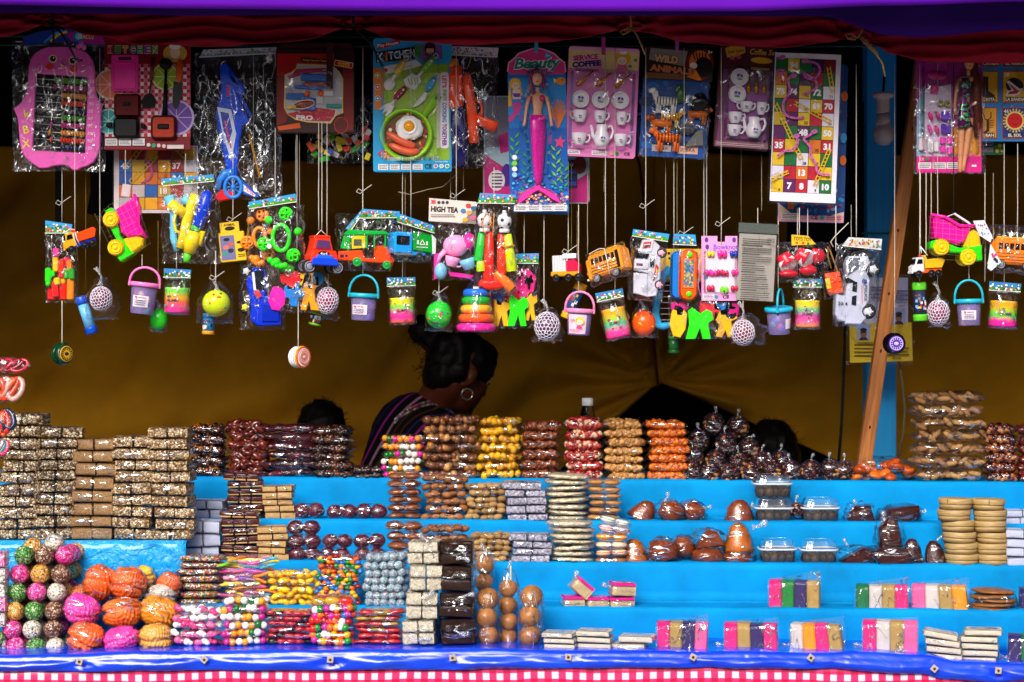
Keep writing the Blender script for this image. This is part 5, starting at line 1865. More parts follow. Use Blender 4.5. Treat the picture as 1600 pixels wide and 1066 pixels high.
# 2 kitchen set on red card
T=Thing('kitchen_toy_set','toy kitchen set on a red checked card with pink chopping board','toy kitchen set',230,148,.015)
cards(T,163,58,298,235,'9a1220',3)
mb=T.mb()
mb.use(pr('e8dce0')).rect(164,100,297,214)
rg=random.Random(3)
for i in range(24):
 for j in range(20):
  x,y=164+i*5.55,100+j*5.7
  if (i+j)%2==0:
   mb.use(pr('c01a3a')).rect(x,y,x+5.4,y+5.6,-.12)
  elif i%2:
   mb.use(pr('d87088')).rect(x,y,x+5.4,y+5.6,-.12)
mb.fd=-.2
for (x,y,r_,a_,b_) in ((172,132,24,'e87858','f0c8b0'),(258,120,21,'9ab820','d8e890'),(170,190,20,'2aa0a0','a8e0d8'),(276,184,28,'7048a8','c8b0e0')):
 mb.use(pr(b_)).disk(x,y,r_)
 mb.use(pr(a_)).disk(x,y,r_*.88)
 mb.use(pr(b_)).disk(x,y,3)
 for k in range(8):
  a=k*.785
  mb.line([(x,y),(x+r_*.86*math.cos(a),y+r_*.86*math.sin(a))],1.2)
mb.use(pr('7a0c1c')).rect(163.5,72,254,100).rect(163.5,214,297.5,234)
for i,ch in enumerate('KITCHEN'):
 mb.text_out(ch,173+i*11.6,78,12,9,pr(['c02038','3a8a3a','c8781c','3a6a9a','2a9a5a','7a3a9a','4a9a2a'][i]),pr('e8dcc0'),bold=.05)
mb.use(pr('d0a040')).disk(274,84,19,14)
mb.use(pr('e8c8a8')).disk(274,83,8,9)
mb.use(pr('f0ece8')).disk(274,73,9,5)
for k in range(3):
 labelbox(mb,165+k*21.5,217,184+k*21.5,228,3)
mb.use(pr('e0d0d0')).disk(233,227,3).rect(262,227,288,233)
mb.use(pr('28a070')).disk(241,228,3.4)
mb.use(pr('e8c0c8')).disk(249,228,3).disk(257,229,3)
T.part('print',mb)
mb=T.mb(pl('f02aa0',.4))
mb.prism(rrect(175,86,217,144,4),-7,-1,1.5)
o=T.part('chopping_board',mb)
T.part('handle_slot',T.mb(mt('3a0828')).prism(rrect(186,90,207,95,2.4),-7.4,-6.8),o)
T.part('board_rim',T.mb(pl('e0208e')).tube([(p[0],p[1],-7) for p in rrect(179,99,213,140,3)],1.1,6,True),o)
MBL=mt('120c0e',.5,spec=.15)
mb=T.mb(mt('5a0a12',.5,spec=.15)).prism(rrect(180,148,221,184,5),-12,-1,3,True)
o=T.part('pot_lid',mb)
T.part('lid_handle',T.mb(MBL).box(200,164,-13,12,5,3,1),o)
o=T.part('pot',T.mb(mt('141618',.45,spec=.2)).prism(rrect(179,184,219,217,7),-14,-1,4,True))
T.part('pot_handle',T.mb(MBL).box(172,196,-6,10,8,5,2),o)
T.part('pot_handle',T.mb(MBL).box(225,198,-6,8,8,5,2),o)
o=T.part('square_pan',T.mb(mt('6a100c',.45,spec=.2)).prism(rrect(237,181,277,219,7),-11,-1,3,True))
T.part('pan_floor',T.mb(mt('b03418',.4,spec=.2)).prism(rrect(241,185,273,215,5),-11.6,-10.4),o)
T.part('pan_grip',T.mb(MBL).box(257,199,-12.5,18,8,3,1.2),o)
T.part('pan_handle',T.mb(MBL).cyl((258,181,-5),(260,132,-5),4,3,10),o)
o=T.part('ladle',T.mb(MBL).ell(260,101,-6,10,9,6).cyl((260,109,-4),(258,160,-4),2.2,2.2,8))
o=T.part('knife',T.mb(mt('2c2e30',.4,.3)).prism([(272,128),(284,128),(285,150),(276,172),(270,165)],-4,-2))
T.part('knife_handle',T.mb(pl('d0500c',.25)).ell(281,111,-4,5.5,19,4,rz=3),o)
o=T.part('spatula',T.mb(pl('6a1014')).cyl((240,90,-4),(237,126,-4),3.2,3.2,8))
T.part('spatula_blade',T.mb(MBL).cyl((237,126,-4),(234,150,-4),1.3,1.3,6).prism([(228,148),(238,147),(244,156),(243,168),(224,170),(222,158)],-5,-3),o)
# 3 faded snakes and ladders behind
T=Thing('board_game','snakes and ladders sheet with blue, yellow and red squares','board game',243,282,.07)
cards(T,178,228,309,333,'d8ccd0',1)
mb=T.mb()
cw,ch_=20.2,19.6
clr=[['c04a10','8a1420','d8980c','8a1420','8a3410','c89010'],['1a5aa8','b08a10','8a1420','d8980c','98101c','c8c0c8'],['1a4a98','d09010','c8600c','c86a0c','2a6ab0','d09a10'],['d05a0c','c0b0b0','1a5aa8','d09a10','98101c','b8b0b8'],['b0a8b0','d09a10','e8a010','d8700c','d0c8d0','7a1420']]
num={(0,1):'46',(4,1):'37',(4,2):'24',(0,3):'2',(3,3):'18',(3,4):'3',(5,2):'23'}
for j in range(5):
 for i in range(6):
  x,y=186+i*cw,230+j*ch_
  mb.use(pr('1a1414')).rect(x,y,x+cw,y+ch_,-.1)
  mb.use(pr(clr[j][i])).rect(x+.5,y+.5,x+cw-.5,y+ch_-.5,-.2)
mb.fd=-.3
for (i,j),s_ in num.items():
 mb.use(pr('e8e4e8')).text(s_,186+(i+.45)*cw,230+(j+.5)*ch_,10,bold=.03)
for a,b_ in (((198,262),(220,232)),((204,285),(246,243)),((276,232),(296,252))):
 v_=(Vector(b_)-Vector(a)).normalized()
 n_=Vector((-v_.y,v_.x))*3
 mb.use(pr('b0941c'))
 mb.line([Vector(a)-n_,Vector(b_)-n_],1.6).line([Vector(a)+n_,Vector(b_)+n_],1.6)
 for k in range(6):
  c_=Vector(a).lerp(Vector(b_),k/5)
  mb.line([c_-n_,c_+n_],1.3)
mb.use(pr('a03a78')).line([(228,236),(226,248),(236,258),(238,272),(232,282),(222,286)],3)
T.part('print',mb)
T.part('sheet_film',T.mb(F_CARD).box(243,281,-1.5,134,108,2))
# 4 blue cannon toy gun in bag
T=Thing('toy_cannon','long blue toy cannon with a spoked wheel in a clear bag','toy cannon',368,195,.02)
BL=pl('0a4ae0',.25)
BLL=pl('2a8af0',.25)
mb=T.mb(BL)
mb.prism([(344,104),(352,98),(358,104),(362,128),(380,134),(384,150),(372,146),(382,175),(392,190),(380,196),(374,225),(371,278),(358,280),(352,255),(342,205),(338,180),(346,140)],-6,6,2)
T.part('body',mb)
mb=T.mb(BL)
mb.tube([(358,106,0),(364,118,0),(378,134,0),(384,138,0)],2.6).tube([(356,120,0),(368,134,0)],2).tube([(362,132,0),(375,150,0),(392,182,0)],3).box(372,165,0,8,26,8,1,-28)
T.part('rear_rails',mb)
mb=T.mb(pr('c8d8f0'))
mb.fd=-6.3
mb.flat([(340,168),(362,172),(370,210),(362,252),(350,215)])
mb.use(pr('2a3ab0')).flat([(345,175),(358,178),(364,205),(358,225),(350,205)])
mb.use(pr('e03028')).text('FIRE',357,143,5,18,rz=88)
mb.use(pr('e03028')).line([(352,190),(362,232)],2)
T.part('sticker',mb)
w_=T.part('wheel',T.mb(BLL).torus(365,293,-6,13,3,26,8,sy=1.25))
mb=T.mb(BLL)
for k in range(10):
 a=k*.6283
 mb.tube([(365,293,-6),(365+13*math.cos(a),293+16*math.sin(a),-6)],.9,5)
mb.ell(365,293,-7,3.6,4,2.5)
T.part('spokes',mb,w_)
T.part('muzzle',T.mb(BLL).tube([(366,270,-2),(352,272,-4),(344,282,-5),(342,292,-5),(336,294,-5)],[8,7,5.5,5,5.6],10))
T.part('tail',T.mb(pl('1a5ad0')).prism([(374,280),(384,286),(406,306),(402,310),(380,304)],-4,4,1.2))
mb=T.mb(pr('e4e4ec'))
mb.fd=-4.3
mb.flat([(378,286),(400,305),(398,308),(379,298)]).use(pr('d02a2a')).text('POW',391,300,5,17,rz=42)
T.part('tail_sticker',mb)
T.part('red_base',T.mb(pl('e01a28')).prism([(338,303),(348,296),(366,300),(368,311),(342,316),(336,310)],-7,3,2))
meadow(T,[(318,78),(432,74),(432,84),(312,90)],4,base='c8c8cc',grass='98b0b0',dots=('2a9ad8','4a9a2a','e8e8f0','7a7a80'))
bag(T,300,84,440,312,26,4,None,16,22,crump=4)
T.part('arrow_strip',T.mb(translucent('d8a020',.5)).box(399,245,-9,3,70,2,.5,rz=-14))
# 5 red action toy card (characters left out)
T=Thing('launcher_toy_set','red boxed launcher toy set with a yellow framed window, TOYS in the corner','toy set',492,136,.0)
T.part('box',T.mb(pr('2a080a')).prism(rrect(431,76,554,208,2),0,12,1))
mb=T.mb()
mb.use(pr('b01414')).flat([(433,84),(522,84),(522,100),(470,104),(445,120),(433,118)])
mb.use(pr('7a0c10')).flat([(433,120),(446,118),(448,190),(433,196)]).flat([(536,104),(552,100),(552,204),(538,204)])
mb.use(pr('d8500c')).flat([(433,198),(468,192),(470,200),(436,204)])
mb.use(pr('16080a')).flat([(470,89),(514,93),(514,99),(470,97)])
mb.use(pr('e0b030')).text('Range Launch Team',492,95,3.6,38,rz=3)
mb.use(pr('c01a18')).flat([(524,93),(552,98),(550,108),(522,103)])
mb.use(pr('f0c818')).text('TOYS',537,101,6.5,19,rz=3,bold=.05)
mb.use(pr('e8e0e0')).line([(524,94),(552,99),(550,107),(522,102),(524,94)],.7)
win=[(465,101),(514,103),(522,106),(530,114),(535,124),(535,176),(524,180),(516,192),(480,190),(462,186),(450,178),(445,168),(446,118),(456,114),(463,108)]
mb.use(pr('e8b818')).flat([(490+(x-490)*1.03,147+(y-147)*1.03) for x,y in win])
mb.use(pr('b8b4bc')).flat(win)
mb.use(pr('b01830')).flat([(448,178),(490,168),(524,172),(522,182),(515,190),(480,189),(462,185)]).flat([(463,108),(512,106),(500,112),(470,118),(450,124)])
mb.use(pr('c02a80')).line([(450,120),(480,112),(514,112)],3)
mb.use(pr('e8d8d8')).text('PRO',476,184,8,26,rz=2,bold=.05)
mb.use(pr('c02a20')).disk(533,196,11,13)
mb.use(pr('5a0c10')).disk(533,196,10,12)
T.part('print',mb)
mb=T.mb(pl('1a62c0'))
mb.box(491,122,-3,42,11,6,1.5,3).box(484,137,-3,46,6,6,1,3).box(462,151,-3,30,9,5,1).box(486,163,-3,14,20,5,1)
T.part('launcher',mb)
T.part('grip',T.mb(pl('8a2a3a')).box(493,133,-5,36,7,4,1,3))
for x in (480,502):
 T.part('orange_dart',T.mb(pl('f05a0c')).ell(x,147,-5,4.6,4.6,4))
mb=T.mb(pl('c8c8c8'))
mb.box(512,147,-2,20,9,4,1).box(500,157,-2,12,12,4,1)
T.part('grey_stock',mb)
T.part('green_part',T.mb(pl('1a9a8a')).box(522,166,-3,24,6,4,1))
o=T.part('dart_car',T.mb(pl('8a2a1a')).ell(475,164,-5,19,6.5,4,rz=-10))
T.part('white_stripe',T.mb(pl('e8d8c8')).torus(475,164,-6,17,1,24,6,sy=.36,rz=-10),o)
T.part('yellow_nose',T.mb(pl('f0d020')).ell(457,168,-6,9,2.5,3,rz=-8),o)
T.part('window_film',T.mb(F_CARD).prism(win,-11,-10))
T.part('hang_strap',T.mb(mt('3a0810',.7)).box(516,104,-9,10,72,1.4))
T.part('top_flap',T.mb(pr('3a0c08')).prism([(440,68),(548,66),(552,77),(433,77)],2,6,1))
# 6 building blocks bag
T=Thing('building_block_bag','bag of small bright building blocks behind the red boxed set','toy blocks',532,222,.075)
rg=random.Random(12)
bc=['e8e0e0','2ab828','f0c010','e84020','2060c8','f0d830','28a030','f05a30']
for i in range(46):
 x,y=rg.uniform(486,580),rg.uniform(196,250)
 if x>560 and y<200:
  continue
 c_=rg.choice(bc)
 k=rg.choice([(11,8),(16,8),(9,8)])
 o=T.part('block',T.mb(pl(c_)).box(x,y,rg.uniform(-8,8),k[0],k[1],8,.8,rg.uniform(-70,70)))
bag(T,480,150,588,256,24,6)
# 7 Kitchen play house card
T=Thing('kitchen_toy_set','blue and green play kitchen card with a frying pan, egg and sausages','toy kitchen set',645,164,-.01,rz=0)
cards(T,583,60,706,269,'1e9ad6',5)
mb=T.mb()
mb.use(pr('8ab42a')).flat([(598,108),(640,100),(700,100),(703,250),(600,250)])
mb.use(pr('a4c83a')).flat([(604,130),(690,110),(694,170),(640,190),(610,190)])
mb.use(pr('e07818')).flat([(583,106),(597,108),(599,160),(592,172),(586,172)])
for y,c_ in ((118,'7ab83a'),(136,'b01a4a'),(154,'2a8ac8')):
 mb.use(pr('e8e0d0')).disk(590,y,4.4)
 mb.use(pr(c_)).disk(590,y,3.6)
 mb.use(pr('f0f0f0')).disk(590,y,1.6)
mb.use(pr('e8e4e8')).flat([(600,104),(650,94),(660,102),(640,108),(604,116)])
mb.use(pr('7a4a90')).flat([(648,70),(690,70),(692,92),(668,100),(652,90)])
mb.use(pr('2a1210')).disk(672,76,9,10)
mb.use(pr('d8a080')).disk(672,79,6,7)
mb.use(pr('2a1210')).flat([(665,76),(679,76),(678,72),(666,72)])
mb.use(pr('3a8a3a')).flat([(647,70),(660,72),(656,92),(648,84)])
mb.use(pr('b81a2a')).flat([(588,70),(624,62),(625,69),(590,78)])
mb.use(pr('f0e8e8')).text('Play House',606,70,6.5,33,rz=-10,bold=.02)
mb.use(pr('141018')).flat([(587,82),(648,73),(649,92),(606,97),(588,99)])
mb.use(pr('f4f0f4')).text('K',595,90,14,11,-6,.02)
for i_,c_ in enumerate('TCHEN'):
 mb.text(c_,611+i_*8.3,87-i_*.9,12,7.4,-6,.015)
mb.use(pr('e88018')).line([(604,82),(604,95)],2.6)
mb.use(pr('d8203a')).disk(603,110,3)
mb.use(pr('f0e0ec')).prism(rrect(688,113,701,232,4),-.35,-.25)
mb.fd=-.5
for i,(wd,c_) in enumerate((("LET'S",'c81a3a'),('ENJOY','3a9a2a'),('COOKING','1a8ac8'),('TOGETHER','6a2a9a'))):
 y=(128,149,176,211)[i]
 mb.use(pr(c_)).text(wd,694.5,y,7,(19,18,31,35)[i],rz=90,bold=.04)
mb.use(pr('18a0d8')).rect(584,251,705.5,268)
for k in range(4):
 labelbox(mb,591+k*18,256.5,606.5+k*18,265.5,3)
mb.use(pr('12202a')).text('CE',669,260,7,11)
for k,c_ in enumerate(('b85a8a','b8b8c0','28a05a')):
 mb.use(pr('e8f0f0')).disk(681+k*9,260,3.4)
 mb.use(pr(c_)).disk(681+k*9,260,2.4)
mb.use(pr('d8f0f8')).text('MADE IN CHINA',690,253,2.4,20)
mb.use(pr('d0204a')).flat([(590,240),(597,234),(613,238),(612,248),(598,247)])
mb.use(pr('f0e8d0')).text('Fine',600,240,4,9)
mb.use(pr('f0c818')).text('FOOD',603,245,4.5,14,bold=.04)
T.part('print',mb)
def utensil(nm,hx,hc,h0,h1,head):
 o=T.part(nm,head)
 m2=T.mb(pl(hc))
 a,b_=Vector(h0),Vector(h1)
 m2.tube([(*a,-4),(*a.lerp(b_,.15),-5),(*a.lerp(b_,.6),-5),(*b_,-4)],[3.4,6,6.2,3.6],10,flat=.6)
 T.part('handle',m2,o)
 m3=T.mb(pl('d8d8d8'))
 for k in (.25,.5,.72):
  c_=a.lerp(b_,k)
  m3.ell(c_.x,c_.y,-8.2,2.6,2.2,.8,10,5)
 T.part('grip_dots',m3,o)
 e_=b_+(b_-a).normalized()*3
 T.part('hang_loop',T.mb(pl('e0e0e0')).torus(e_.x,e_.y,-4,3.4,.9,16,6),o)
GW=pl('dcdadc',.3)
utensil('spoon',0,'e8c818',(619,117),(634,93),T.mb(GW).ell(609,132,-4,9,10.5,3,rz=28).cyl((614,124,-4),(620,115,-4),3,3,8))
mb=T.mb(GW).prism([(631,125),(643,114),(656,120),(659,128),(652,138),(648,142),(634,134)],-5,-2.5,1)
utensil('spatula',0,'6ab82a',(660,112),(679,90),mb.cyl((653,120,-4),(661,111,-4),2.6,2.6,8))
mb=T.mb(mt('8aa83a')); mb.fd=-5.2
for k in range(4):
 mb.line([(638+k*4.6,124-k*.5),(641+k*4.3,132+k*.8)],1.6)
T.part('spatula_slots',mb)
utensil('fork',0,'a8124a',(617,156),(635,136),T.mb(GW).prism([(594,170),(600,164),(612,160),(617,166),(612,176),(604,183),(602,180),(606,174),(601,176),(598,179),(597,176),(602,170),(595,173)],-5,-2.5,.6).cyl((612,165,-4),(619,155,-4),2.8,2.8,8))
utensil('knife',0,'2aa8e0',(667,143),(681,121),T.mb(GW).prism([(645,168),(658,150),(664,144),(669,148),(664,158),(652,167)],-5,-2.5,.8))
LIME=pl('8ed018',.25)
cx_,cy_=635,211
o=T.part('frying_pan',T.mb(LIME).lathe(cx_,cy_,-1,[(36,0),(38,2),(41,9),(39.5,9.5),(36,3),(0.01,2.5)],44,tilt=-90) if False else T.mb(LIME).torus(cx_,cy_,-7,38.5,3,44,8))
T.part('pan_wall',T.mb(LIME).torus(cx_,cy_,-3,36.5,2.6,44,8),o)
mb=T.mb(pr('6a4a1a'))
mb.fd=-1.2
mb.disk(cx_,cy_,36,seg=36)
rg=random.Random(9)
for k in range(60):
 a,r_=rg.uniform(0,6.28),34*math.sqrt(rg.random())
 mb.use(pr(rg.choice(['e05a20','3a5a1a','e8d8c8','a82020','1a1a14','f0b030','7a5ab0']))).disk(cx_+r_*math.cos(a),cy_+r_*math.sin(a),rg.uniform(1.5,4.5),rg.uniform(1,3),None,7,rg.uniform(0,180))
T.part('pan_picture',mb,o)
T.part('pan_handle',T.mb(LIME).tube([(662,184,-5),(670,172,-6),(678,160,-6),(686,149,-6)],[5,6,8.4,7],12,flat=.5),o)
T.part('handle_slot',T.mb(pl('3c6a08')).ell(683,152,-10.6,2.6,6.5,1,rz=35),o)
mb=T.mb(pl('f0eef0',.25))
mb.ell(640,201,-9,21,18,5,28,10,.9,nz=.22,seed=4)
o=T.part('fried_egg',mb)
T.part('egg_white_ring',T.mb(pl('f4f2f4',.25)).torus(640,199,-12.5,10.5,2.6,26,8),o)
T.part('yolk',T.mb(pl('f0a008',.2)).ell(640,199,-13,8.8,8.4,5),o)
SA=pl('e2603c',.3)
T.part('sausage',T.mb(SA).tube([(605,208,-9),(611,212,-9),(622,219,-9),(634,225,-9),(646,229,-9),(650,230,-9)],[2,5.2,6,6,5.6,2.5],12))
T.part('sausage',T.mb(SA).tube([(608,227,-9),(614,229,-9),(626,235,-9),(640,239,-9),(652,238,-9),(656,237,-9)],[2,5.2,6,6,5.6,2.5],12))
T.part('blister',T.mb(F_CARD).prism(rrect(596,84,688,252,10),-16,-.8,5,True))
# 8 orange water gun
T=Thing('water_gun','orange water gun with a navy tank in a clear bag','water gun',735,170,.0)
OG=pl('fa4a10',.22)
o=T.part('barrel',T.mb(OG).lathe(712,170,-2,[(10.5,0),(11.5,6),(12,30),(11,46),(12.5,52),(9.5,56),(10.5,62),(10,66)],18))
T.part('nozzle',T.mb(pl('f09018')).lathe(709,105,-2,[(9.4,0),(8.4,4),(6.8,12),(5.8,12.6)],18),o)
T.part('tank',T.mb(mt('1c1a58',.12,0,.2,60,0,250,.6)).lathe(719,262,0,[(5,0),(11,4),(14,14),(14,60),(12.5,90),(11,95)],20,rz=-3),o)
T.part('tank_collar',T.mb(pl('2aa02a')).lathe(716,166,0,[(8,0),(8.4,7),(7,7.5)],16))
T.part('pump',T.mb(OG).tube([(730,113,-4),(730,120,-4),(731,131,-4),(737,170,-4),(741,224,-4)],[2,6,8,8.2,8],14))
T.part('pump_ring',T.mb(pl('d03408')).torus(731,133,-4,8.4,1,18,6,'y'))
T.part('grip',T.mb(OG).tube([(741,184,-2),(752,190,-2),(764,195,-2),(776,200,-2)],[9,9,10,10.5],12,flat=.6))
T.part('trigger_guard',T.mb(OG).tube([(741,156,-2),(749,158,-2),(753,166,-2),(753,178,-2),(750,186,-2)],2.2,8))
meadow(T,[(690,72),(779,75),(777,90),(690,86)],8,base='d8d0d8',grass='c8c0c8',dots=('4a9a2a','b02a6a','2a7ab0','6a3a9a','e8e8f0','7ab82a'),n=60)
bag(T,690,84,779,263,30,8,None,14,18,crump=3)
# 9 mermaid doll card
T=Thing('mermaid_doll','boxed mermaid doll with a long pink glitter tail on a blue card','doll',842,208,-.015)
top=[(793,112),(795,98),(803,92),(810,84),(820,80),(830,77),(838,75),(848,77),(857,80),(866,84),(874,92),(882,98),(884,112)]
T.part('backing_card',T.mb(pr('0c72c8')).prism(top+[(889,330),(885,335),(806,332),(799,326)],0,2))
mb=T.mb()
mb.use(pr('0a58b0')).flat([(794,200),(886,200),(888,300),(797,300)])
mb.use(pr('1a8ad8')).flat([(794,122),(884,122),(885,180),(794,180)])
mb.use(pr('e83a8a')).flat(top+[(880,116),(797,116)])
mb.use(pr('f8a8c8')).line(top,2)
mb.text_out('Beauty',840,101,22,74,pr('1a8a80'),pr('f4f0f0'),-2,.03,.25,.07)
mb.use(pr('7a1a7a')).text('MERMAID',843,113,4.5,38,bold=.03)
mb.use(pr('2a9ad8')).disk(856,87,5)
mb.use(pr('f0f0f8')).text('3+',856,87,4.5)
# little mermaid picture
mb.use(pr('f0b020')).disk(805,131,9,9).flat([(797,130),(800,165),(794,168),(794,150)]).flat([(812,130),(817,150),(812,146)])
mb.use(pr('f0c8a8')).disk(806,134,5.5,6).flat([(801,140),(812,140),(814,155),(801,155)])
mb.use(pr('6a2a9a')).flat([(801,146),(813,146),(812,152),(803,152)])
mb.use(pr('c83a9a')).flat([(801,160),(815,160),(814,175),(806,182),(800,190),(795,191),(794,184),(802,176)])
mb.use(pr('2a1a10')).disk(804,134,.8).disk(808,134,.8)
mb.use(pr('f09018')).disk(876,127,7,6)
mb.use(pr('f8d060')).flat([(870,126),(865,122),(866,131)])
mb.use(pr(BLK)).disk(879,125,1.2)
mb.use(pr('e87818'))
for k in range(9):
 a=R(-90+(k-4)*18)
 mb.line([(872,200),(872+9*math.cos(a),186+14*math.sin(a)),(872+13*math.cos(a),180+24*math.sin(a))],2)
mb.use(pr('e03a7a')).flat([(876,212),(878,219),(884,219),(879,224),(880,232),(874,227),(868,231),(870,223),(866,218),(873,218)])
def frond(x,y,h,hx,n,lean):
 mb.use(pr(hx))
 for k in range(n):
  t=k/n
  xx,yy=x+lean*t,y-h*t
  s_=1 if k%2 else-1
  mb.flat([(xx,yy),(xx+s_*5,yy-3),(xx+s_*8,yy-10),(xx+s_*2,yy-5)])
frond(804,262,52,'4aa82a',8,0)
frond(820,300,60,'2a8a3a',9,4)
frond(870,290,60,'7ac030',9,-2)
frond(880,300,44,'3a9a2a',7,2)
rg=random.Random(7)
for k in range(60):
 mb.use(pr(rg.choice(['2aa0e0','4ac0e8','0a4a98','7a4ac0','1a6ad0']))).disk(rg.uniform(800,884),rg.uniform(268,300),rg.uniform(1,3.5),rg.uniform(1,2.5),None,7)
for k in range(90):
 mb.use(pr(rg.choice(['e85a8a','f0b040','7a4ac0','e8d8a0','c83a6a','3a9a8a','f08040']))).disk(rg.uniform(802,886),rg.uniform(300,322),rg.uniform(1,3),rg.uniform(1,2.2),None,7)
for k,c_ in enumerate(('e8e8f0','7ac84a','e8f0f0','9ac8e8')):
 mb.use(pr(c_)).disk(804,247+k*9,4)
mb.use(pr('e0e0e8')).rect(803,321,886,331)
for k in range(4):
 labelbox(mb,804+k*20.5,321.5,823+k*20.5,330.5,3)
T.part('print',mb)
SK=pl('e8a884',.4)
HP=mt('d81a9a',.3,.1,.25,260,.5,500,.5)
PK2=pl('ee3aa4',.22)
o=T.part('doll_body',T.mb(SK).tube([(840,138,-8),(840,146,-8)],3,10).ell(840,152,-8,13,6.5,5.5).tube([(840,150,-8),(840,164,-8.5),(840,174,-8),(840,186,-8)],[10.5,10,7.6,11],14,flat=.62))
T.part('arm',T.mb(SK).tube([(827,152,-8),(823.5,165,-8),(821.5,178,-8),(820,192,-9),(818.5,198,-9)],[3.2,2.8,2.4,2.2,2.6],8),o)
T.part('arm',T.mb(SK).tube([(853,152,-8),(857,165,-8),(859,178,-8),(861,192,-9),(862,198,-9)],[3.2,2.8,2.4,2.2,2.6],8),o)
h_=T.part('head',T.mb(SK).ell(839,124,-9,8,11,8,16,12,.95),o)
m2=T.mb()
for ex in (835.5,842.5):
 m2.use(pl('f4f0f0')).ell(ex,122.5,-16.3,1.6,1.0,.8,8,5)
 m2.use(pl('2a3a5a')).ell(ex,122.5,-16.8,.9,.9,.5,8,5)
m2.use(pl('d02a4a')).ell(839.2,129.5,-16.4,2.2,.9,.9,8,5)
m2.use(SK).ell(839.2,126,-17,.9,1.4,1,8,5)
T.part('face',m2,h_)
T.part('doll_hair',T.mb(pl('8a1a5a',.35)).ell(839,118,-6,10.5,10.5,9).tube([(832,118,-9),(830,130,-9),(831,145,-10),(836,152,-13)],[4,3.6,3,1.5],8).tube([(847,118,-7),(849,130,-6),(850,142,-5)],[3,3,1.5],8),h_)
T.part('shell_top',T.mb(pl('c01a5a',.25)).ell(834,155,-12,5.6,5,3.2).ell(846,155,-12,5.6,5,3.2).ell(840,156,-14,1.4,2,1),o)
tl_=T.part('tail',T.mb(HP).tube([(840,182,-8),(840,192,-8.5),(841,206,-9),(841,230,-9),(841,250,-9),(841,268,-8.5),(841,282,-8),(841,290,-8)],[12.5,14.5,14.8,13,11.2,9.4,7.6,5.5],16,flat=.62))
T.part('tail_fin',T.mb(PK2).prism([(841,282),(846,292),(858,297),(872,306),(878,316),(876,321),(862,314),(848,304),(841,300),(834,304),(822,314),(812,321),(807,319),(810,308),(822,297),(835,292)],-11,-5,2.4,True),tl_)
T.part('waist_shell',T.mb(pl('e8d8e0')).ell(840,188,-16,4,4,1.6),tl_)
T.part('frill',T.mb(pl('ee3aa4')).tube([(828,183,-12),(834,188,-16),(840,190,-17),(846,188,-16),(852,183,-12)],2.2,8),tl_)
T.part('blister',T.mb(F_STIFF).prism([(828,112),(852,112),(858,140),(868,160),(872,200),(862,212),(858,270),(880,312),(876,324),(808,324),(802,312),(826,270),(820,212),(810,200),(814,160),(824,140)],-19,-.8,5,True))
solo('hang_tab',lambda m_:m_.use(pl('4aa0d0')).box(838,72,0,6,22,2,.6),'small blue hang tab above the mermaid doll card','hang tab',838,72,-.02,'plastic hang tabs')
solo('hang_tab',lambda m_:m_.use(pl('b83a8a')).box(943,72,0,6,28,2,.6),'pink hang tab above the coffee service card','hang tab',943,72,-.025,'plastic hang tabs')
solo('hang_tab',lambda m_:m_.use(pl('a84a9a')).box(1058,70,0,6,20,2,.6),'pink hang tab above the wild animals card','hang tab',1058,70,-.02,'plastic hang tabs')
# 10 coffee service card
CHN=pl('eae4ee',.2)
MOT=['4a2a7a','4a9a3a','8a5ac0']
def motif(mb,x,y,d,s_=1.0):
 mb.fd=d
 mb.use(pr('c8a8e0')).disk(x,y,3.2*s_,2.6*s_)
 mb.use(pr(MOT[0])).disk(x-1.4*s_,y-1*s_,1.2*s_).disk(x+1.6*s_,y-.6*s_,1.0*s_)
 mb.use(pr(MOT[1])).disk(x,y+2.6*s_,2.6*s_,.9*s_)
def cup(T,x,y,w,h,d,hr=True,hl=False,k=1.0):
 o=T.part('cup',T.mb(CHN).lathe(x,y+h/2,d,[(w*.28,0),(w*.30,h*.06),(w*.36,h*.16),(w*.46,h*.5),(w*.49,h*.9),(w*.5,h),(w*.44,h*.98)],18))
 for s_,on in ((1,hr),(-1,hl)):
  if on:
   T.part('cup_handle',T.mb(CHN).tube([(x+s_*w*.44,y-h*.34,d),(x+s_*w*.66,y-h*.38,d),(x+s_*w*.72,y-h*.1,d),(x+s_*w*.58,y+h*.18,d),(x+s_*w*.4,y+h*.22,d)],1.5,8),o)
 m_=T.mb()
 motif(m_,x,y+h*.05,d-w*.5,.9*k)
 T.part('cup_motif',m_,o)
def saucer(T,x,y,r,d):
 o=T.part('saucer',T.mb(CHN).torus(x,y,d-1.2,r*.90,r*.1,30,8).ell(x,y,d,r*.86,r*.86,1.6,24,6))
 m_=T.mb()
 motif(m_,x,y-1,d-1.9,1.7)
 T.part('saucer_motif',m_,o)
def pot(T,x,y,w,h,d):
 o=T.part('teapot',T.mb(CHN).lathe(x,y+h/2,d,[(w*.26,0),(w*.3,h*.05),(w*.34,h*.1),(w*.42,h*.28),(w*.38,h*.5),(w*.28,h*.74),(w*.30,h*.95),(w*.26,h)],20))
 T.part('spout',T.mb(CHN).tube([(x-w*.3,y+h*.22,d),(x-w*.46,y,d),(x-w*.52,y-h*.3,d),(x-w*.58,y-h*.46,d)],[3.6,3,2.4,1.8],8),o)
 T.part('pot_handle',T.mb(CHN).tube([(x+w*.26,y-h*.4,d),(x+w*.5,y-h*.46,d),(x+w*.6,y-h*.2,d),(x+w*.5,y+h*.08,d),(x+w*.34,y+h*.18,d)],2,8),o)
 m_=T.mb()
 motif(m_,x+2,y+h*.16,d-w*.44,1.3)
 T.part('pot_motif',m_,o)
GOLD=mt('b8780c',.22,.75,.1)
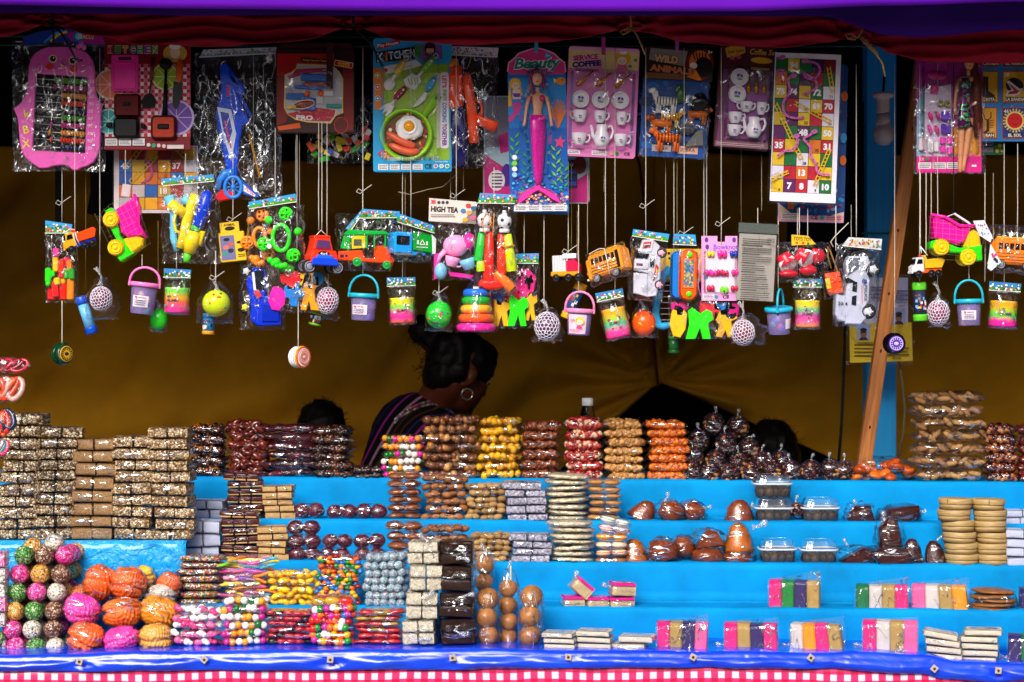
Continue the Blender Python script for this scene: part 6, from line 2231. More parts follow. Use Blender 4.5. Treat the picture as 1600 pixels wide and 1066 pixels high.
def goldspoon(T,x0,y0,x1,y1,d):
 T.part('gold_spoon',T.mb(GOLD).tube([(x0,y0,d),(x0+(x1-x0)*.14,y0+(y1-y0)*.14,d),(x0+(x1-x0)*.34,y0+(y1-y0)*.34,d),(x0+(x1-x0)*.5,y0+(y1-y0)*.5,d),(x1,y1,d)],[1.5,4.6,3.8,1.9,1.4],10,flat=.6))
T=Thing('coffee_toy_set','pink coffee service card with white toy cups and three gold spoons','toy tea set',940,160,-.012,rz=2.6)
cards(T,885,74,996,246,'e07abc',5)
mb=T.mb()
mb.use(pr('ecd088')).rect(886,78,995,108)
mb.use(pr('f0a8d0')).flat([(887,75),(994,75),(994,79)]+[(994-k*6,79+(2 if k%2 else 0)) for k in range(18)]+[(887,79)])
mb.use(pr('f088c0')).disk(920,100,20,15)
mb.text_out('SERVICE',912,91,8.5,40,pr('c82a6a'),pr('f4d8e8'),-7,.05)
mb.text_out('COFFEE',914,101,9.5,46,pr('4a2a6a'),pr('f0d8f0'),-7,.07)
mb.use(pr('f0a818')).disk(970,90,12,11)
mb.use(pr('f8e0d0')).disk(969,94,7.5,6)
mb.use(pr('3a2a1a')).disk(966,94,.9).disk(972,94,.9)
mb.use(pr('d02a2a')).disk(969,97,1)
mb.use(pr('e86aa0')).flat([(963,100),(976,100),(979,110),(960,110)])
mb.use(pr('f0f0f0')).disk(970,81,7,3)
mb.use(pr('3a9a3a')).disk(990,92,2.5)
mb.use(pr('2a7ab0')).disk(982,102,2.5)
for x0 in (888,926):
 labelbox(mb,x0+2,236,x0+22+(x0>900)*4,243,2,'f0e0ec')
mb.use(pr('e0a080')).disk(959,239,3.2)
mb.use(pr('1a8a3a')).disk(967,239,3.2)
mb.use(pr('2a1a2a')).text('CE',983,239,5,9)
T.part('print',mb)
for k in range(3):
 goldspoon(T,900+k*30,136,925+k*30,112,-6)
 saucer(T,907+k*31,157-k*.4,14,-5)
cup(T,907,184,22,18,-8,False,True)
cup(T,938,184,20,18,-8)
cup(T,972,185,18,20,-8)
cup(T,907,220,24,19,-8)
pot(T,942,213,30,34,-9)
cup(T,972,219,22,19,-8)
T.part('blister',T.mb(F_CARD).prism(rrect(890,110,991,234,8),-15,-.8,5,True))
# 11 cards behind the mermaid
T=Thing('doll_card','purple and blue toy card mostly hidden behind the mermaid doll','toy card',838,250,.07)
cards(T,756,150,921,318,'a8c8d8',5)
mb=T.mb()
mb.use(pr('c0187a')).flat([(756,240),(800,270),(800,317),(757,317)]).flat([(880,296),(900,282),(920,270),(920,317),(880,317)])
mb.use(pr('8a8aa0')).flat([(760,152),(800,152),(800,210),(780,230),(758,230)])
mb.use(pr('d81a8a')).flat([(778,212),(796,206),(798,236),(782,240)])
mb.use(pr('4a1a8a')).disk(792,274,9,18)
mb.use(pr('e0d8e0')).disk(776,282,13,16)
fineprint(mb,768,268,786,296,5,'4a2a5a')
mb.use(pr('3a2048')).rect(880,250,902,294)
mb.use(pr('e0e0e8')).text('TOY',893,258,5,14)
for k,c_ in enumerate(('2a5ac0','1a3a8a','2a5ac0')):
 mb.use(pr(c_)).rect(886,266+k*9,900,272+k*9)
mb.use(pr('6a2a1a')).disk(906,258,10,14)
T.part('print',mb)
# 12 wild animals bag
T=Thing('toy_animal_bag','bag of toy wild animals under a tiger header card','toy animals',1058,162,.0,rz=3)
cards(T,1003,125,1106,246,'0a4a9a',2,'insert_card')
mb=T.mb()
rg=random.Random(4)
for k in range(26):
 mb.use(pr(rg.choice(['0a3a80','1a6ab8','0a2a60','2a7a4a']))).disk(rg.uniform(1008,1100),rg.uniform(130,238),rg.uniform(4,12),rg.uniform(3,9))
mb.use(pr('b8a8a8')).rect(1022,228,1052,238).use(pr('e8b0a0')).rect(1062,228,1094,240)
mb.use(pr('4a2a1a')).text('TIGER',1037,233,4.5,22).text('ZEBRA',1078,234,4.5,24)
T.part('print',mb)
mb=T.mb(pr('2c1a12'))
mb.prism(rrect(1004,76,1111,126,2),-4,-1)
mb.fd=-4.2
mb.use(pr('8a8078')).flat([(1012,78),(1070,80),(1066,104),(1010,96)])
mb.use(pr('7a1a10')).disk(1090,100,22,24)
mb.use(pr('d87020')).disk(1090,98,17,20)
mb.use(pr('181014')).disk(1096,104,15,16)
mb.use(pr('e8d8c8')).disk(1080,102,6,5)
for k in range(5):
 mb.use(pr('20100c')).line([(1078+k*5,82),(1082+k*4,92)],2)
mb.use(pr('e87810')).flat([(1070,120),(1084,108),(1094,124),(1088,125)])
mb.use(pr('7a4a2a')).rect(1006,116,1068,125)
mb.text_out('WILD',1037,94,12,38,pr('d8a878'),pr('2a0c08'),3,.06)
mb.text_out('ANIMALS',1046,110,11,68,pr('c87848'),pr('2a0c08'),3,.06)
mb.use(pr('f0f0f0')).text('3+',1105,80,5)
T.part('header_card',mb)
def beast(nm,x,y,s_,col_,face=-1,stripes=None,mane=None,neck=0):
 o=T.part(nm,T.mb(pl(col_)).tube([(x-16*s_*-face,y-1,-8),(x+2*s_,y,-8),(x+16*s_*-face,y,-8)],[6*s_,6.6*s_,5.6*s_],12))
 hx=x+face*18*s_
 T.part('head',T.mb(pl(col_)).tube([(x+face*14*s_,y-2*s_,-8),(hx,y-(8+neck)*s_,-8)],[5*s_,4*s_],10).ell(hx+face*3*s_,y-(9+neck)*s_,-8,6*s_,4*s_,4*s_,rz=-face*-25),o)
 for k,lx in enumerate((-13,-9,9,13)):
  T.part('leg',T.mb(pl(col_)).tube([(x+lx*s_,y+2,-8+(2 if k%2 else-2)),(x+(lx+1)*s_,y+10*s_,-8+(2 if k%2 else-2)),(x+lx*s_,y+18*s_,-8+(2 if k%2 else-2))],[3.2*s_,2*s_,2*s_],8),o)
 if stripes:
  m_=T.mb(pl(stripes))
  for k in range(7):
   xx=x+(k-3)*4.4*s_
   m_.torus(xx,y,-8,6.6*s_,.7*s_,14,5,'x')
  T.part('stripes',m_,o)
 if mane:
  T.part('mane',T.mb(pl(mane)).ell(hx-face*2*s_,y-8*s_,-8,7*s_,8*s_,6*s_),o)
beast('toy_zebra',1040,160,1.05,'e8e4e0',-1,'181414',None,6)
beast('toy_giraffe',1048,184,.9,'e8a818',1,'8a4a10')
beast('toy_horse',1090,178,.9,'b85a1c',1,None,'3a1a0c')
beast('toy_lion',1035,195,.95,'d06a20',-1,None,'8a3a10')
beast('toy_tiger',1046,217,1.15,'f06a14',-1,'3a1408')
T.part('toy_tree',T.mb(pl('1a5a2a')).ell(1062,148,-5,10,14,7,nz=.4,seed=2))
T.part('toy_gorilla',T.mb(pl('0c0a0c')).ell(1092,160,-6,15,16,8,nz=.2,seed=8))
T.part('toy_rhino',T.mb(pl('4a4a50')).ell(1074,202,-6,16,9,8,nz=.25,seed=5))
T.part('grey_fence',T.mb(pl('6a6a66')).prism([(1072,230),(1090,204),(1100,202),(1102,226)],-8,-4,1))
bag(T,1001,122,1110,248,26,12,None,14,16,crump=2.5)
T=Thing('toy_animal_bag','dark blue toy card peeping out behind the coffee service card','toy card',1004,190,.06)
cards(T,985,130,1022,240,'0a2a68',2)
mb=T.mb()
mb.use(pr('1a4a98')).disk(1004,150,12,10).disk(1000,202,10,12)
mb.use(pr('c8a040')).flat([(998,215),(1004,208),(1010,216),(1006,226),(1000,226)])
mb.use(pr('b8c8d8')).text('GAME',1002,178,5,18)
T.part('print',mb)
# 13 coffee set box
T=Thing('coffee_toy_set','brown and purple coffee set box with two saucers and a teapot','toy tea set',1163,152,.0,rz=4)
T.part('box',T.mb(pr('4a1420')).prism(rrect(1120,70,1206,232,3),0,8,1))
mb=T.mb()
mb.use(pr('7a3a70')).flat([(1128,110),(1205,110),(1205,228),(1124,228)])
mb.use(pr('a050a0')).flat([(1140,130),(1200,140),(1196,200),(1150,220),(1132,180)])
mb.use(pr('c89818')).flat([(1128,78),(1140,72),(1158,74),(1160,82),(1146,90),(1132,92)])
mb.use(pr('5a1818')).text('New Series',1145,81,4.5,25,rz=-12)
mb.use(pr('d8a840')).text('Coffee Set',1188,80,9,42,rz=0,shear=.2)
mb.use(pr('e0a820')).disk(1186,93,17,5)
mb.use(pr('c83a6a')).disk(1140,92,4,3).disk(1150,90,4,3)
mb.use(pr('8a5a6a')).rect(1122,222,1205,231)
fineprint(mb,1124,223,1200,230,2,'d8b8c0')
T.part('print',mb)
saucer(T,1153,122,14,-6)
saucer(T,1151,149,14,-6)
for k in range(3):
 goldspoon(T,1169+k*12,147,1168+k*12,112,-7)
cup(T,1166,168,20,16,-8,True,True)
cup(T,1190,169,16,19,-8)
cup(T,1150,186,22,17,-8)
cup(T,1150,206,22,17,-8)
pot(T,1180,199,30,32,-9)
T.part('blister',T.mb(F_CARD).prism(rrect(1134,106,1204,222,6),-15,-.8,4,True))
T.part('wrapper',T.mb(F_CARD).box(1163,152,-6,90,166,24,4))
# 14 snakes and ladders
T=Thing('board_game','bright snakes and ladders board with white margin and yellow ladders','board game',1260,200,-.02,rz=2.2)
cards(T,1207,84,1310,316,'e8e0ec',1)
mb=T.mb()
X0,Y0,CW,CH=1207.5,92,18.8,21.0
G_,Y_,P_,Rr,W_,O_='0c6a30','e0b81c','5a1a5a','b81430','dcd4e4','d8701c'
grid=[[G_,Y_,G_,'3a1440','7a1420'],[O_,G_,'3a1440','a01424',G_],[Y_,P_,Y_,G_,W_],[G_,Rr,W_,Y_,Rr],['c8a81c',P_,Y_,Rr,W_],['5a1a5a',G_,P_,G_,Y_],[Rr,Y_,G_,O_,Rr],[Y_,G_,W_,Y_,G_],[W_,Rr,O_,Rr,Y_],[Y_,P_,Rr,W_,G_]]
big={(1,0):'94',(0,2):'75',(1,2):'74',(3,2):'72',(3,3):'69',(4,3):'70',(2,5):'48',(4,5):'50',(0,6):'35',(4,6):'31',(2,8):'13',(1,9):'7',(2,9):'8',(4,9):'10'}
sml={(0,1):'86',(2,2):'73',(4,2):'71',(2,3):'68',(2,4):'53',(4,4):'51',(0,4):'55',(2,7):'28',(3,7):'29',(0,8):'15',(0,9):'6',(3,9):'9',(4,8):'11',(3,6):'32'}
for j in range(10):
 for i in range(5):
  x,y=X0+i*CW+1,Y0+j*CH
  mb.use(pr('16101a')).rect(x,y,x+CW,y+CH,-.1)
  mb.use(pr(grid[j][i])).rect(x+.5,y+.5,x+CW-.5,y+CH-.5,-.2)
mb.fd=-.3
for (i,j),s_ in big.items():
 mb.use(pr('f0ecf2')).text(s_,X0+(i+.5)*CW+1,Y0+(j+.5)*CH,10.5,bold=.05)
for (i,j),s_ in sml.items():
 mb.use(pr('20141a')).text(s_,X0+(i+.72)*CW,Y0+(j+.78)*CH,4.5)
def ladder(a,b_,w=5):
 a,b_=Vector(a),Vector(b_)
 v_=(b_-a).normalized()
 n_=Vector((-v_.y,v_.x))*w/2
 mb.use(pr('d8b410')).line([a-n_,b_-n_],1.7).line([a+n_,b_+n_],1.7)
 k=int((b_-a).length/6)
 for q in range(k):
  c_=a.lerp(b_,(q+.5)/k)
  mb.line([c_-n_,c_+n_],1.3)
ladder((1291,104),(1299,144))
ladder((1240,162),(1298,190))
ladder((1210,164),(1254,250))
ladder((1297,232),(1276,290))
ladder((1209,282),(1234,270),4)
SN=pr('d060b0')
def snake(pts,w=3.4):
 mb.use(SN)
 out=[]
 for k in range(len(pts)-1):
  p0,p1,p2,p3=[Vector(pts[max(0,min(len(pts)-1,k+o_))]) for o_ in (-1,0,1,2)]
  for q in range(6):
   t=q/6
   out.append(.5*((2*p1)+(p2-p0)*t+(2*p0-5*p1+4*p2-p3)*t*t+(3*p1-p0-3*p2+p3)*t**3))
 out.append(Vector(pts[-1]))
 mb.line(out,w)
 mb.disk(pts[0][0],pts[0][1],w*1.5,w*1.0,None,12,-15)
 mb.use(pr('5a1a4a'))
 for k in range(3,len(out),4):
  mb.disk(out[k].x,out[k].y,.9)
 mb.use(pr('101010')).disk(pts[0][0],pts[0][1]-1,.8)
snake([(1253,96),(1272,100),(1277,112),(1268,124),(1256,122),(1254,116),(1270,126),(1272,138),(1262,144),(1252,148)])
snake([(1236,120),(1228,126),(1231,145),(1222,162),(1225,180),(1240,186),(1254,184)])
snake([(1272,206),(1264,212),(1256,218),(1266,230),(1268,244),(1276,256),(1280,270),(1298,272)])
snake([(1218,92),(1212,93),(1209,94)])
snake([(1215,120),(1222,114),(1213,112),(1210,116),(1216,119)],2.4)
snake([(1244,214),(1246,226),(1238,236),(1226,238),(1216,246)])
T.part('print',mb)
bag(T,1203,80,1314,320,6,14,F_CARD,12,18,crump=1.2)
T=Thing('toy_card','blue and cream toy card showing below the bright snakes and ladders board','toy card',1268,270,.06,rz=1.5)
cards(T,1216,100,1321,348,'1a4a90',6)
mb=T.mb()
mb.use(pr('e8c8b0')).flat([(1217,318),(1240,336),(1280,342),(1320,330),(1320,346),(1218,346)])
mb.use(pr('e8a0b0')).flat([(1217,338),(1320,336),(1320,347),(1217,347)])
rg=random.Random(2)
for k in range(40):
 mb.use(pr(rg.choice(['3a6ab0','2a8ac8','8ab0d8','5a2a5a','c03a4a','1a2a5a']))).disk(rg.uniform(1236,1318),rg.uniform(296,332),rg.uniform(1.5,5),rg.uniform(1,4),None,8)
mb.use(pr('c8601a')).rect(1232,312,1242,328).disk(1237,314,6,5)
mb.use(pr('20242a')).text('CE',1274,340,6,11)
mb.use(pr('1a9a8a')).disk(1286,340,3.4)
labelbox(mb,1222,334,1250,344,3,'e8d8d0')
fineprint(mb,1292,335,1316,344,3,'a02a3a')
for y in (150,180,215,250):
 mb.use(pr(rg.choice(['e87018','3a9ad8','6ab0e8','2a3a80']))).disk(1316,y,5,8)
T.part('print',mb)
# 15 fashion doll with accessories
T=Thing('fashion_doll','long haired doll in a green patterned dress with a rack of accessories','doll',1484,186,-.01)
cards(T,1432,92,1534,270,'a8188a',4)
mb=T.mb()
mb.use(pr('d8c0e0')).flat([(1440,140),(1486,132),(1488,244),(1434,244)])
mb.use(pr('7ab0d0')).flat([(1433,160),(1446,130),(1442,244),(1432,244)])
mb.use(pr('e0901c')).flat([(1488,200),(1532,190),(1532,244),(1488,244)])
mb.use(pr('e0148a')).rect(1432.5,244,1533.5,269.5)
for k in range(3):
 labelbox(mb,1435+k*22,254,1455+k*23,264,3)
mb.use(pr('e8e8ea')).rect(1518,258,1525,261)
mb.use(pr('f0d0e8')).text('CE',1440,249,4,7)
mb.use(pr('2a9a4a')).disk(1448,249.5,2.6)
T.part('print',mb)
pc=['e8148e','c01880','e83aa8']
def acc(nm,hx,x,y,w,h):
 T.part(nm,T.mb(pl(hx)).box(x,y,-5,w,h,6,1.5))
T.part('mask',T.mb(pl('c8147a')).ell(1458,118,-4,9,6,4).ell(1470,120,-4,9,6,4))
acc('handbag','d0148a',1459,140,12,14)
T.part('sunglasses',T.mb(pl('8a8a10')).torus(1469,162,-5,4,1.6,16,6).torus(1480,163,-5,4,1.6,16,6))
for k,(x,y) in enumerate(((1453,182),(1464,181),(1452,202),(1463,203))):
 T.part('shoe',T.mb(pl(pc[k%3])).tube([(x-3,y-6,-5),(x,y,-6),(x+2,y+7,-6)],[2,3.4,2.4],8))
acc('purple_bag','6a2ac0',1477,182,15,15)
acc('purple_hat','5a22b0',1477,202,15,16)
for k,(x,y) in enumerate(((1472,220),(1483,220),(1472,234),(1483,236))):
 acc('pink_bag','e83ab4',x,y,9,11)
acc('white_bottle','dcd8dc',1453,228,9,22)
acc('white_jar','e4e0e4',1462,230,7,16)
acc('gift_card','e8d0dc',1440,226,11,20)
SK2=pl('d8946a',.4)
o=T.part('doll_body',T.mb(SK2).tube([(1511,108,-9),(1511,120,-9)],3,10).ell(1508,125,-9,13,5.5,5).tube([(1508,122,-9),(1507,145,-9),(1507,158,-9),(1505,172,-9)],[10,9.6,7.5,11],14,flat=.6))
T.part('leg',T.mb(SK2).tube([(1501,188,-9),(1500,212,-9),(1499,235,-9),(1498,262,-9),(1498,270,-9)],[6,5.2,4.4,3,3.2],10),o)
T.part('leg',T.mb(SK2).tube([(1513,186,-9),(1511,210,-9),(1508,232,-9),(1504,258,-9),(1503,268,-9)],[6,5.2,4.4,3,3.2],10),o)
T.part('arm',T.mb(SK2).tube([(1496,126,-9),(1492,145,-9),(1490,165,-8),(1492,180,-8)],[3.2,2.6,2.3,2.2],8),o)
T.part('arm',T.mb(SK2).tube([(1521,126,-9),(1526,146,-9),(1526,158,-10),(1516,166,-13)],[3.2,2.6,2.3,2.2],8),o)
h_=T.part('head',T.mb(SK2).ell(1512,100,-10,8,11,8),o)
m_=T.mb(pl('b81a3a')).ell(1511.5,105.5,-17.6,2.4,1,.8,8,5)
m_.use(SK2).ell(1511.5,101.5,-18,1,1.5,1,8,5)
T.part('face',m_,h_)
T.part('doll_hair',T.mb(mt('5a1c0c',.35,0,.3,120,.6,300)).tube([(1518,92,-6),(1522,110,-7),(1525,130,-7),(1524,155,-6),(1527,190,-5),(1524,215,-4)],[6,7,8,8,7,3],10).ell(1512,93,-6,11,9,8),h_)
m,nt,b,out=_new('dress_pattern')
v=_coord(nt)
n1=_noise(nt,v,75,1,.4,1.5)
nt.links.new(_ramp(nt,n1,[(0,'5a1458'),(.52,'6a1c64'),(.56,'4ae85a'),(.62,'3ac8b0'),(.65,'7a2070')],'CONSTANT'),b.inputs['Base Color'])
b.inputs['Roughness'].default_value=.2
b.inputs['Metallic'].default_value=.3
T.part('dress',T.mb(m).tube([(1508,124,-9.5),(1508,134,-9.5),(1507,146,-9.5),(1506,157,-9.5),(1505,172,-9.5),(1506,186,-9.5),(1507,200,-9.5)],[10.5,11.6,10.6,8.4,12.5,15.5,17.5],18,flat=.55),o)
T.part('blister',T.mb(F_CARD).prism(rrect(1438,96,1528,246,8),-16,-.8,4,True))
bag(T,1427,94,1541,272,20,15,None,12,16,crump=1.5)
# 16 picture card sheet
T=Thing('picture_card_sheet','sheet of yellow picture cards with blue borders, a watermelon and a sun','picture cards',1575,148,.01)
cards(T,1534,60,1650,221,'1a80c8',1)
mb=T.mb()
def pcard(x0,y0,x1,y1,hx,no,ttl,tw):
 mb.use(pr('b03a1a')).rect(x0,y0,x1,y1)
 mb.use(pr(hx)).rect(x0+1.6,y0+1.6,x1-1.6,y1-1.6)
 if no:
  mb.use(pr('f4ecdc')).text(no,x0+7,y0+6,6,8,bold=.03)
 if ttl:
  mb.use(pr('1a1010')).rect((x0+x1)/2-tw/2-1,y1-9,(x0+x1)/2+tw/2+1,y1-2)
  mb.use(pr('f0e8dc')).text(ttl,(x0+x1)/2,y1-5.5,5,tw,bold=.04)
pcard(1534.5,62,1561,105,'7a1a1a','','CATRIN',24)
pcard(1567,62,1607,105,'3a1a1a','','EL ARBOL',32)
pcard(1534.5,111,1560,161,'e8ac14','','BOTA',14)
pcard(1566,111,1607,161,'e8ac14','28','LA SANDIA',31)
pcard(1534.5,168,1558,217,'e09a1c','','RAN',13)
pcard(1565,168,1606,217,'1a3a8a','46','EL SOL',21)
pcard(1612,111,1650,161,'e8ac14','','',0)
pcard(1612,168,1650,217,'d8b02a','','',0)
mb.use(pr('3a1a14')).flat([(1536,120),(1544,120),(1544,142),(1554,149),(1554,152),(1536,152)])
mb.use(pr('141418')).disk(1585,134,14,12,rz=20)
mb.use(pr('f0e0d8')).flat([(1572,128),(1576,126),(1598,143),(1590,146),(1580,140)]).flat([(1571,150),(1574,142),(1598,138),(1594,147),(1584,150)])
mb.use(pr('c01a28')).flat([(1574,129),(1592,143),(1584,142)]).flat([(1574,148),(1577,143),(1594,141),(1588,147)])
mb.use(pr('4a200c')).line([(1537,180),(1538,186),(1543,188),(1548,184),(1548,176)],1.6).line([(1543,188),(1543,204),(1538,208)],4)
for k in range(4):
 mb.line([(1543,190+k*3),(1552,188+k*4)],1)
mb.use(pr('e8c860'))
for k in range(22):
 a=k*.2856
 mb.line([(1585,189),(1585+18*math.cos(a),189+18*math.sin(a))],2.4)
mb.use(pr('f0d880')).disk(1585,189,14.5)
mb.use(pr('d81a1c')).disk(1585,189,12)
mb.use(pr('6a0c10')).disk(1581,186,1.2).disk(1589,186,1.2).line([(1581,194),(1585,196),(1589,194)],1.2)
T.part('print',mb)
T.part('sheet_film',T.mb(F_CARD).box(1592,140,-1.5,117,163,2))
T=Thing('toy_card','green edged toy card showing under the picture card sheet','toy card',1545,225,.05)
cards(T,1520,200,1570,242,'1a5a3a',5)
mb=T.mb()
mb.use(pr('8a8a98')).rect(1530,222,1552,238)
fineprint(mb,1530,222,1552,232,2,'3a2a3a')
mb.use(pr('d8b02a')).disk(1562,228,3).disk(1558,236,3).disk(1565,236,2)
mb.use(pr('2a8a3a')).disk(1556,230,3).disk(1563,233,3)
T.part('print',mb)
# light bulb
T=Thing('light_bulb','unlit white bulb in a socket hanging before the blue post','light bulb',1380,190,.30)
T.part('cable',T.mb(mt('141210',.6)).tube([(1382,116,0),(1381,130,0),(1380,148,0)],2,8))
T.part('socket',T.mb(mt('d8cab8',.45)).lathe(1380,178,0,[(9,0),(10,4),(9.5,20),(11,25),(16,26),(16.5,30),(15,33),(6,34)],24))
T.part('bulb',T.mb(mt('b4aca8',.3,0,.05,30,0,250,.3)).lathe(1381,228,0,[(.01,0),(8,2),(14,8),(16.5,17),(15.5,26),(12,32),(10,40),(9,52)],26))
T.part('collar',T.mb(mt('e0d4c4',.4)).lathe(1380.5,200,0,[(12.6,0),(11,10),(9.6,22)],24))
#================================================================LOWER ROW OF HANGING TOYS
def animals(T,defs,d=-3,th=7):
 """chunky flat animal and letter pieces, each a part"""
 for nm,hx,pts in defs:
  T.part(nm,T.mb(pl(hx,.3)).prism(pts,d-th/2,d+th/2,1.3,False))
def figure(x,y,w,h,k=0,seed=0):
 """outline of a jigsaw-like animal piece standing at (x, y) top-left"""
 base=[
  [(.1,.12),(.25,0),(.4,.12),(.55,.2),(.75,.08),(.95,.16),(1,.4),(.82,.5),(.9,1),(.62,1),(.52,.66),(.36,1),(.02,1),(.14,.55)],
  [(.2,.05),(.5,0),(.62,.18),(.95,.12),(1,.35),(.72,.45),(.78,.75),(1,1),(.55,.98),(.45,.75),(.3,1),(0,.96),(.18,.6),(0,.4),(.1,.25)],
  [(0,.2),(.22,.06),(.4,.2),(.62,0),(.85,.1),(.8,.3),(1,.42),(.86,.62),(.7,.58),(.62,1),(.3,.96),(.26,.66),(.04,.6)],
  [(.3,0),(.7,.05),(1,.3),(.9,.75),(.6,1),(.2,.95),(0,.6),(.12,.22)]][k%4]
 return [(x+a*w,y+b_*h) for a,b_ in base]
def roundwheel(T,x,y,d,r,hexc,hub=None,w=3,parent=None):
 o=T.part('wheel',T.mb(pl(hexc,.5)).cyl((x,y,d-w),(x,y,d+w),r,seg=18,ch=r*.18),parent)
 T.part('hub',T.mb(pl(hub or hexc,.3)).ell(x,y,d-w,r*.5,r*.5,1.2,12,6).torus(x,y,d-w,r*.68,r*.10,18,5),o)
 return o
#---block bag and dump truck at the far left
T=Thing('toy_block_bag','slim bag of red, orange and green toy blocks behind the small dump truck','toy blocks',95,410,.02)
rg=random.Random(21)
for i,(x,y,w,h,c_) in enumerate([(88,395,10,14,'e83a9a'),(87,412,9,26,'f0b818'),(97,420,9,30,'d82a1a'),(104,410,10,16,'e82a5a'),(109,415,9,18,'f07a18'),(113,428,9,18,'2aa02a'),(103,428,9,16,'3ab03a'),(97,436,10,16,'f0a818'),(86,452,12,26,'e01a1a'),(98,456,12,26,'d8180c'),(110,452,11,34,'f08018'),(90,440,10,12,'f0c020'),(80,460,12,18,'e8141c')]):
 T.part('block',T.mb(pl(c_)).box(x,y,rg.uniform(-3,3),w,h,9,2,rg.uniform(-6,6)))
T.part('green_whistle',T.mb(pl('2aea1a')).box(77,430,-8,9,22,7,2).box(84,428,-8,7,9,6,1.5).cyl((77,440,-8),(77,447,-8),4,seg=10))
meadow(T,[(72,345),(114,351),(112,365),(72,365)],21,-5)
bag(T,70,362,122,473,20,21)
cord(97,75,347,.02,'white string holding the slim block bag',x1=97,loop=30)
def dumptruck(T,cab,bed,chas,whl,flip=1,light=None):
 """side view little tipper: local px, front to the left when flip=1"""
 f=lambda pts:[(T.cx+flip*x,T.cy+y) for x,y in pts]
 T.part('chassis',T.mb(pl(chas)).prism(f([(-20,4),(24,4),(24,10),(-20,10)]),-7,7,1))
 o=T.part('cab',T.mb(pl(cab)).prism(f([(-26,8),(-26,-1),(-21,-4),(-18,-15),(-6,-15),(-6,8)]),-8,8,1.2))
 T.part('cab_window',T.mb(mt('101418',.15)).prism(f([(-19,-5),(-16.5,-12),(-9,-12),(-9,-5)]),-8.6,-7.6),o)
 T.part('windscreen',T.mb(mt('101418',.15)).box(T.cx-flip*20.6,T.cy-9,0,1.2,8,12,0,flip*18),o)
 T.part('tipper',T.mb(pl(bed)).prism(f([(-9,-18),(-3,-18),(0,-11),(26,-13),(30,-8),(24,3),(-4,3),(-5,-13)]),-9,9,1.2))
 for x in (-16,6,18):
  roundwheel(T,T.cx+flip*x,T.cy+11,-8,6,whl,None,2.4)
 for x in (-16,18):
  roundwheel(T,T.cx+flip*x,T.cy+11,8,6,whl,None,2.4)
 T.part('bumper',T.mb(pl(cab)).box(T.cx-flip*26,T.cy+8,0,3,4,15,.8))
T=Thing('toy_dump_truck','small toy dump truck with orange bed, yellow cab and blue chassis','toy truck',123,375,-.03,rz=-18,yaw=20)
dumptruck(T,'e0a81c','fa4a10','0a2ab8','141416')
T.part('string_loop',T.mb(mt('e0dcd4',.8)).tube([(117,362,-10),(115,372,-11),(117,385,-10)],.8,5).tube([(120,362,-10),(119,372,-11),(121,384,-10)],.8,5).tube([(112,360,-9),(106,357,-6),(114,355,-5),(121,358,-9)],.8,5))
cord(117,75,360,-.03,'white string holding the small orange dump truck')
cord(134,75,450,.05,'brown string holding the blue bubble tube',.6,'7a6030')
#---bubble tubes
def bubble_tube(label,x,y,L,r,cap,body,rz,Y,base=None,prt=True):
 T=Thing('bubble_tube',label,'bubble tube',x,y,Y,'bubble tubes among the toys',rz=rz)
 h=L/2
 o=T.part('tube',T.mb(pl(body)).lathe(x,y+h,0,[(r*.9,L*.15),(r*.9,L*.82)],20))
 T.part('cap',T.mb(pl(cap)).lathe(x,y-h+L*.22,0,[(r,0),(r*1.02,2),(r*1.02,L*.17),(r*.9,L*.2),(.01,L*.2)],20,rip=.015,nrip=10))
 T.part('foot',T.mb(pl(base or cap)).lathe(x,y+h,0,[(r*.9,0),(r*1.02,1.5),(r*1.0,L*.10),(r*1.05,L*.14),(r*.95,L*.17)],20))
 if prt:
  mb=T.mb()
  rg=random.Random(int(x))
  for i in range(16):
   a=rg.uniform(-1.0,1.0)
   yy=y+rg.uniform(-.18,.26)*L
   mb.use(pr(rg.choice(['f0e8e0','e8c020','c81a2a','1a2a6a','6ab0e8','8a4a1a'])))
   mb.box(x+math.sin(a)*r*.92,yy,-math.cos(a)*r*.92,rg.uniform(2,5),rg.uniform(2,6),.5,0,0,-math.degrees(a))
  T.part('printed_wrap',mb,o)
bubble_tube('light blue bubble tube with dark blue caps, hanging tilted',135,492,62,9.5,'0a4ac0','6ab4e8',-18,.03,None,False)
bubble_tube('green capped bubble tube hanging beside the leaning pole',1437,471,62,11,'5ac820','2a2a4a',-2,-.01)
bubble_tube('short bubble tube with a yellow cap below the smiling ball',326,506,34,10,'2a7ab0','2a8ac8',3,.05,'e8a01c')
bubble_tube('slanted bubble tube with a yellow cap behind the pink bucket',897,470,62,10,'e8b41c','1a4a8a',24,.04)
bubble_tube('green capped bottle peeping under the netted ball',494,498,22,10,'6ab01c','4a1a2a',14,.04,'6ab01c')
bubble_tube('dark green bottle ends under the letters bag',1053,538,28,9,'1a6a1a','1a5a2a',0,.05,'145a18',False)
cord(1437,100,440,-.01,'white string holding the green capped bubble tube')
cord(902,330,450,.04,'thin string holding the slanted bubble tube',.5,'a89060')
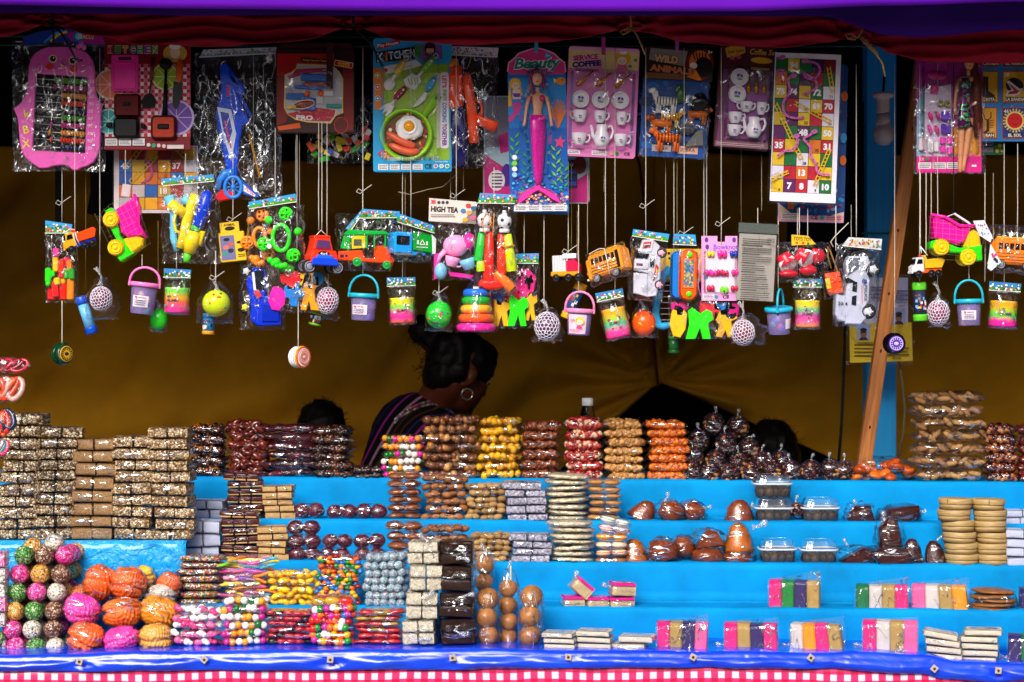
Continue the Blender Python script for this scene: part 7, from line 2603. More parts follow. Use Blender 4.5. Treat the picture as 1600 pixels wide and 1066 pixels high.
#---squeeze balls in white nets,each in a tied bag
def netball(label,x,y,r,bx0,by0,bx1,by1,ky,Y,seed,rz=0,tilt=1.12):
 T=Thing('net_ball',label,'squeeze ball',x,y,Y,'squeeze balls in white nets')
 T.part('ball',T.mb(mt(['6a1a3a','8a2050','5a2a5a','7a2a3a'][seed%4],.25,0,.5,90,0,250,.5)).ell(x,y,0,r*.96,r*tilt*.96,r*.96,18,12))
 vs,fs=ico_data()
 vv,mid,ff=[v_.copy() for v_ in vs],{},[]
 def md(a,b_):
  k=(min(a,b_),max(a,b_))
  if k not in mid:
   vv.append(((vv[a]+vv[b_])/2).normalized())
   mid[k]=len(vv)-1
  return mid[k]
 for a,b_,c_ in fs:
  p_,q_,r_=md(a,b_),md(b_,c_),md(c_,a)
  ff+=[(a,p_,r_),(b_,q_,p_),(c_,r_,q_),(p_,q_,r_)]
 vs,fs=vv,ff
 src=fs
 cent=[((vs[a]+vs[b_]+vs[c_])/3).normalized() for a,b_,c_ in src]
 ed={}
 for i,f in enumerate(src):
  for k in range(3):
   e_=tuple(sorted((f[k],f[(k+1)%3])))
   ed.setdefault(e_,[]).append(i)
 m3=Euler((.4+seed,.9*seed,.3)).to_matrix()
 mb=T.mb(mt('dcd4e4',.4))
 for e_,(a,b_) in ed.items():
  p,q=m3 @ cent[a],m3 @ cent[b_]
  o_=r*1.0
  mb.tube([(x+p.x*o_,y+p.y*o_*tilt,p.z*o_),(x+q.x*o_,y+q.y*o_*tilt,q.z*o_)],r*.045,4,cap=False)
 T.part('net',mb)
 bag(T,bx0,by0-6,bx1,by1,r*2.2,seed,F_BALL,14,14,crump=5,neck=.22)
 mb=T.mb(F_KNOT)
 mb.tube([(x-1,ky+14,0),(x,ky+6,0),(x+1,ky,0),(x-3,ky-8,0),(x-8,ky-14,0)],[6,2.2,1.8,3.5,5],8,flat=.5)
 T.part('tied_neck',mb)
 return T
netball('netted ball hanging beside the blue bubble tube',158,467,17,134,440,186,500,432,0,0)
netball('netted ball hanging below the red toy car',512,470,17,494,448,530,500,446,.01,1,0,1.25)
netball('netted ball hanging between the animal shapes and the pink bucket',855,510,20,833,486,880,535,482,0,2)
netball('netted ball hanging below the grey papers',1161,520,18,1141,496,1198,538,486,-.03,3)
netball('netted ball hanging beside the green capped tube',1466,489,17,1447,462,1484,512,455,-.01,1,0,1.2)
cord(156,75,430,0,'white string holding the netted ball by the blue tube')
cord(513,400,446,.02,'white string holding the netted ball under the red car')
cord(850,335,480,0,'white string from the mermaid card down to a netted ball')
cord(1161,470,488,-.03,'short string above the netted ball under the grey papers')
cord(1465,100,455,-.01,'white string holding the netted ball by the pole')
#---pink and green tippers in net sacks
def big_tipper(T,tilt=0):
 cx,cy=T.cx,T.cy
 MG,MPK,MY=pl('2ae01a',.2),pl('ff1a9c',.2),pl('e8c010',.25)
 T.part('chassis',T.mb(MG).prism([(cx-40,cy+8),(cx-30,cy+4),(cx+6,cy+16),(cx+40,cy+10),(cx+42,cy+34),(cx+34,cy+36),(cx+20,cy+24),(cx-20,cy+24),(cx-40,cy+18)],-16,16,2))
 T.part('bed',T.mb(MPK).prism([(cx-38,cy-34),(cx-20,cy-30),(cx+4,cy-18),(cx+24,cy-18),(cx+14,cy+6),(cx+2,cy+12),(cx-34,cy+2)],-18,18,4))
 T.part('bed_rim',T.mb(MPK).tube([(cx-41,cy-34,-18),(cx-20,cy-31,-20),(cx+4,cy-18,-20),(cx+28,cy-19,-18)],2.6,8))
 T.part('cab',T.mb(MY).prism([(cx+12,cy+14),(cx+16,cy-6),(cx+26,cy-14),(cx+36,cy-8),(cx+40,cy+16),(cx+38,cy+28)],-15,15,3))
 for x,y in ((-23,16),(19,30)):
  for d in (-17,17):
   o=T.part('wheel',T.mb(MY).cyl((cx+x,cy+y,d-4),(cx+x,cy+y,d+4),13,seg=22,ch=2.5))
   T.part('hub',T.mb(MY).torus(cx+x,cy+y,d-4.2,7.5,1.2,20,6).ell(cx+x,cy+y,d-4,3.4,3.4,2),o)
 mb=T.mb(mt('8a7a5a',.6))
 for k in range(9):
  mb.tube([(cx-42+k*10,cy-34+(abs(k-4)<3)*0+k*1.5,-20),(cx-44+k*10.6,cy+6,-21.5),(cx-36+k*9,cy+34,-19)],.17,4)
  mb.tube([(cx-43,cy-30+k*8,-20),(cx,cy-28+k*8,-21.5),(cx+42,cy-20+k*7,-20)],.17,4)
 o=T.part('net_sack',mb)
 o['kind']='stuff'
T=Thing('tipper_truck','pink and green toy tipper truck hung on end in a net sack','toy truck',202,357,-.01,rz=62)
big_tipper(T)
T=Thing('tipper_truck','pink and green toy tipper truck hanging level near the leaning pole','toy truck',1491,372,-.02,rz=2)
big_tipper(T)
T.part('net_neck',T.mb(mt('d8d0e0',.6)).tube([(1490,334,0),(1512,348,-4),(1518,356,-8)],2,6).tube([(1490,334,0),(1468,344,-4)],.9,5))
cord(1490,100,334,-.02,'black string holding the level tipper truck',.68,'1a1a24')
cord(196,235,300,-.01,'white string with a tag holding the tipper truck hung on end',.62)
solo('plastic_tag',lambda m_:m_.use(translucent('e0dce0',.5)).box(197,298,0,14,20,2,1,8),'clear plastic tag above the tipper truck hung on end','tag',197,298,-.02)
#---buckets
M_BUCK=translucent('b8a8ec',.30)
def bucket(label,x,ytop,ybot,w,hexc,Y,rz=0,hand=None,handle_h=36,seed=0,side=0,girl=False):
 T=Thing('toy_bucket',label,'toy bucket',x,(ytop+ybot)/2,Y,'little clear toy buckets',rz=rz,yaw=side)
 h=ybot-ytop
 r=w/2
 o=T.part('tub',T.mb(M_BUCK).lathe(x,ybot,0,[(.01,0),(r*.78,0),(r*.8,1),(r*.92,h)],26))
 rg=random.Random(seed)
 for i in range(9):
  c_=rg.choice(['3ab07a','b04a9a','3a6ac0','e8c84a','e84a8a','4ac8a0','8a5ac0'])
  T.part('clay_lump',T.mb(pl(c_)).ell(x+rg.uniform(-.5,.5)*r,ybot-h*.12-rg.random()*h*.66,rg.uniform(-.35,.4)*r,r*.24,r*.26,r*.24,10,7,.8))
 hm=pl(hexc,.3)
 T.part('lid',T.mb(hm).lathe(x,ytop+2.5,0,[(r*.98,-4),(r*1.06,-3),(r*1.06,1.5),(r*.98,3),(r*.75,3.2),(r*.7,2),(.01,2)],30))
 hp=[]
 for i in range(13):
  a=math.pi*i/12
  hp.append((x-r*1.06*math.cos(a),ytop+2-handle_h*math.sin(a)**.8,-r*.15))
 T.part('handle',T.mb(hm).tube(hp,1.9,8))
 for s_ in (-1,1):
  T.part('handle_lug',T.mb(hm).box(x+s_*r*1.05,ytop+3,-r*.15,3.5,8,5,1))
 mb=T.mb(pr('e8dce8'))
 n=8
 a0,a1=(-.9,.75) if girl else (-.75,.6)
 y0,y1=(ytop+h*.22,ybot-h*.06) if girl else (ytop+h*.42,ybot-h*.22)
 if girl:
  mb.use(pr('f4c8dc'))
 vs=[]
 for j in range(2):
  yy=(y0,y1)[j]
  rr=r*(.78+.14*(ybot-yy)/h)+.5
  for i in range(n+1):
   a=a0+(a1-a0)*i/n
   vs.append((x+math.sin(a)*rr,yy,-math.cos(a)*rr))
 mb.add(vs,[(i,i+1,n+2+i,n+1+i) for i in range(n)],True)
 lab=T.part('label',mb,o)
 mb=T.mb(pr('3a3a4a'))
 mb.fd=-r*.88-.6
 if girl:
  mb.use(pr('f0c030')).disk(x+3,ytop+h*.46,7,6.4)
  mb.use(pr('f8dcc8')).disk(x+3,ytop+h*.5,4.4,3.8)
  mb.use(pr('2a1a2a')).disk(x+1.4,ytop+h*.5,.8).disk(x+4.8,ytop+h*.5,.8)
  mb.use(pr('e83a8a')).flat([(x,ytop+h*.62),(x+6,ytop+h*.62),(x+8,ytop+h*.74),(x-2,ytop+h*.74)])
  for k,c_ in enumerate(('3a8ad8','e83a4a','3aa03a','f08a20')):
   mb.use(pr(c_)).text('TOYS'[k],x-12+k*3.4,ytop+h*.44,4)
  mb.use(pr('d81a6a')).text('COLOR CLAY',x-4,ytop+h*.82,4,17,shear=.2)
 else:
  mb.use(pr('d82a4a')).rect(x-r*.42,y0+1.5,x-r*.28,y0+4)
  fineprint(mb,x-r*.22,y0+.8,x+r*.38,y0+5,1,'c03a5a')
  fineprint(mb,x-r*.45,y0+5,x+r*.38,y1-1,3,'4a4a6a')
 T.part('label_print',mb,lab)
 return T
bucket('little clear bucket with pink lid and label, under the tipper truck',224,442,491,45,'f07ac0',-.01,4,seed=1,handle_h=26)
bucket('little clear bucket with teal lid, beneath the three wheeler',568,459,501,45,'1ab0c8',0,0,seed=2,handle_h=31)
bucket('little clear bucket with pink lid and a blonde girl label',905,483,524,43,'f088b8',-.02,1,seed=3,handle_h=29,girl=True)
bucket('little clear bucket with teal lid hanging tilted under the grey papers',1217,480,522,42,'1ab0d0',-.01,-10,seed=4,handle_h=30,side=70)
bucket('little clear bucket with teal lid under the level tipper truck',1514,468,509,41,'1ab0c8',-.01,0,seed=5,handle_h=32)
cord(222,398,417,-.01,'short string between tipper truck and pink lidded bucket')
cord(567,75,429,0,'white string holding the teal lidded bucket under the three wheeler',r=.8,loop=130)
cord(905,395,455,-.02,'white string holding the bucket with the blonde girl label',y0=320) if False else cord(904,320,455,-.02,'white string holding the bucket with the blonde girl label')
cord(1216,345,452,.0,'white string holding the tilted teal bucket')
cord(1514,410,437,-.01,'short string between the level tipper truck and teal bucket')
#---tubs of rainbow slime in header bags
def slime(label,x0,yhead,y0,x1,y1,Y,seed,cols,rz=0,hh=14,square=False):
 x=(x0+x1)/2
 T=Thing('slime_pot',label,'slime pot',x,(y0+y1)/2,Y,'rainbow slime pots in header bags',rz=rz)
 m,nt,b,out=_new('rainbow_%d'%seed)
 tc=nt.nodes.new('ShaderNodeTexCoord')
 sp=nt.nodes.new('ShaderNodeSeparateXYZ')
 nt.links.new(tc.outputs['Object'],sp.inputs[0])
 nn=_noise(nt,tc.outputs['Object'],70,2,.5)
 ma=nt.nodes.new('ShaderNodeMath'); ma.operation='MULTIPLY_ADD'
 nt.links.new(sp.outputs[2],ma.inputs[0])
 ma.inputs[1].default_value=1/((y1-y0)*T.u); ma.inputs[2].default_value=.5
 mb2=nt.nodes.new('ShaderNodeMath'); mb2.operation='MULTIPLY_ADD'
 nt.links.new(nn,mb2.inputs[0]); mb2.inputs[1].default_value=.18
 nt.links.new(ma.outputs[0],mb2.inputs[2])
 nt.links.new(_ramp(nt,mb2.outputs[0],[(.10+.84*i/(len(cols)-1),c_) for i,c_ in enumerate(cols)]),b.inputs['Base Color'])
 b.inputs['Roughness'].default_value=.25
 r=(x1-x0)/2
 o=T.part('pot',T.mb(m).lathe(x,y1,0,[(r*.9,0),(r*.98,1.5),(r,4),(r*.98,y1-y0-3),(r*1.0,y1-y0),(r*.9,y1-y0+.5)],24))
 mb=T.mb()
 mb.fd=-r-.3
 rg=random.Random(seed)
 for k in range(9):
  mb.use(pr(rg.choice(['f0e8e0','3a4a5a','e85a8a','2a8a6a','8a3a5a']))).disk(x+rg.uniform(-.6,.6)*r,(y0+y1)/2+rg.uniform(-.3,.4)*(y1-y0),rg.uniform(1,3),rg.uniform(.8,2.4),None,8)
 mb.use(pr('4a2a4a')).text('SLIME',x,(y0+y1)/2,4.5,r*.9,shear=.2)
 T.part('pot_print',mb,o)
 meadow(T,[(x-r*1.15,yhead),(x+r*1.15,yhead+1),(x+r*1.12,yhead+hh),(x-r*1.15,yhead+hh)],seed,-2,base='2a7ab8',grass='2a7a2a',dots=('f0f0f0','1a3a1a','e8e0d0','c83a3a','f0f4f8'))
 bag(T,x0-2,yhead+hh-2,x1+2,y1+3,r*2.1,seed,None,10,12,crump=2)
 return T
RA=['ff6a10','ff2a9a','f8549a','6ad84a','f0d818']
slime('rainbow slime pot with green top and pink foot, under the yellow water gun',257,420,450,296,489,0,31,['ff3a9a','ff3a8a','ff6a4a','f8b028','7ad84a'])
slime('rainbow slime pot with yellow and orange ends, beside the green ball',609,433,466,648,505,0,32,RA)
slime('rainbow slime pot hanging tilted below the school bus',943,453,482,981,528,-.02,33,['ff2a8a','ff4aa0','4ac8a0','a8d030','f0a818'],-9)
slime('rainbow slime pot below the red goblets',1242,435,470,1281,512,0,34,['f0901c','f05a9a','d83a9a','4ac08a','f0c818'])
slime('rainbow slime pot with a white sticker, below the orange bus',1546,441,471,1589,511,-.01,35,['ff1a9a','ff2a9a','4ad83a','a8c81c','f0a010'],2)
cord(276,330,420,0,'thin string holding the slime pot under the water gun')
cord(629,75,436,0,'white string holding the slime pot beside the green ball')
cord(633,75,436,.01,'second string behind the slime pot beside the green ball',.5,'a89070')
cord(961,75,453,-.02,'white string holding the tilted slime pot')
cord(1246,325,440,.02,'white string behind the goblet bag')
cord(1569,225,442,-.01,'white string holding the slime pot under the orange bus')
#---plain balls
def toyball(label,x,y,r,hexc,Y,seed,ry=None,bagbox=None,marks=True,knot_=True,cols=('d84a5a','2a6a8a','3a3a5a','2a4a2a')):
 T=Thing('toy_ball',label,'toy ball',x,y,Y,'toy balls in little bags')
 ry=ry or r
 o=T.part('ball',T.mb(pl(hexc,.22)).ell(x,y,0,r,ry,r,24,16))
 if marks:
  mb=T.mb()
  rg=random.Random(seed)
  for k in range(6):
   a,e_=rg.uniform(-1.0,1.0),rg.uniform(-.8,.8)
   px,py=x+r*math.sin(a)*math.cos(e_),y+ry*math.sin(e_)
   dd=-r*math.cos(a)*math.cos(e_)
   mb.use(pr(cols[k%len(cols)]))
   n_=Vector((px-x,py-y,dd)).normalized()
   mb.ell(px,py,dd,rg.uniform(2,5),rg.uniform(1.5,3),1.0,10,5,1,rg.uniform(0,180),ryaw=math.degrees(a)*-1)
  T.part('ball_print',mb,o)
 b_=bagbox or (x-r-2,y-ry-3,x+r+2,y+ry+3)
 bag(T,b_[0],b_[1]-5,b_[2],b_[3],r*2.1,seed,F_BALL,12,12,crump=3.5,neck=.25)
 if knot_:
  T.part('tied_neck',T.mb(F_KNOT).tube([(x,y-ry+2,0),(x,y-ry-4,0),(x-2,y-ry-9,0),(x-5,y-ry-13,0)],[7,3,2.5,4],8,flat=.6))
 return T
toyball('green pear shaped toy with a dark eye, beside the pink bucket',248,499,14.5,'22c81a',.03,41,17,None,False)
toyball('yellow green smiling ball in a tied bag',338,474,22,'c8dc10',.0,42,21,(307,444,366,506),True,True,('3a6a6a','e03a4a','e83a5a','f07a2a'))
toyball('green ball printed with sea creatures, above the seller',686,492,21,'1ac02a',0,43,22,(664,462,708,518),True,True)
toyball('orange ball with purple spots in a tied bag',1006,505,19,'ff5a0c',.02,44,21,(986,470,1030,528),True,True,('c8a020','5a1a5a','e8b030','d83a1a'))
cord(247,345,478,.03,'brown string holding the green pear toy',.5,'8a7040')
cord(337,392,442,0,'white string holding the smiling ball',.7,loop=8)
cord(329,392,495,.05,'dark string holding the short bubble tube',.5,'6a5a40')
cord(686,430,462,0,'white string holding the green sea ball',.7,loop=4)
#---yellow and blue water gun bag
T=Thing('water_gun','yellow water gun with a blue tank in a flower header bag','water gun',298,344,-.01,rz=0)
YE=pl('f0d010',.2)
T.part('body',T.mb(YE).tube([(266,318,0),(276,326,0),(290,334,0)],[9,9,8],12).tube([(306,304,0),(300,322,0),(292,350,0),(286,372,0),(281,388,0)],[8,9,9,7,7],12))
T.part('trigger_guard',T.mb(YE).tube([(276,330,0),(272,345,0),(274,360,0),(284,366,0)],2.4,8))
T.part('nozzle_block',T.mb(YE).tube([(304,362,-4),(300,378,-4),(295,396,-4)],[11,13,8],14))
T.part('fin',T.mb(YE).prism([(306,360),(322,362),(314,384),(304,384)],-6,0,2))
T.part('muzzle',T.mb(pl('5ada2a')).tube([(294,396,-4),(292,410,-4)],[6.4,5.2],12))
T.part('tank',T.mb(pl('0a38c8',.15)).tube([(326,298,-3),(324,304,-3),(319,326,-3),(311,350,-3),(308,356,-3)],[3,9.5,11,10,8],14))
T.part('tank_collar',T.mb(pl('3ab83a')).tube([(308,354,-3),(306,361,-3)],[8.4,8.4],12))
T.part('spare_pistol',T.mb(pl('6ac4e8',.25)).tube([(262,306,8),(270,330,8),(270,372,8),(276,392,8)],[9,6,6,5],10).tube([(286,308,8),(296,320,8)],[8,7],10))
meadow(T,[(252,280),(334,273),(335,284),(256,291)],45,-4)
bag(T,252,284,345,412,30,45,None,14,16,crump=3)
cord(290,240,276,-.01,'short string holding the yellow water gun')
#---animal boxes
T=Thing('animal_toy_box','small yellow box with toy animals in its window','toy box',364,384,.01,rz=-6)
T.part('box',T.mb(pr('e8b81c')).box(364,386,0,40,46,16,1))
mb=T.mb()
mb.fd=-8.4
mb.use(pr('6a6a9a')).rect(346,368,368,406)
for x,y,c_ in ((354,386,'c86a5a'),(361,392,'2a2a30'),(352,396,'3a8a7a'),(362,382,'b85a4a')):
 mb.use(pr(c_)).disk(x,y,4.6,3.6)
mb.use(pr('1a1414')).disk(356,374,5,2.5).disk(376,380,5,2).disk(377,392,5.5,3)
fineprint(mb,371,397,383,404,2,'3a2a14')
T.part('print',mb)
T.part('hang_tab',T.mb(pr('e8b81c')).box(362,355,-2,30,16,2,.5))
mb=T.mb(pr('1a1008'))
mb.fd=-3.4
mb.disk(362,357,8,3.2).text('ANIMAL',362,351,4,18)
T.part('tab_print',mb)
cord(364,235,346,.01,'white string holding the yellow animal box',loop=3)
#---ring rattles bag
T=Thing('rattle_bag','bag with a bright green bubble ring toy and orange ones behind','toy rings',430,366,-.015)
def bubble_ring(cx,cy,rx,ry,col_,d,n=6):
 mt_=pl(col_,.22)
 o=T.part('ring',T.mb(mt_).torus(cx,cy,d,rx*.42,3.4,26,8,sy=1.55))
 for k in range(n):
  a=6.283*k/n-1.3
  bx,by=cx+rx*.88*math.cos(a),cy+ry*.86*math.sin(a)
  r=10.5 if k%2==0 else 6.5
  if r>8:
   # hollow pierced ball:three families of hoops
   mb=T.mb(mt_)
   for q in range(4):
    mb.torus(bx,by,d,r*.92,1.7,18,6,('d','x','y','d')[q],sy=1.0 if q<3 else .5)
   for e_ in range(5):
    b2=6.283*e_/5+k
    mb.torus(bx+math.cos(b2)*r*.5,by+math.sin(b2)*r*.5,d-r*.72,r*.34,1.3,12,5,sy=1)
   T.part('pierced_ball',mb,o)
   T.part('core',T.mb(pl('c8401a')).ell(bx,by,d,r*.6,r*.6,r*.6,10,8),o)
  else:
   T.part('bead',T.mb(mt_).ell(bx,by,d,r,r,r,14,10),o)
 for k in range(5):
  a=1.15+.22*k
  T.part('link',T.mb(mt_).ell(cx+rx*.9*math.cos(a+.2),cy+ry*.98*math.sin(a+.2),d,5,5,5,10,8),o)
bubble_ring(404,370,22,42,'fa8a14',10)
bubble_ring(440,372,31,45,'2aea1a',-8)
T.part('bell_sticker',T.mb(pr('f0d8d8')).ell(423,386,-19,4,4,.8))
meadow(T,[(389,316),(462,303),(464,316),(390,327)],46,-4)
bag(T,386,320,476,418,34,46,None,14,14,crump=2)
cord(430,200,312,-.015,'white string holding the green ring toy bag')
#---cars
def vehicle_bag(T,x0,y0,x1,y1,dp,seed,head=None,crump=2.5,**kw):
 if head:
  meadow(T,head,seed,-4,**kw)
 bag(T,x0,y0,x1,y1,dp,seed,None,12,14,crump=crump)
T=Thing('toy_car','dark blue toy pickup standing on its nose in a clear bag','toy car',412,462,.02)
NB=pl('0a30c8',.2)
T.part('body',T.mb(NB).prism([(388,428),(398,418),(414,420),(418,440),(416,462),(438,470),(440,508),(404,510),(392,500),(392,470),(386,445)],-10,10,2))
T.part('cab_cage',T.mb(mt('20242c',.2)).box(407,438,-11,14,30,4,1,-6))
T.part('door_sticker',T.mb(pr('d8dce8')).box(399,440,-11.5,5,28,1,0,-6))
T.part('red_flash',T.mb(pr('c02a2a')).box(404,460,-11.5,9,12,1,0,-30))
T.part('bed',T.mb(pl('0a28a8',.2)).box(424,490,-11,26,26,4,1))
for x,y in ((384,480),(386,424)):
 wheel(T,x,y,-8,10,'18181a','d8c83a' if y>450 else 'c8c8cc',6)
vehicle_bag(T,374,410,446,516,26,51)
T=Thing('animal_shape_bag','bag of soft animal shapes, pink, red, blue and orange','toy shapes',458,452,.005)
animals(T,[('orange_shape','f59a14',figure(470,424,30,62,1)),('red_shape','d81a2a',figure(438,424,38,30,2)),('blue_shape','1a7ad0',figure(444,442,34,38,2)),('pink_shape','ff1aa4',figure(420,448,28,38,3)),('green_shape','3ac02a',figure(436,414,26,12,3)),('amber_shape','f0b018',figure(466,418,26,34,0)),('teal_shape','1a5a8a',figure(486,424,22,24,3))])
bag(T,416,414,506,489,18,52)
cord(464,190,420,.01,'white string behind the green ring toy')
T=Thing('toy_jeep','red toy jeep with blue bumper hanging nose forward','toy car',502,396,-.02,rz=2,yaw=24)
RD=pl('f03a1c',.25)
T.part('hood',T.mb(RD).prism([(480,400),(484,392),(520,392),(524,400),(524,412),(480,412)],-18,18,2))
T.part('cabin',T.mb(RD).prism([(486,392),(490,372),(514,372),(519,392)],-8,26,2))
T.part('windscreen',T.mb(mt('5a3a6a',.15)).prism([(490,389),(492.5,376),(511,376),(514.5,389)],-10,-8.4))
T.part('roof',T.mb(RD).box(502,370,10,26,4,34,1.5))
T.part('bumper',T.mb(pl('1a4ae0',.2)).prism([(482,404),(520,404),(524,416),(480,416)],-24,-17,1.5))
T.part('grille',T.mb(pl('2a6af0',.2)).box(501,404,-20,26,9,4,1))
mb=T.mb(pr('1a1416'))
mb.fd=-18.5
mb.disk(500,397,9,4).use(pr('d8d0c8')).text('4x4',500,397,5,12)
T.part('hood_sticker',mb)
for x in (479,525):
 roundwheel(T,x,418,-10,11,'1a1a1e','8a8a9a',5)
 roundwheel(T,x,416,22,11,'1a1a1e','8a8a9a',5)
T.part('string_loop',T.mb(mt('e0dcd4',.8)).tube([(489,372,-2),(500,360,0),(514,370,2)],.8,5))
cord(498,190,360,-.02,'white string holding the red jeep',.68)
cord(503,190,362,-.015,'second white string holding the red jeep',.7)
cord(511,190,372,-.02,'third white string beside the red jeep')
T=Thing('toy_three_wheeler','green and orange toy three wheeler taxi in a clear bag','toy car',572,380,-.005,rz=1)
OR2,GR2=pl('ff4a18',.2),pl('0aa83a',.2)
T.part('lower_body',T.mb(OR2).prism([(530,394),(566,392),(572,404),(588,404),(590,388),(606,386),(614,406),(614,412),(530,408)],-16,16,2))
T.part('front_cowl',T.mb(GR2).prism([(533,390),(538,368),(549,366),(549,392)],-14,14,2))
T.part('windscreen',T.mb(translucent('e8d818',.7)).prism([(550,368),(572,367),(572,388),(551,390)],-15,-13))
T.part('windscreen_picture',T.mb(pr('4a4a3a')).box(560,380,-15.4,12,10,.5))
T.part('canopy',T.mb(GR2).prism([(537,368),(545,360),(604,362),(610,368),(600,368),(545,370)],-17,17,2))
for x in (574,586,603):
 T.part('canopy_post',T.mb(GR2).box(x,378,-14,2.6,22,2.6,.5))
T.part('seat',T.mb(OR2).box(594,394,2,18,20,22,3))
roundwheel(T,560,410,-14,7.4,'12a84a','0a9a3a',3)
roundwheel(T,606,414,-14,6.4,'12a84a','0a9a3a',3)
roundwheel(T,606,414,14,6.4,'12a84a','0a9a3a',3)
T.part('rear_rack',T.mb(OR2).tube([(606,398,-10),(616,406,-10),(612,416,-10)],2,6))
mb=T.mb(pr('1a1a3a')); mb.fd=-16.4
mb.rect(533,399,539,404).rect(541,399,545,403)
T.part('lamp_print',mb)
meadow(T,[(566,327),(625,330),(620,340),(560,342)],53,-6)
meadow(T,[(540,358),(566,327),(562,341),(548,362)],54,-6,name='header_flap')
bag(T,524,334,614,424,34,53,None,14,14,crump=3)
T=Thing('toy_garbage_truck','light blue toy garbage truck with green body in a clear bag','toy truck',640,380,-.02,rz=2,yaw=22)
BC2=pl('1a9af0',.2)
T.part('cab',T.mb(BC2).prism(rrect(610,364,640,398,4),-16,16,2))
T.part('windscreen',T.mb(mt('141820',.15)).prism(rrect(613,370,634,384,2),-17,-15.6))
T.part('side_window',T.mb(mt('141820',.15)).box(640.2,378,-4,.8,12,14,.3))
T.part('chassis',T.mb(BC2).box(650,396,0,50,8,26,1.5))
o=T.part('container',T.mb(pl('0a9a2a',.25)).prism([(641,362),(670,366),(676,372),(676,396),(641,392)],-17,17,2))
T.part('tail_gate',T.mb(pl('d8e0e0',.3)).prism([(670,366),(678,372),(678,396),(672,396)],-17.5,17.5,1),o)
mb=T.mb(pr('d8f0d8')); mb.fd=-17.4
mb.line([(655,375),(651,382),(659,382),(655,375)],1.2)
fineprint(mb,645,384,666,389,1,'d8f0d8')
mb.rect(646,376,649,382).rect(661,377,664,383)
T.part('recycle_sign',mb,o)
for x in (618,652,666):
 roundwheel(T,x,402,-14,6.5,'141416','3a3a40',3)
 roundwheel(T,x,402,14,6.5,'141416','3a3a40',3)
T.part('bumper',T.mb(mt('6a6a70',.4)).box(625,399,-16,30,4,4,1))
meadow(T,[(610,335),(672,352),(673,364),(612,350)],55,-20)
bag(T,603,346,676,410,36,55,None,12,12,crump=2.5)
cord(642,75,342,-.02,'white string holding the garbage truck')
solo('twine',lambda m_:m_.use(mt('b0a088',.8)).tube([(622,300,0),(640,304,0),(670,296,0),(692,292,0),(714,272,0)],.7,5),'loose grey twine slanting above the tea set header','twine',670,296,.04)
#---HIGH TEA set
T=Thing('tea_toy_set','pink and blue toy tea set under a HIGH TEA header','toy tea set',708,375,-.02,rz=0)
mb=T.mb(pr('d8ccc4'))
mb.prism([(671,310),(744,316),(744,350),(670,346)],-6,-4)
mb.fd=-6.2
mb.use(pr('8a7a70')).flat([(722,348),(744,322),(744,349.5)])
mb.use(pr('18141c')).text('HIGH TEA',695,328,9,43,3,.05)
mb.use(pr('e84a5a')).rect(674,313,681,319)
for k in range(3):
 mb.use(pr('3a3a4a')).disk(686+k*6.4,317,2.6)
fineprint(mb,673,334,712,341,2,'6a6468')
for x,y,c_ in ((732,322,'d83a3a'),(724,330,'3a7ab0'),(733,333,'e89a5a'),(740,326,'2a6a8a'),(727,344,'e8a030'),(739,341,'e05a8a')):
 mb.use(pr(c_)).disk(x,y,4.2,3.4)
T.part('header_card',mb)
PKL,PKH,LB=pl('f49acc',.25),pl('f02aa4',.25),pl('7abce0',.25)
def teacup(nm,mm,x,y,r,d,rz):
 o=T.part(nm,T.mb(mm).lathe(x,y,d,[(r*.5,-r*.6),(r*.6,-r*.5),(r*.9,.1*r),(r*1.0,r*.7),(r*.9,r*.68)],18,rz=rz))
 hx,hy=rot2(r*.9,0,rz)
 T.part('handle',T.mb(mm).torus(x+hx,y+hy,d,r*.42,r*.1,16,6),o)
o=T.part('teapot',T.mb(PKL).ell(712,384,0,20,17,14,20,12))
T.part('spout',T.mb(PKL).tube([(696,392,0),(688,400,0),(684,410,0)],[5,4,3],10),o)
T.part('teapot_lid',T.mb(PKH).ell(733,378,0,10,14,12,16,10),o)
teacup('cup',PKL,706,410,12,-6,14)
teacup('cup',LB,732,414,13,-4,-18)
o=T.part('blue_pot',T.mb(LB).ell(689,424,-4,10,13,10,16,10))
T.part('pink_tray',T.mb(PKH).prism([(678,398),(690,394),(684,436),(678,436)],-2,4,1).prism([(700,424),(740,430),(736,436),(704,432)],2,8,1))
bag(T,674,344,748,438,34,61,None,14,14,crump=3)
cord(713,75,314,-.02,'white string holding the tea set header',.62,loop=8)
cord(724,75,300,.03,'thin string behind the tea set',.5,'9a8a70')
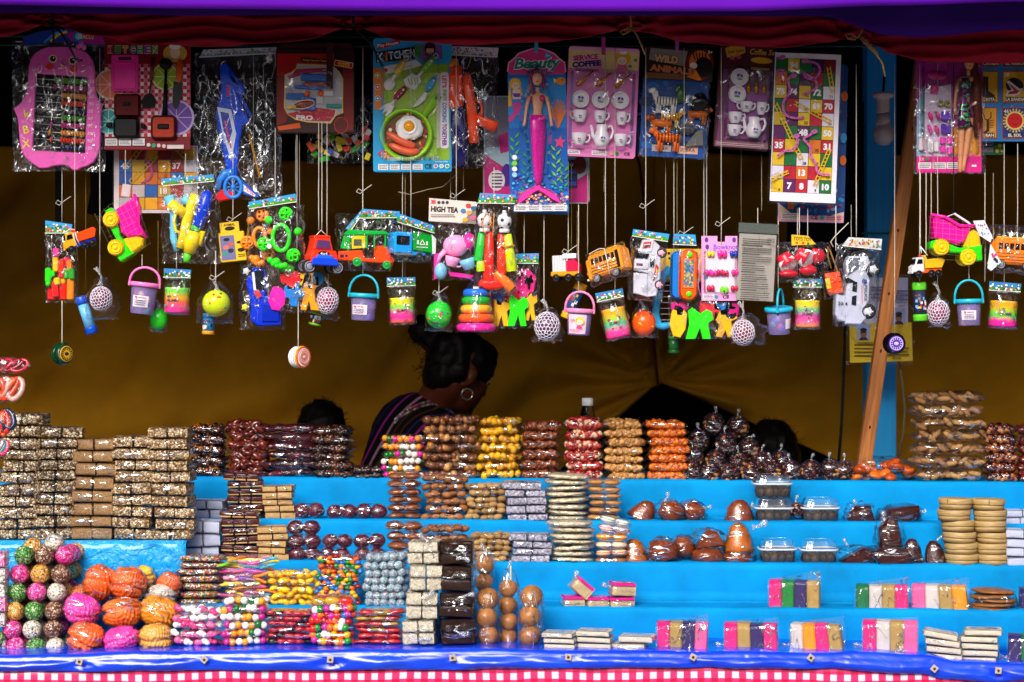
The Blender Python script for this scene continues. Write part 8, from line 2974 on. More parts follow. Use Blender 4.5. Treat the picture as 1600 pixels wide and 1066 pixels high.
#---football whistles
T=Thing('football_horn_bag','bag of fluorescent horns topped with little footballs','toy horns',773,380,-.03)
for x,y in ((757,345),(788,346)):
 o=T.part('football',T.mb(pl('dcdae0',.25)).ell(x,y,-2,11.5,13,11,20,14))
 mb=T.mb(pl('26262c'))
 vs12=ico_data()[0][:12]
 for q in vs12:
  q2=Euler((.5,.3,.2)).to_matrix() @ q
  mb.ell(x+q2.x*10.7,y+q2.y*12.2,-2+q2.z*10.3,3,3,2.2,8,5)
 T.part('black_patches',mb,o)
 T.part('neck',T.mb(pl('d8d8dc')).cyl((x,y+12,-2),(x,y+18,-2),8,9,14),o)
 T.part('mouthpiece',T.mb(pl('d8d8dc')).cyl((x,y-17,-2),(x,y-12,-2),3,4,10),o)
for nm,hx,x0,y0,x1,y1,r in (('green_horn','1ac83a',753,363,748,408,8),('red_horn','ff2a14',765,363,763,440,9),('red_horn','ff3a1a',783,366,784,428,8),('yellow_horn','d0e810',793,366,800,424,9),('lime_horn','b8e020',750,406,752,424,8),('orange_horn','ff7a1a',775,425,800,452,9)):
 T.part(nm,T.mb(pl(hx,.18)).cyl((x0,y0,0),(x1,y1,0),r*.72,r,16,1.5))
T.part('red_mass',T.mb(pl('f82a1c',.2)).ell(770,444,2,24,10,8,nz=.3,seed=3))
T.part('elastic',T.mb(pl('e89020',.4)).tube([(760,333,-12),(752,350,-14),(758,366,-13),(768,350,-13),(764,336,-12),(772,334,-10),(770,372,-10)],.9,5).tube([(782,384,-9),(790,386,-11),(804,384,-8)],1.6,6))
meadow(T,[(750,302),(806,305),(804,319),(746,318)],62,-4)
bag(T,742,316,808,462,30,62,None,12,18,crump=3)
cord(772,262,306,-.03,'short string holding the horn bag')
cord(755,262,330,.05,'thin string behind the horn bag',.5,'9a8a70')
#---stacking rings
T=Thing('stacking_rings','five stacking rings, blue on top and wide pink below','stacking rings',742,486,-.01,rz=0)
for hx,y,w in (('1a6ae0',458,21),('1aa82a',470,23),('ffb010',483,25),('ff5a10',497,28),('ff1aa0',512,31)):
 T.part('ring',T.mb(pl(hx,.18)).torus(744,y,0,w-6.5,6.6,30,12,'y'))
T.part('peg',T.mb(pl('e8e0e0')).cyl((744,448,0),(744,518,0),5,7,14))
T.part('net_sleeve',T.mb(F_BAG).lathe(744,520,0,[(33,0),(34,4),(30,30),(24,58),(10,78),(3,90)],18,rip=.04,nrip=7))
#---shape bags
T=Thing('animal_shape_bag','bag of soft animal shapes with bright green and yellow ones in front','toy shapes',800,455,.015)
animals(T,[('magenta_shape','d81a7a',figure(804,420,34,46,3)),('blue_shape','1a5ab8',figure(768,450,26,28,2)),('red_shape','d81a2a',figure(786,452,32,34,2)),('blue_shape','1a4aa0',figure(818,428,18,26,2)),('orange_shape','ff7a1c',figure(806,424,14,14,2)),('yellow_shape','f5b416',figure(768,464,30,46,0)),('yellow_shape','f0b41a',figure(820,456,20,46,1))],0)
animals(T,[('green_shape','2af01a',figure(792,460,34,50,0)),('pink_shape','ff1aa4',[(758,450),(766,452),(768,494),(761,500),(757,480)])],-8)
meadow(T,[(802,397),(842,396),(841,412),(803,412)],63,-3)
bag(T,762,410,844,514,22,63)
cord(819,335,398,.015,'thin string holding the animal shapes by the netted ball',.6)
#---small white and red truck
T=Thing('toy_dump_truck','small toy truck with white slatted sides and a red cab','toy truck',884,416,.0,rz=-2,yaw=-18)
T.part('chassis',T.mb(pl('d89414')).box(884,428,0,46,8,16,1.5))
T.part('crate',T.mb(pl('c8c8cc')).box(876,412,3,26,26,14,1))
for k in range(6):
 T.part('slat',T.mb(pl('e4e4e8')).box(866+k*4.4,412,-5,1.8,25,2,.4))
T.part('white_top',T.mb(pl('e8e8ec')).box(892,401,0,22,8,16,1))
T.part('cab',T.mb(pl('d01a4a',.25)).prism([(886,408),(900,406),(908,414),(908,426),(886,426)],-8,8,2))
for x in (870,890,906):
 roundwheel(T,x,434,-8,6,'121214',None,2.4)
for x in (870,906):
 roundwheel(T,x,434,8,6,'121214',None,2.4)
cord(888,252,396,0,'white string holding the small white truck',.62,loop=3)
cord(893,252,398,.02,'second string beside the small white truck',.5,'8a7840')
#---school buses
def schoolbus(T,hx='f09010'):
 x,y=T.cx,T.cy
 OB=pl(hx,.22)
 o=T.part('body',T.mb(OB).box(x+4,y-2,0,68,40,34,4))
 T.part('front',T.mb(OB).box(x-30,y+2,0,8,36,35,3),o)
 T.part('roof',T.mb(pl('e8a020',.25)).box(x+4,y-23,0,60,4,28,1.8),o)
 for k in range(7):
  T.part('window',T.mb(mt('181410',.12)).box(x-18+k*8.4,y-10,-17.2,6.4,10,1,.3),o)
 for dd in (-9,0,9):
  T.part('windscreen',T.mb(mt('50585a',.12)).box(x-34.2,y-8,dd,1,10,8,.3),o)
 for k in range(3):
  T.part('side_stripe',T.mb(mt('2a1a08',.4)).box(x+6,y+1+k*5,-17.3,58,.9,.8),o)
 T.part('rear_door',T.mb(mt('141210',.3)).box(x+33,y-2,-17.3,6,30,1,.3),o)
 T.part('grille',T.mb(mt('181816',.4)).box(x-34.4,y+8,0,1,8,10,.3),o)
 for dd in (-13,13):
  T.part('headlamp',T.mb(pl('e84a5a')).ell(x-34.4,y+8,dd,1,3.4,3.4,10,6),o)
 T.part('bumper',T.mb(pl('d8d0c0')).box(x-35,y+18,0,4,4,34,1))
 for xx in (-16,24):
  roundwheel(T,x+xx,y+19,-15,8,'1c1c1e','8a8a90',3)
  roundwheel(T,x+xx,y+19,15,8,'1c1c1e','8a8a90',3)
T=Thing('toy_bus','yellow toy school bus seen from its front corner, in a bag','toy bus',950,414,-.02,rz=-14,yaw=-38)
schoolbus(T)
T.o.scale=(.93,.93,.93)
bag(T,908,384,992,442,42,71,None,12,12,crump=3)
T.part('string_loop',T.mb(mt('e0dcd4',.8)).tube([(930,390,-19),(946,385,-10),(962,390,-19),(964,412,-20),(962,434,-19)],.8,5))
cord(946,75,386,-.02,'white string holding the yellow school bus',.68)
T=Thing('toy_bus','orange toy bus half wrapped by its white header card','toy bus',1582,396,-.02,rz=4,yaw=-14)
schoolbus(T,'fa7a10')
mb=T.mb(pr('d8d8e4'))
mb.prism([(1519,350),(1536,348),(1550,372),(1548,382),(1530,372)],-24,-22).prism([(1548,384),(1566,412),(1552,426),(1546,422)],-24,-22)
rg=random.Random(3)
mb.fd=-24.4
for k in range(26):
 mb.use(pr(rg.choice(['3a3a6a','b83a8a','2a7ab0','3a9a3a','d82a3a','1a1a30'])))
 if k%2:
  mb.disk(1526+rg.uniform(0,18),354+rg.uniform(0,16),1.1)
 else:
  t=rg.random()
  mb.disk(1551+t*10,392+t*18+rg.uniform(-4,12),rg.uniform(1,2.4))
T.part('header_card',mb)
bag(T,1540,352,1626,428,44,72,None,12,12,crump=3)
cord(1539,270,440,-.005,'white string beside the orange bus',.62)
cord(1590,225,372,-.02,'white string holding the orange bus',.62)
#---white pickup in bag
def standing_car(T,x,y,w,h,hx,glass,bed=False,plate=None,big=1.0):
 """car hung on its tail: roof to the left, wheels to the right, nose up"""
 W=pl(hx,.22)
 return W
T=Thing('toy_pickup','white toy pickup with a flame sticker hung on end in a bag','toy car',1010,418,-.03,rz=4)
W=pl('c4c2d2',.3)
T.part('body',T.mb(W).prism([(1000,376),(1016,374),(1028,384),(1032,410),(1032,440),(1028,462),(1014,464),(1012,428),(990,424),(990,408),(996,396)],-14,14,2))
T.part('hood',T.mb(W).prism([(1000,376),(1018,375),(1016,394),(997,396)],-15.4,-13,1))
T.part('bed',T.mb(W).prism([(990,428),(1012,428),(1014,464),(992,460)],-12,6,1.5))
T.part('tail',T.mb(W).box(1001,416,-14,22,12,4,1))
T.part('windscreen',T.mb(mt('181820',.12)).prism([(994,397),(1012,397),(1010,405),(991,405)],-15.6,-13.8))
T.part('side_window',T.mb(mt('202028',.12)).prism([(1014,404),(1021,402),(1021,418),(1014,417)],-15.2,-13.8))
mb=T.mb(pr('c03a2a'))
mb.fd=-15.8
mb.flat([(1002,380),(1014,378),(1013,388),(1001,390)]).use(pr('20202a')).flat([(1004,384),(1013,380),(1012,386),(1004,389)])
mb.use(pr('f0d8d0')).line([(1003,384),(1012,382)],1.2)
mb.use(pr('b82a1a')).flat([(1023,412),(1028,416),(1026,430),(1020,440),(1022,426)])
mb.use(pr('e8b030')).flat([(1024,418),(1027,422),(1024,432)]).use(pr('2a4ab0')).disk(1023,428,1.6)
mb.use(pr('5a2a3a')).rect(993,413,1003,417)
T.part('stickers',mb)
for y in (394,444):
 wheel(T,1031,y,-12,8.6,'3a3038','e0a0b8',5)
meadow(T,[(985,360),(1042,364),(1040,376),(984,371)],64,-6)
bag(T,983,370,1040,470,38,64,None,12,16,crump=2)
cord(1009,75,360,-.03,'white string holding the white pickup',.68,loop=38)
#---blue scooter handle toy
T=Thing('toy_abacus','light blue plastic frame with white wires, behind the orange water game','toy frame',1040,470,.03)
T.part('frame',T.mb(pl('3ab4f0',.22)).tube([(1048,420,0),(1036,432,0),(1028,460,0),(1024,490,0),(1028,508,0),(1036,510,0),(1056,506,0)],[8,7,5,6,7,6,4],12))
mb=T.mb(mt('c8c0d0',.4))
for k in range(7):
 mb.cyl((1030,446+k*9,0),(1058,446+k*9,0),.5,seg=5)
T.part('wires',mb)
T=Thing('yellow_toy_card','yellow toy card peeping out behind the white pickup','toy card',1040,400,.06)
cards(T,1030,389,1096,440,'e0b41c',1)
mb=T.mb(pr('2a1a10'))
mb.disk(1045,396,2.4).disk(1046,404,2).disk(1088,396,2)
T.part('print',mb)
#---water games
T=Thing('water_game','orange and blue hand held water ring game','water game',1070,418,-.02,rz=1)
o=T.part('blue_back',T.mb(pl('1a7ad8',.2)).prism(rrect(1048,392,1074,468,11),-2,12,3,True))
o=T.part('orange_case',T.mb(pl('ff5a14',.2)).prism(rrect(1060,390,1090,470,13),-14,-2,3,True))
m,nt,b,out=_new('ring_water')
v=_coord(nt)
vo=nt.nodes.new('ShaderNodeTexVoronoi')
vo.inputs['Scale'].default_value=240
nt.links.new(v,vo.inputs['Vector'])
sp=nt.nodes.new('ShaderNodeSeparateColor')
nt.links.new(vo.outputs['Color'],sp.inputs[0])
nt.links.new(_ramp(nt,sp.outputs[0],[(0,'3a6a9a'),(.3,'2a8a8a'),(.5,'c8b040'),(.7,'b06a4a'),(.85,'6a8ac0')],'CONSTANT'),b.inputs['Base Color'])
b.inputs['Roughness'].default_value=.1
T.part('screen',T.mb(m).box(1075,428,-14.2,15,42,1,.3),o)
T.part('screen_frame',T.mb(pl('ff6a20',.2)).tube([(p[0],p[1],-14.5) for p in rrect(1066,406,1084,450,2)],1.2,6,True),o)
for y in (399,460):
 T.part('button',T.mb(pl('4ae01a',.2)).ell(1076,y,-15,4.6,4.6,2.6),o)
T.part('screen_glare_cover',T.mb(F_STIFF).box(1075,428,-16,17,44,.6),o)
meadow(T,[(1051,366),(1085,367),(1087,384),(1050,383)],65,-8,grass='3a7a9a',dots=('d82a3a','f0f0f0','1a4a9a','2ab0b0','6a3a2a','e8c020'))
bag(T,1047,380,1094,472,34,65,F_CARD)
cord(1069,75,367,-.02,'white string holding the orange water game',.62,loop=2)
cord(1053,75,395,.02,'white string just before the orange water game',.6)
cord(1058,75,395,.02,'brownish string just before the orange water game',.6,'8a7a50')
#---letters bag
T=Thing('letter_shape_bag','bag of soft letters and shapes, bright green A in the middle','toy shapes',1102,498,.0)
animals(T,[('pink_shape','e81a8a',figure(1048,470,30,24,2)),('blue_shape','1a6ab0',figure(1114,470,38,24,2)),('red_shape','d8283a',figure(1092,466,36,38,2)),('magenta_shape','c81a7a',figure(1130,470,26,30,3)),('yellow_shape','f5b810',figure(1046,476,28,52,3)),('yellow_shape','f5b010',figure(1118,482,34,46,1))],0)
animals(T,[('green_letter','2af01a',figure(1070,480,44,50,0))],-7)
bag(T,1044,462,1158,530,22,66,None,14,10)
cord(1100,75,470,.03,'white string behind the pink bead card',.62)
cord(1104,75,470,.03,'second white string behind the pink bead card',.6)
#---bead card
T=Thing('bead_card','pink card of little plastic bow beads beside grey papers','bead card',1125,420,-.015,rz=0)
T.part('backing_card',T.mb(pr('e89ad0')).prism([(1096,369),(1121,369),(1121,378),(1133,378),(1133,369),(1152,369),(1152,470),(1096,470)],0,2))
mb=T.mb()
mb.use(pr('f4d4ea')).rect(1102,396,1150,456)
mb.use(pr('6a4ac8')).text('Bowknot',1134,386,8,38,bold=.02)
for x,y in ((1104,375),(1105,386),(1147,375)):
 mb.use(pr('5a3a8a')).disk(x,y,3,4)
mb.use(pr('4a8ac8')).disk(1103,434,3).disk(1100,428,2)
labelbox(mb,1098,459,1116,468,3,'f0d8ec')
mb.use(pr('2a9a9a')).disk(1119,464,3)
mb.use(pr('2a1a2a')).text('CE',1134,464,5,10)
T.part('print',mb)
for x,y,c_,s_ in ((1110,397,'e8d81a',1),(1128,397,'ff2a9a',1.3),(1146,397,'1a3ab0',1.1),(1107,426,'ff2a9a',1),(1115,427,'f03aa0',.9),(1125,426,'b81a5a',1),(1133,427,'c81a4a',.9),(1148,426,'ff2a9a',1),(1110,451,'c01a4a',1.1),(1131,453,'6ad81a',1.15),(1147,451,'c81a4a',1)):
 T.part('bow_bead',T.mb(pl(c_,.2)).ell(x-2.8*s_,y,-4,3.2*s_,5*s_,3).ell(x+2.8*s_,y,-4,3.2*s_,5*s_,3).ell(x,y,-6,2*s_,2*s_,2))
T.part('blister',T.mb(F_CARD).prism(rrect(1099,390,1150,460,6),-10,-.8,3,True))
cord(1127,75,385,-.015,'white string with a curl holding the pink bead card',.68,loop=35)
#---grey papers in sleeve
T=Thing('document_sleeve','grey printed papers in a clear sleeve hanging between toys','papers',1182,410,-.02,rz=3)
T.part('paper',T.mb(pr('98928c')).box(1182,418,0,58,104,1.5))
mb=T.mb()
mb.fd=-1
rg=random.Random(8)
for k in range(7):
 fineprint(mb,1158,372+k*14,1206-rg.random()*10,383+k*14,3,'4a4642')
 mb.use(pr('2a2826')).line([(1158,384+k*14),(1176+rg.random()*14,384+k*14)],1.2)
for k in range(10):
 mb.use(pr('3a3836')).line([(1196+k*1.2,372),(1196+k*1.2,379)],.5)
T.part('print',mb)
T.part('sleeve',T.mb(F_CARD).box(1182,410,0,64,124,4,.5))
T.part('sleeve_top',T.mb(translucent('6a7470',.55)).box(1182,357,-2.4,62,15,1))
cord(1184,325,356,-.02,'short string holding the grey papers',.62)
cord(1158,72,352,.04,'thin string beside the grey papers',.5,'8a7a60')
#---goblets
T=Thing('goblet_bag','bag of red and white toy goblets under a yellow header','toy goblets',1256,402,-.01)
def goblet(x,y,r,d,rz):
 o=T.part('goblet',T.mb(pl('e01a34',.25)).lathe(x,y,d,[(r*.7,-r*1.2),(r*.8,-r),(r*.95,-.2*r),(r,0)],20,rz=rz))
 T.part('white_face',T.mb(pl('e4dce0',.3)).lathe(x,y,d,[(r*1.02,-3),(r*1.05,0),(r*1.0,4),(r*.9,5),(.01,5)],24,rz=rz,tilt=50),o)
goblet(1230,412,14,-4,150)
goblet(1258,404,14,-8,120)
T.part('red_pieces',T.mb(pl('c8142c',.25)).ell(1276,400,0,14,12,9,nz=.2).ell(1262,422,-4,14,8,8,nz=.3,seed=4).ell(1232,428,-2,16,6,8))
mb=T.mb(pr('e0b418'))
mb.prism([(1236,367),(1262,369),(1274,382),(1236,384)],-6,-4)
mb.fd=-6.3
mb.use(pr('3a2a10')).text('TOYS TOY',1253,374,6,28,rz=4)
mb.use(pr('d03a1a')).disk(1244,380,2).disk(1254,380,2).use(pr('2a7a3a')).disk(1262,381,2)
T.part('header_card',mb)
bag(T,1212,378,1298,442,36,67,None,12,12,crump=4)
cord(1249,325,368,-.01,'white string holding the goblet bag',.68)
cord(1262,325,372,.01,'second string behind the goblet header',.6)
#---little orange car on card
T=Thing('toy_car','tiny orange car in wrap hung beside the police car','toy car',1301,443,-.02,rz=-10)
T.part('body',T.mb(pl('f8501a',.25)).box(1301,443,0,26,34,14,4))
for k in range(4):
 T.part('panel',T.mb(pl('e8481a',.25)).box(1306,430+k*8.6,-7.4,16,7,1.4,.5))
T.part('yellow_plate',T.mb(pr('e8b818')).box(1293,442,-7.6,7,16,1))
T.part('black_trim',T.mb(mt('181416',.4)).box(1288,443,-2,4,32,12,1))
bag(T,1284,422,1320,466,22,68,None,8,8)
T.part('twist_wire',T.mb(mt('8a6a30',.6)).tube([(1303,420,0),(1301,400,0),(1304,385,0),(1306,392,0),(1312,430,-4),(1320,466,-4)],1.3,6))
solo('twine',lambda m_:m_.use(mt('d0c8b8',.8)).tube([(1302,386,0),(1298,378,0),(1304,370,0),(1326,348,0)],.8,5),'loose white twine end above the tiny orange car','twine',1304,370,-.02)
cord(1306,322,392,-.015,'white string above the tiny orange car',.7)
#---white off-road police car
T=Thing('toy_police_car','white toy off road car with silver wheels hung on end in a bag','toy car',1340,436,-.03,rz=3)
W=pl('b2b6cc',.3)
T.part('body',T.mb(W).prism([(1318,414),(1322,402),(1352,400),(1356,412),(1350,424),(1358,440),(1358,470),(1352,480),(1356,496),(1346,508),(1322,508),(1318,480),(1322,444)],-16,16,2.5))
T.part('roof',T.mb(W).prism([(1306,462),(1322,464),(1326,504),(1312,504),(1306,494)],-15,15,2.5))
T.part('windscreen',T.mb(mt('565c6a',.12)).prism([(1320,414),(1324,405),(1340,404),(1338,420),(1322,432)],-17,-15))
T.part('black_pillar',T.mb(mt('141418',.25)).prism([(1316,434),(1324,436),(1336,442),(1320,444)],-17.2,-15.4))
for y in (450,471):
 T.part('side_window',T.mb(mt('16181e',.12)).prism([(1330,y-7),(1337,y-9),(1337,y+7),(1330,y+6)],-17.2,-15.4))
mb=T.mb(pr('30343c')); mb.fd=-17.6
for k in range(6):
 mb.line([(1311,468+k*0),(1311,468)],1)
mb.text('20-4',1316,476,5,15).use(pr('20242c')).text('POLICE',1351,458,4.5,24,rz=88)
mb.use(pr('2a3a7a')).disk(1348,440,4).use(pr('c84a2a')).line([(1344,446),(1346,474)],1)
mb.use(pr('4a4a54')).line([(1356,440),(1357,476)],2)
T.part('stickers',mb)
for k in range(5):
 T.part('roof_rib',T.mb(W).box(1310+k*3.6,486,-15.6,1.2,30,1))
for y in (420,486):
 wheel(T,1361-(y>450)*4,y,-13,12,'16161a','c8ccd4',7)
T.part('black_underbody',T.mb(mt('141416',.4)).prism([(1326,396),(1344,390),(1362,396),(1360,404),(1330,404)],-10,10,2))
meadow(T,[(1322,372),(1368,366),(1374,374),(1372,388),(1314,388)][0:1]+[(1374,372),(1373,389),(1312,386)],69,-6,base='c8c8cc',grass='b8bcb8',dots=('d83a3a','2a7ab0','e8b818','3a9a3a','2a2a30','d86a2a'),n=46)
bag(T,1304,382,1374,512,44,69,None,12,16,crump=2.5)
cord(1338,100,370,-.03,'white string holding the white off road car',.7)
#---small white truck right of the pole
T=Thing('toy_dump_truck','small toy truck with white cab, yellow bed and orange chassis','toy truck',1446,417,-.03,rz=-3,yaw=16)
dumptruck(T,'e4e0e4','e8b41c','ff5a14','121214')
T.part('red_lamp',T.mb(pl('e01a1a')).ell(1438,400,0,4,2,4))
T.part('string_loop',T.mb(mt('e0dcd4',.8)).tube([(1437,385,-4),(1442,394,-8),(1446,400,-9)],1,5).tube([(1437,385,-4),(1436,396,-8)],.8,5))
cord(1438,270,386,-.03,'white string holding the white and yellow truck',.68)
cord(1447,270,400,-.02,'second white string above the white and yellow truck',.7)
cord(1455,270,340,-.01,'third white string above the white and yellow truck',.6)
#---identity papers behind the pole
T=Thing('permit_sleeve','yellow and white permits with portrait photos in a sleeve on the post','papers',1376,498,.66)
T.part('white_sheet',T.mb(pr('c4c0e0')).box(1385,470,2,68,72,1.2))
T.part('yellow_sheet',T.mb(pr('d8b428')).prism([(1327,506),(1424,504),(1426,564),(1328,567)],-1,.5))
mb=T.mb()
mb.fd=-1.3
for x,y in ((1349,521),(1404,496)):
 mb.use(pr('9aa4d0')).rect(x-10,y-14,x+10,y+11)
 mb.use(pr('8a5a44')).disk(x,y,5.2,7.5)
 mb.use(pr('1a1416')).disk(x,y-5.5,5.4,3.2).rect(x-4.6,y-2.4,x+4.6,y-.4)
 mb.use(pr('2a2428')).flat([(x-8,y+11),(x-4,y+6),(x+4,y+6),(x+8,y+11)])
fineprint(mb,1334,535,1380,560,4,'6a5a1a')
fineprint(mb,1384,540,1420,558,3,'6a5a1a')
mb.use(pr('3a2a14')).text('PERMISO',1352,536,3.4,26).text('firma',1400,559,4,14,shear=.3)
mb.use(pr('c84a3a')).text('2024',1408,478,3.4,9).text('1023',1406,510,3,8)
fineprint(mb,1356,445,1384,470,4,'6a6490')
fineprint(mb,1388,450,1418,474,3,'6a6490')
T.part('print',mb)
bag(T,1322,428,1428,570,6,81,F_CARD,12,14,crump=2.5)
#---yo-yos
def yoyo(label,x,y,r,body,face,ring,Y,yaw,txt=None):
 T=Thing('toy_yoyo',label,'yo-yo',x,y,Y,'yo-yos hanging on their strings',yaw=yaw)
 for s_ in (-1,1):
  o=T.part('half',T.mb(pl(body,.15)).cyl((x,y,s_*1.2),(x,y,s_*4),r*.8,r,30).cyl((x,y,s_*4),(x,y,s_*r*.62),r,r*.86,30,1.0))
  T.part('face',T.mb(pl(face,.25)).cyl((x,y,s_*r*.60),(x,y,s_*r*.68),r*.74,r*.7,26),o)
  mb=T.mb(pr(ring))
  for k in range(14):
   a=6.283*k/14
   mb.box(x+math.cos(a)*r*.46,y+math.sin(a)*r*.46,s_*r*.685,r*.2,r*.07,.6,0,math.degrees(a))
  mb.torus(x,y,s_*r*.68,r*.6,.7,26,5).ell(x,y,s_*r*.68,r*.24,r*.17,.8,12,5)
  T.part('emblem',mb,o)
 T.part('axle',T.mb(mt('8a8a8a',.3,.8)).cyl((x,y,-2),(x,y,2),r*.3,seg=12))
 if txt:
  for c_,d_,r_ in txt:
   T.part('rim_band',T.mb(pl(c_)).torus(x,y,d_,r_,1.3,30,6))
yoyo('black and green yo-yo with a yellow face',97,553,17,'0a3a20','e0a81c','1a1a10',0,50)
yoyo('white and orange striped yo-yo with a pink face',467,558,17,'e8e8f0','f07a8a','e8c8a0',0,55,(('f0b020',-7,16.4),('f0601c',-9.5,15.6)))
yoyo('black yo-yo with a purple face hanging before the leaning pole',1397,537,17,'0c0a10','5a2aa8','c8c0e0',.05,8)
cord(97,470,540,0,'twisted white string of the black and green yo-yo',.68)
cord(466,415,545,0,'white string of the striped yo-yo',.7)
cord(1398,100,520,.05,'long thin string of the purple faced yo-yo',.5)
#---candy spirals at the left edge
def candy(label,x,y,w,h,cols,rz,Y=-.22):
 T=Thing('wrapped_candy',label,'spiral candy',x,y,Y,'wrapped candies at the picture edge',rz=rz)
 for k in range(5):
  mm=mt(cols[k%len(cols)],.2,0,.1,60,0,250,.5)
  t=k/4
  T.part('strand',T.mb(mm).tube([(x+w*(t-.5)*.7+w*.28*math.sin(a*.9),y+h*.42*math.cos(a*.9+k*.7),-4*math.sin(a+k)) for a in [q*.55 for q in range(12)]],[h*.09+1.2]*12,8))
 T.at('film',blob_film(w*1.15,h*1.12,20,T.u,int(y)%3,F_BAG,.15,.8),0,0,0)
 T.part('twisted_end',T.mb(F_KNOT).tube([(x+w*.45,y,0),(x+w*.58,y+2,0),(x+w*.7,y-2,0)],[4,2,4],8,flat=.5))
candy('red and pink spiral candy, highest at the picture edge',14,571,46,22,['8e0c24','b41a34','a01028'],2)
candy('orange and white spiral candy at the picture edge',10,608,40,38,['d8401c','d09a90','d85a20'],0)
candy('red and black looped candy at the picture edge',4,663,34,34,['d82010','1a2a4a','f05a1a'],-40)
candy('small turquoise and pink candy, lowest at the picture edge',-2,700,22,24,['1a9a9a','d83a6a','e8e0d8'],0)
#---more plain strings in view
for i,(x,y0,y1,Y,lb) in enumerate([(396,80,330,.05,'thin string beside the toy cannon bag'),(462,205,300,.03,'string under the red launcher set'),(468,205,330,.04,'second string under the red launcher set'),(704,265,330,.05,'string under the orange water gun'),(918,250,400,.05,'string between coffee card and school bus'),(944,250,300,.06,'short thin string under the coffee card'),(1040,250,360,.05,'string under the wild animals bag'),(1190,240,330,.05,'string under the brown coffee box'),(1330,320,380,.05,'thin string right of the bright board game'),(1552,270,440,.05,'string behind the orange bus')]):
 cord(x,y0,y1,Y,lb,.55,'b8ac9a')
# hung things turn a little on their strings
rg=random.Random(77)
for o in list(COL.objects):
 if o.get('group') in ('little clear toy buckets','rainbow slime pots in header bags','squeeze balls in white nets','toy balls in little bags'):
  o.rotation_euler.z+=R(rg.uniform(-14,14))
  o.rotation_euler.y+=R(rg.uniform(-3.5,3.5))
#================================================================PEOPLE
def blobmesh(name,items,voxel=.006,smooth=6):
 """union of ellipsoids and tapered limbs fused into one continuous skin; items in metres"""
 mb=MB(0,0,1.0)
 for it in items:
  if it[0]=='e':
   _,c,r,*rest=it
   rz=rest[0] if rest else None
   n0=len(mb.v)
   if rz:
    r=[q*HS for q in r]
   mb.ell(0,0,0,r[0],r[2],r[1],20,14)
   m=(rz.to_matrix() if rz else Matrix.Identity(3))
   for i in range(n0,len(mb.v)):
    mb.v[i]=m @ mb.v[i]+Vector(c)
  else:
   _,pts,rr=it
   mb.tube([(p[0],-p[2],p[1]) for p in pts],rr,12)
   for p,r in ((pts[0],rr[0]),(pts[-1],rr[-1])):
    mb.ell(p[0],-p[2],p[1],r,r,r,12,8)
 me=bpy.data.meshes.new(name)
 me.from_pydata([tuple(p) for p in mb.v],[],mb.f)
 import bmesh
 bm=bmesh.new()
 bm.from_mesh(me)
 bmesh.ops.recalc_face_normals(bm,faces=bm.faces)
 bm.to_mesh(me)
 bm.free()
 o=bpy.data.objects.new(name,me)
 COL.objects.link(o)
 md=o.modifiers.new('r','REMESH')
 md.mode='VOXEL'
 md.voxel_size=voxel
 ms=o.modifiers.new('s','SMOOTH')
 ms.factor,ms.iterations=.5,smooth
 dg=bpy.context.evaluated_depsgraph_get()
 out=bpy.data.meshes.new_from_object(o.evaluated_get(dg))
 bpy.data.objects.remove(o)
 out.polygons.foreach_set('use_smooth',[True]*len(out.polygons))
 out.name=name
 return out
def tousle(me,amp):
 for v_ in me.vertices:
  c=v_.co
  v_.co=c+Vector((nz(c.x*40,c.y*40,c.z*14),nz(c.y*40+9,c.x*40,c.z*14),nz(c.z*40,c.x*30,c.y*30+5)))*amp
 return me
def setmat(me,mats):
 me.materials.clear()
 for m_ in mats:
  me.materials.append(m_)
 return me
M_SKIN=mt('522512',.45,0,.10,30,.12,300,0,.05)
m,nt,b,out=_new('black_hair')
v=_coord(nt,(60,60,8))
n1=_noise(nt,v,6,3)
nt.links.new(_ramp(nt,n1,[(.3,'060405'),(.7,'140d0c')]),b.inputs['Base Color'])
b.inputs['Roughness'].default_value=.45
b.inputs['Specular IOR Level'].default_value=.1
_bump(nt,n1,b,.5,.002)
M_HAIR=m
#---the seller:sits behind the stand,body turned to the right,head bowed
PX=lambda px,py,Y:P(px,py,Y)
YW=.98
def W3(px,py,dy=0.0):
 p=P(px,py,YW)
 return Vector((p.x,p.y+dy,p.z))
seller=root('person','woman in a dark striped blouse, hair in a bun, head bowed to the right','person',(W3(660,720).x,YW,0))
SO=Vector(seller.location)
L=lambda v_:v_-SO
HS=.92                                              # head size
hc=W3(717,580)                                     # head centre
Hrot=Euler((0,R(26),R(34)))                       # bowed forward,face turned a little away
fwd=Hrot.to_matrix() @ Vector((1,0,0))
upv=Hrot.to_matrix() @ Vector((0,0,1))
lft=Hrot.to_matrix() @ Vector((0,1,0))
def H(f,u_,l_=0.0):
 return L(hc+(fwd*f+upv*u_+lft*l_)*HS)
items=[]
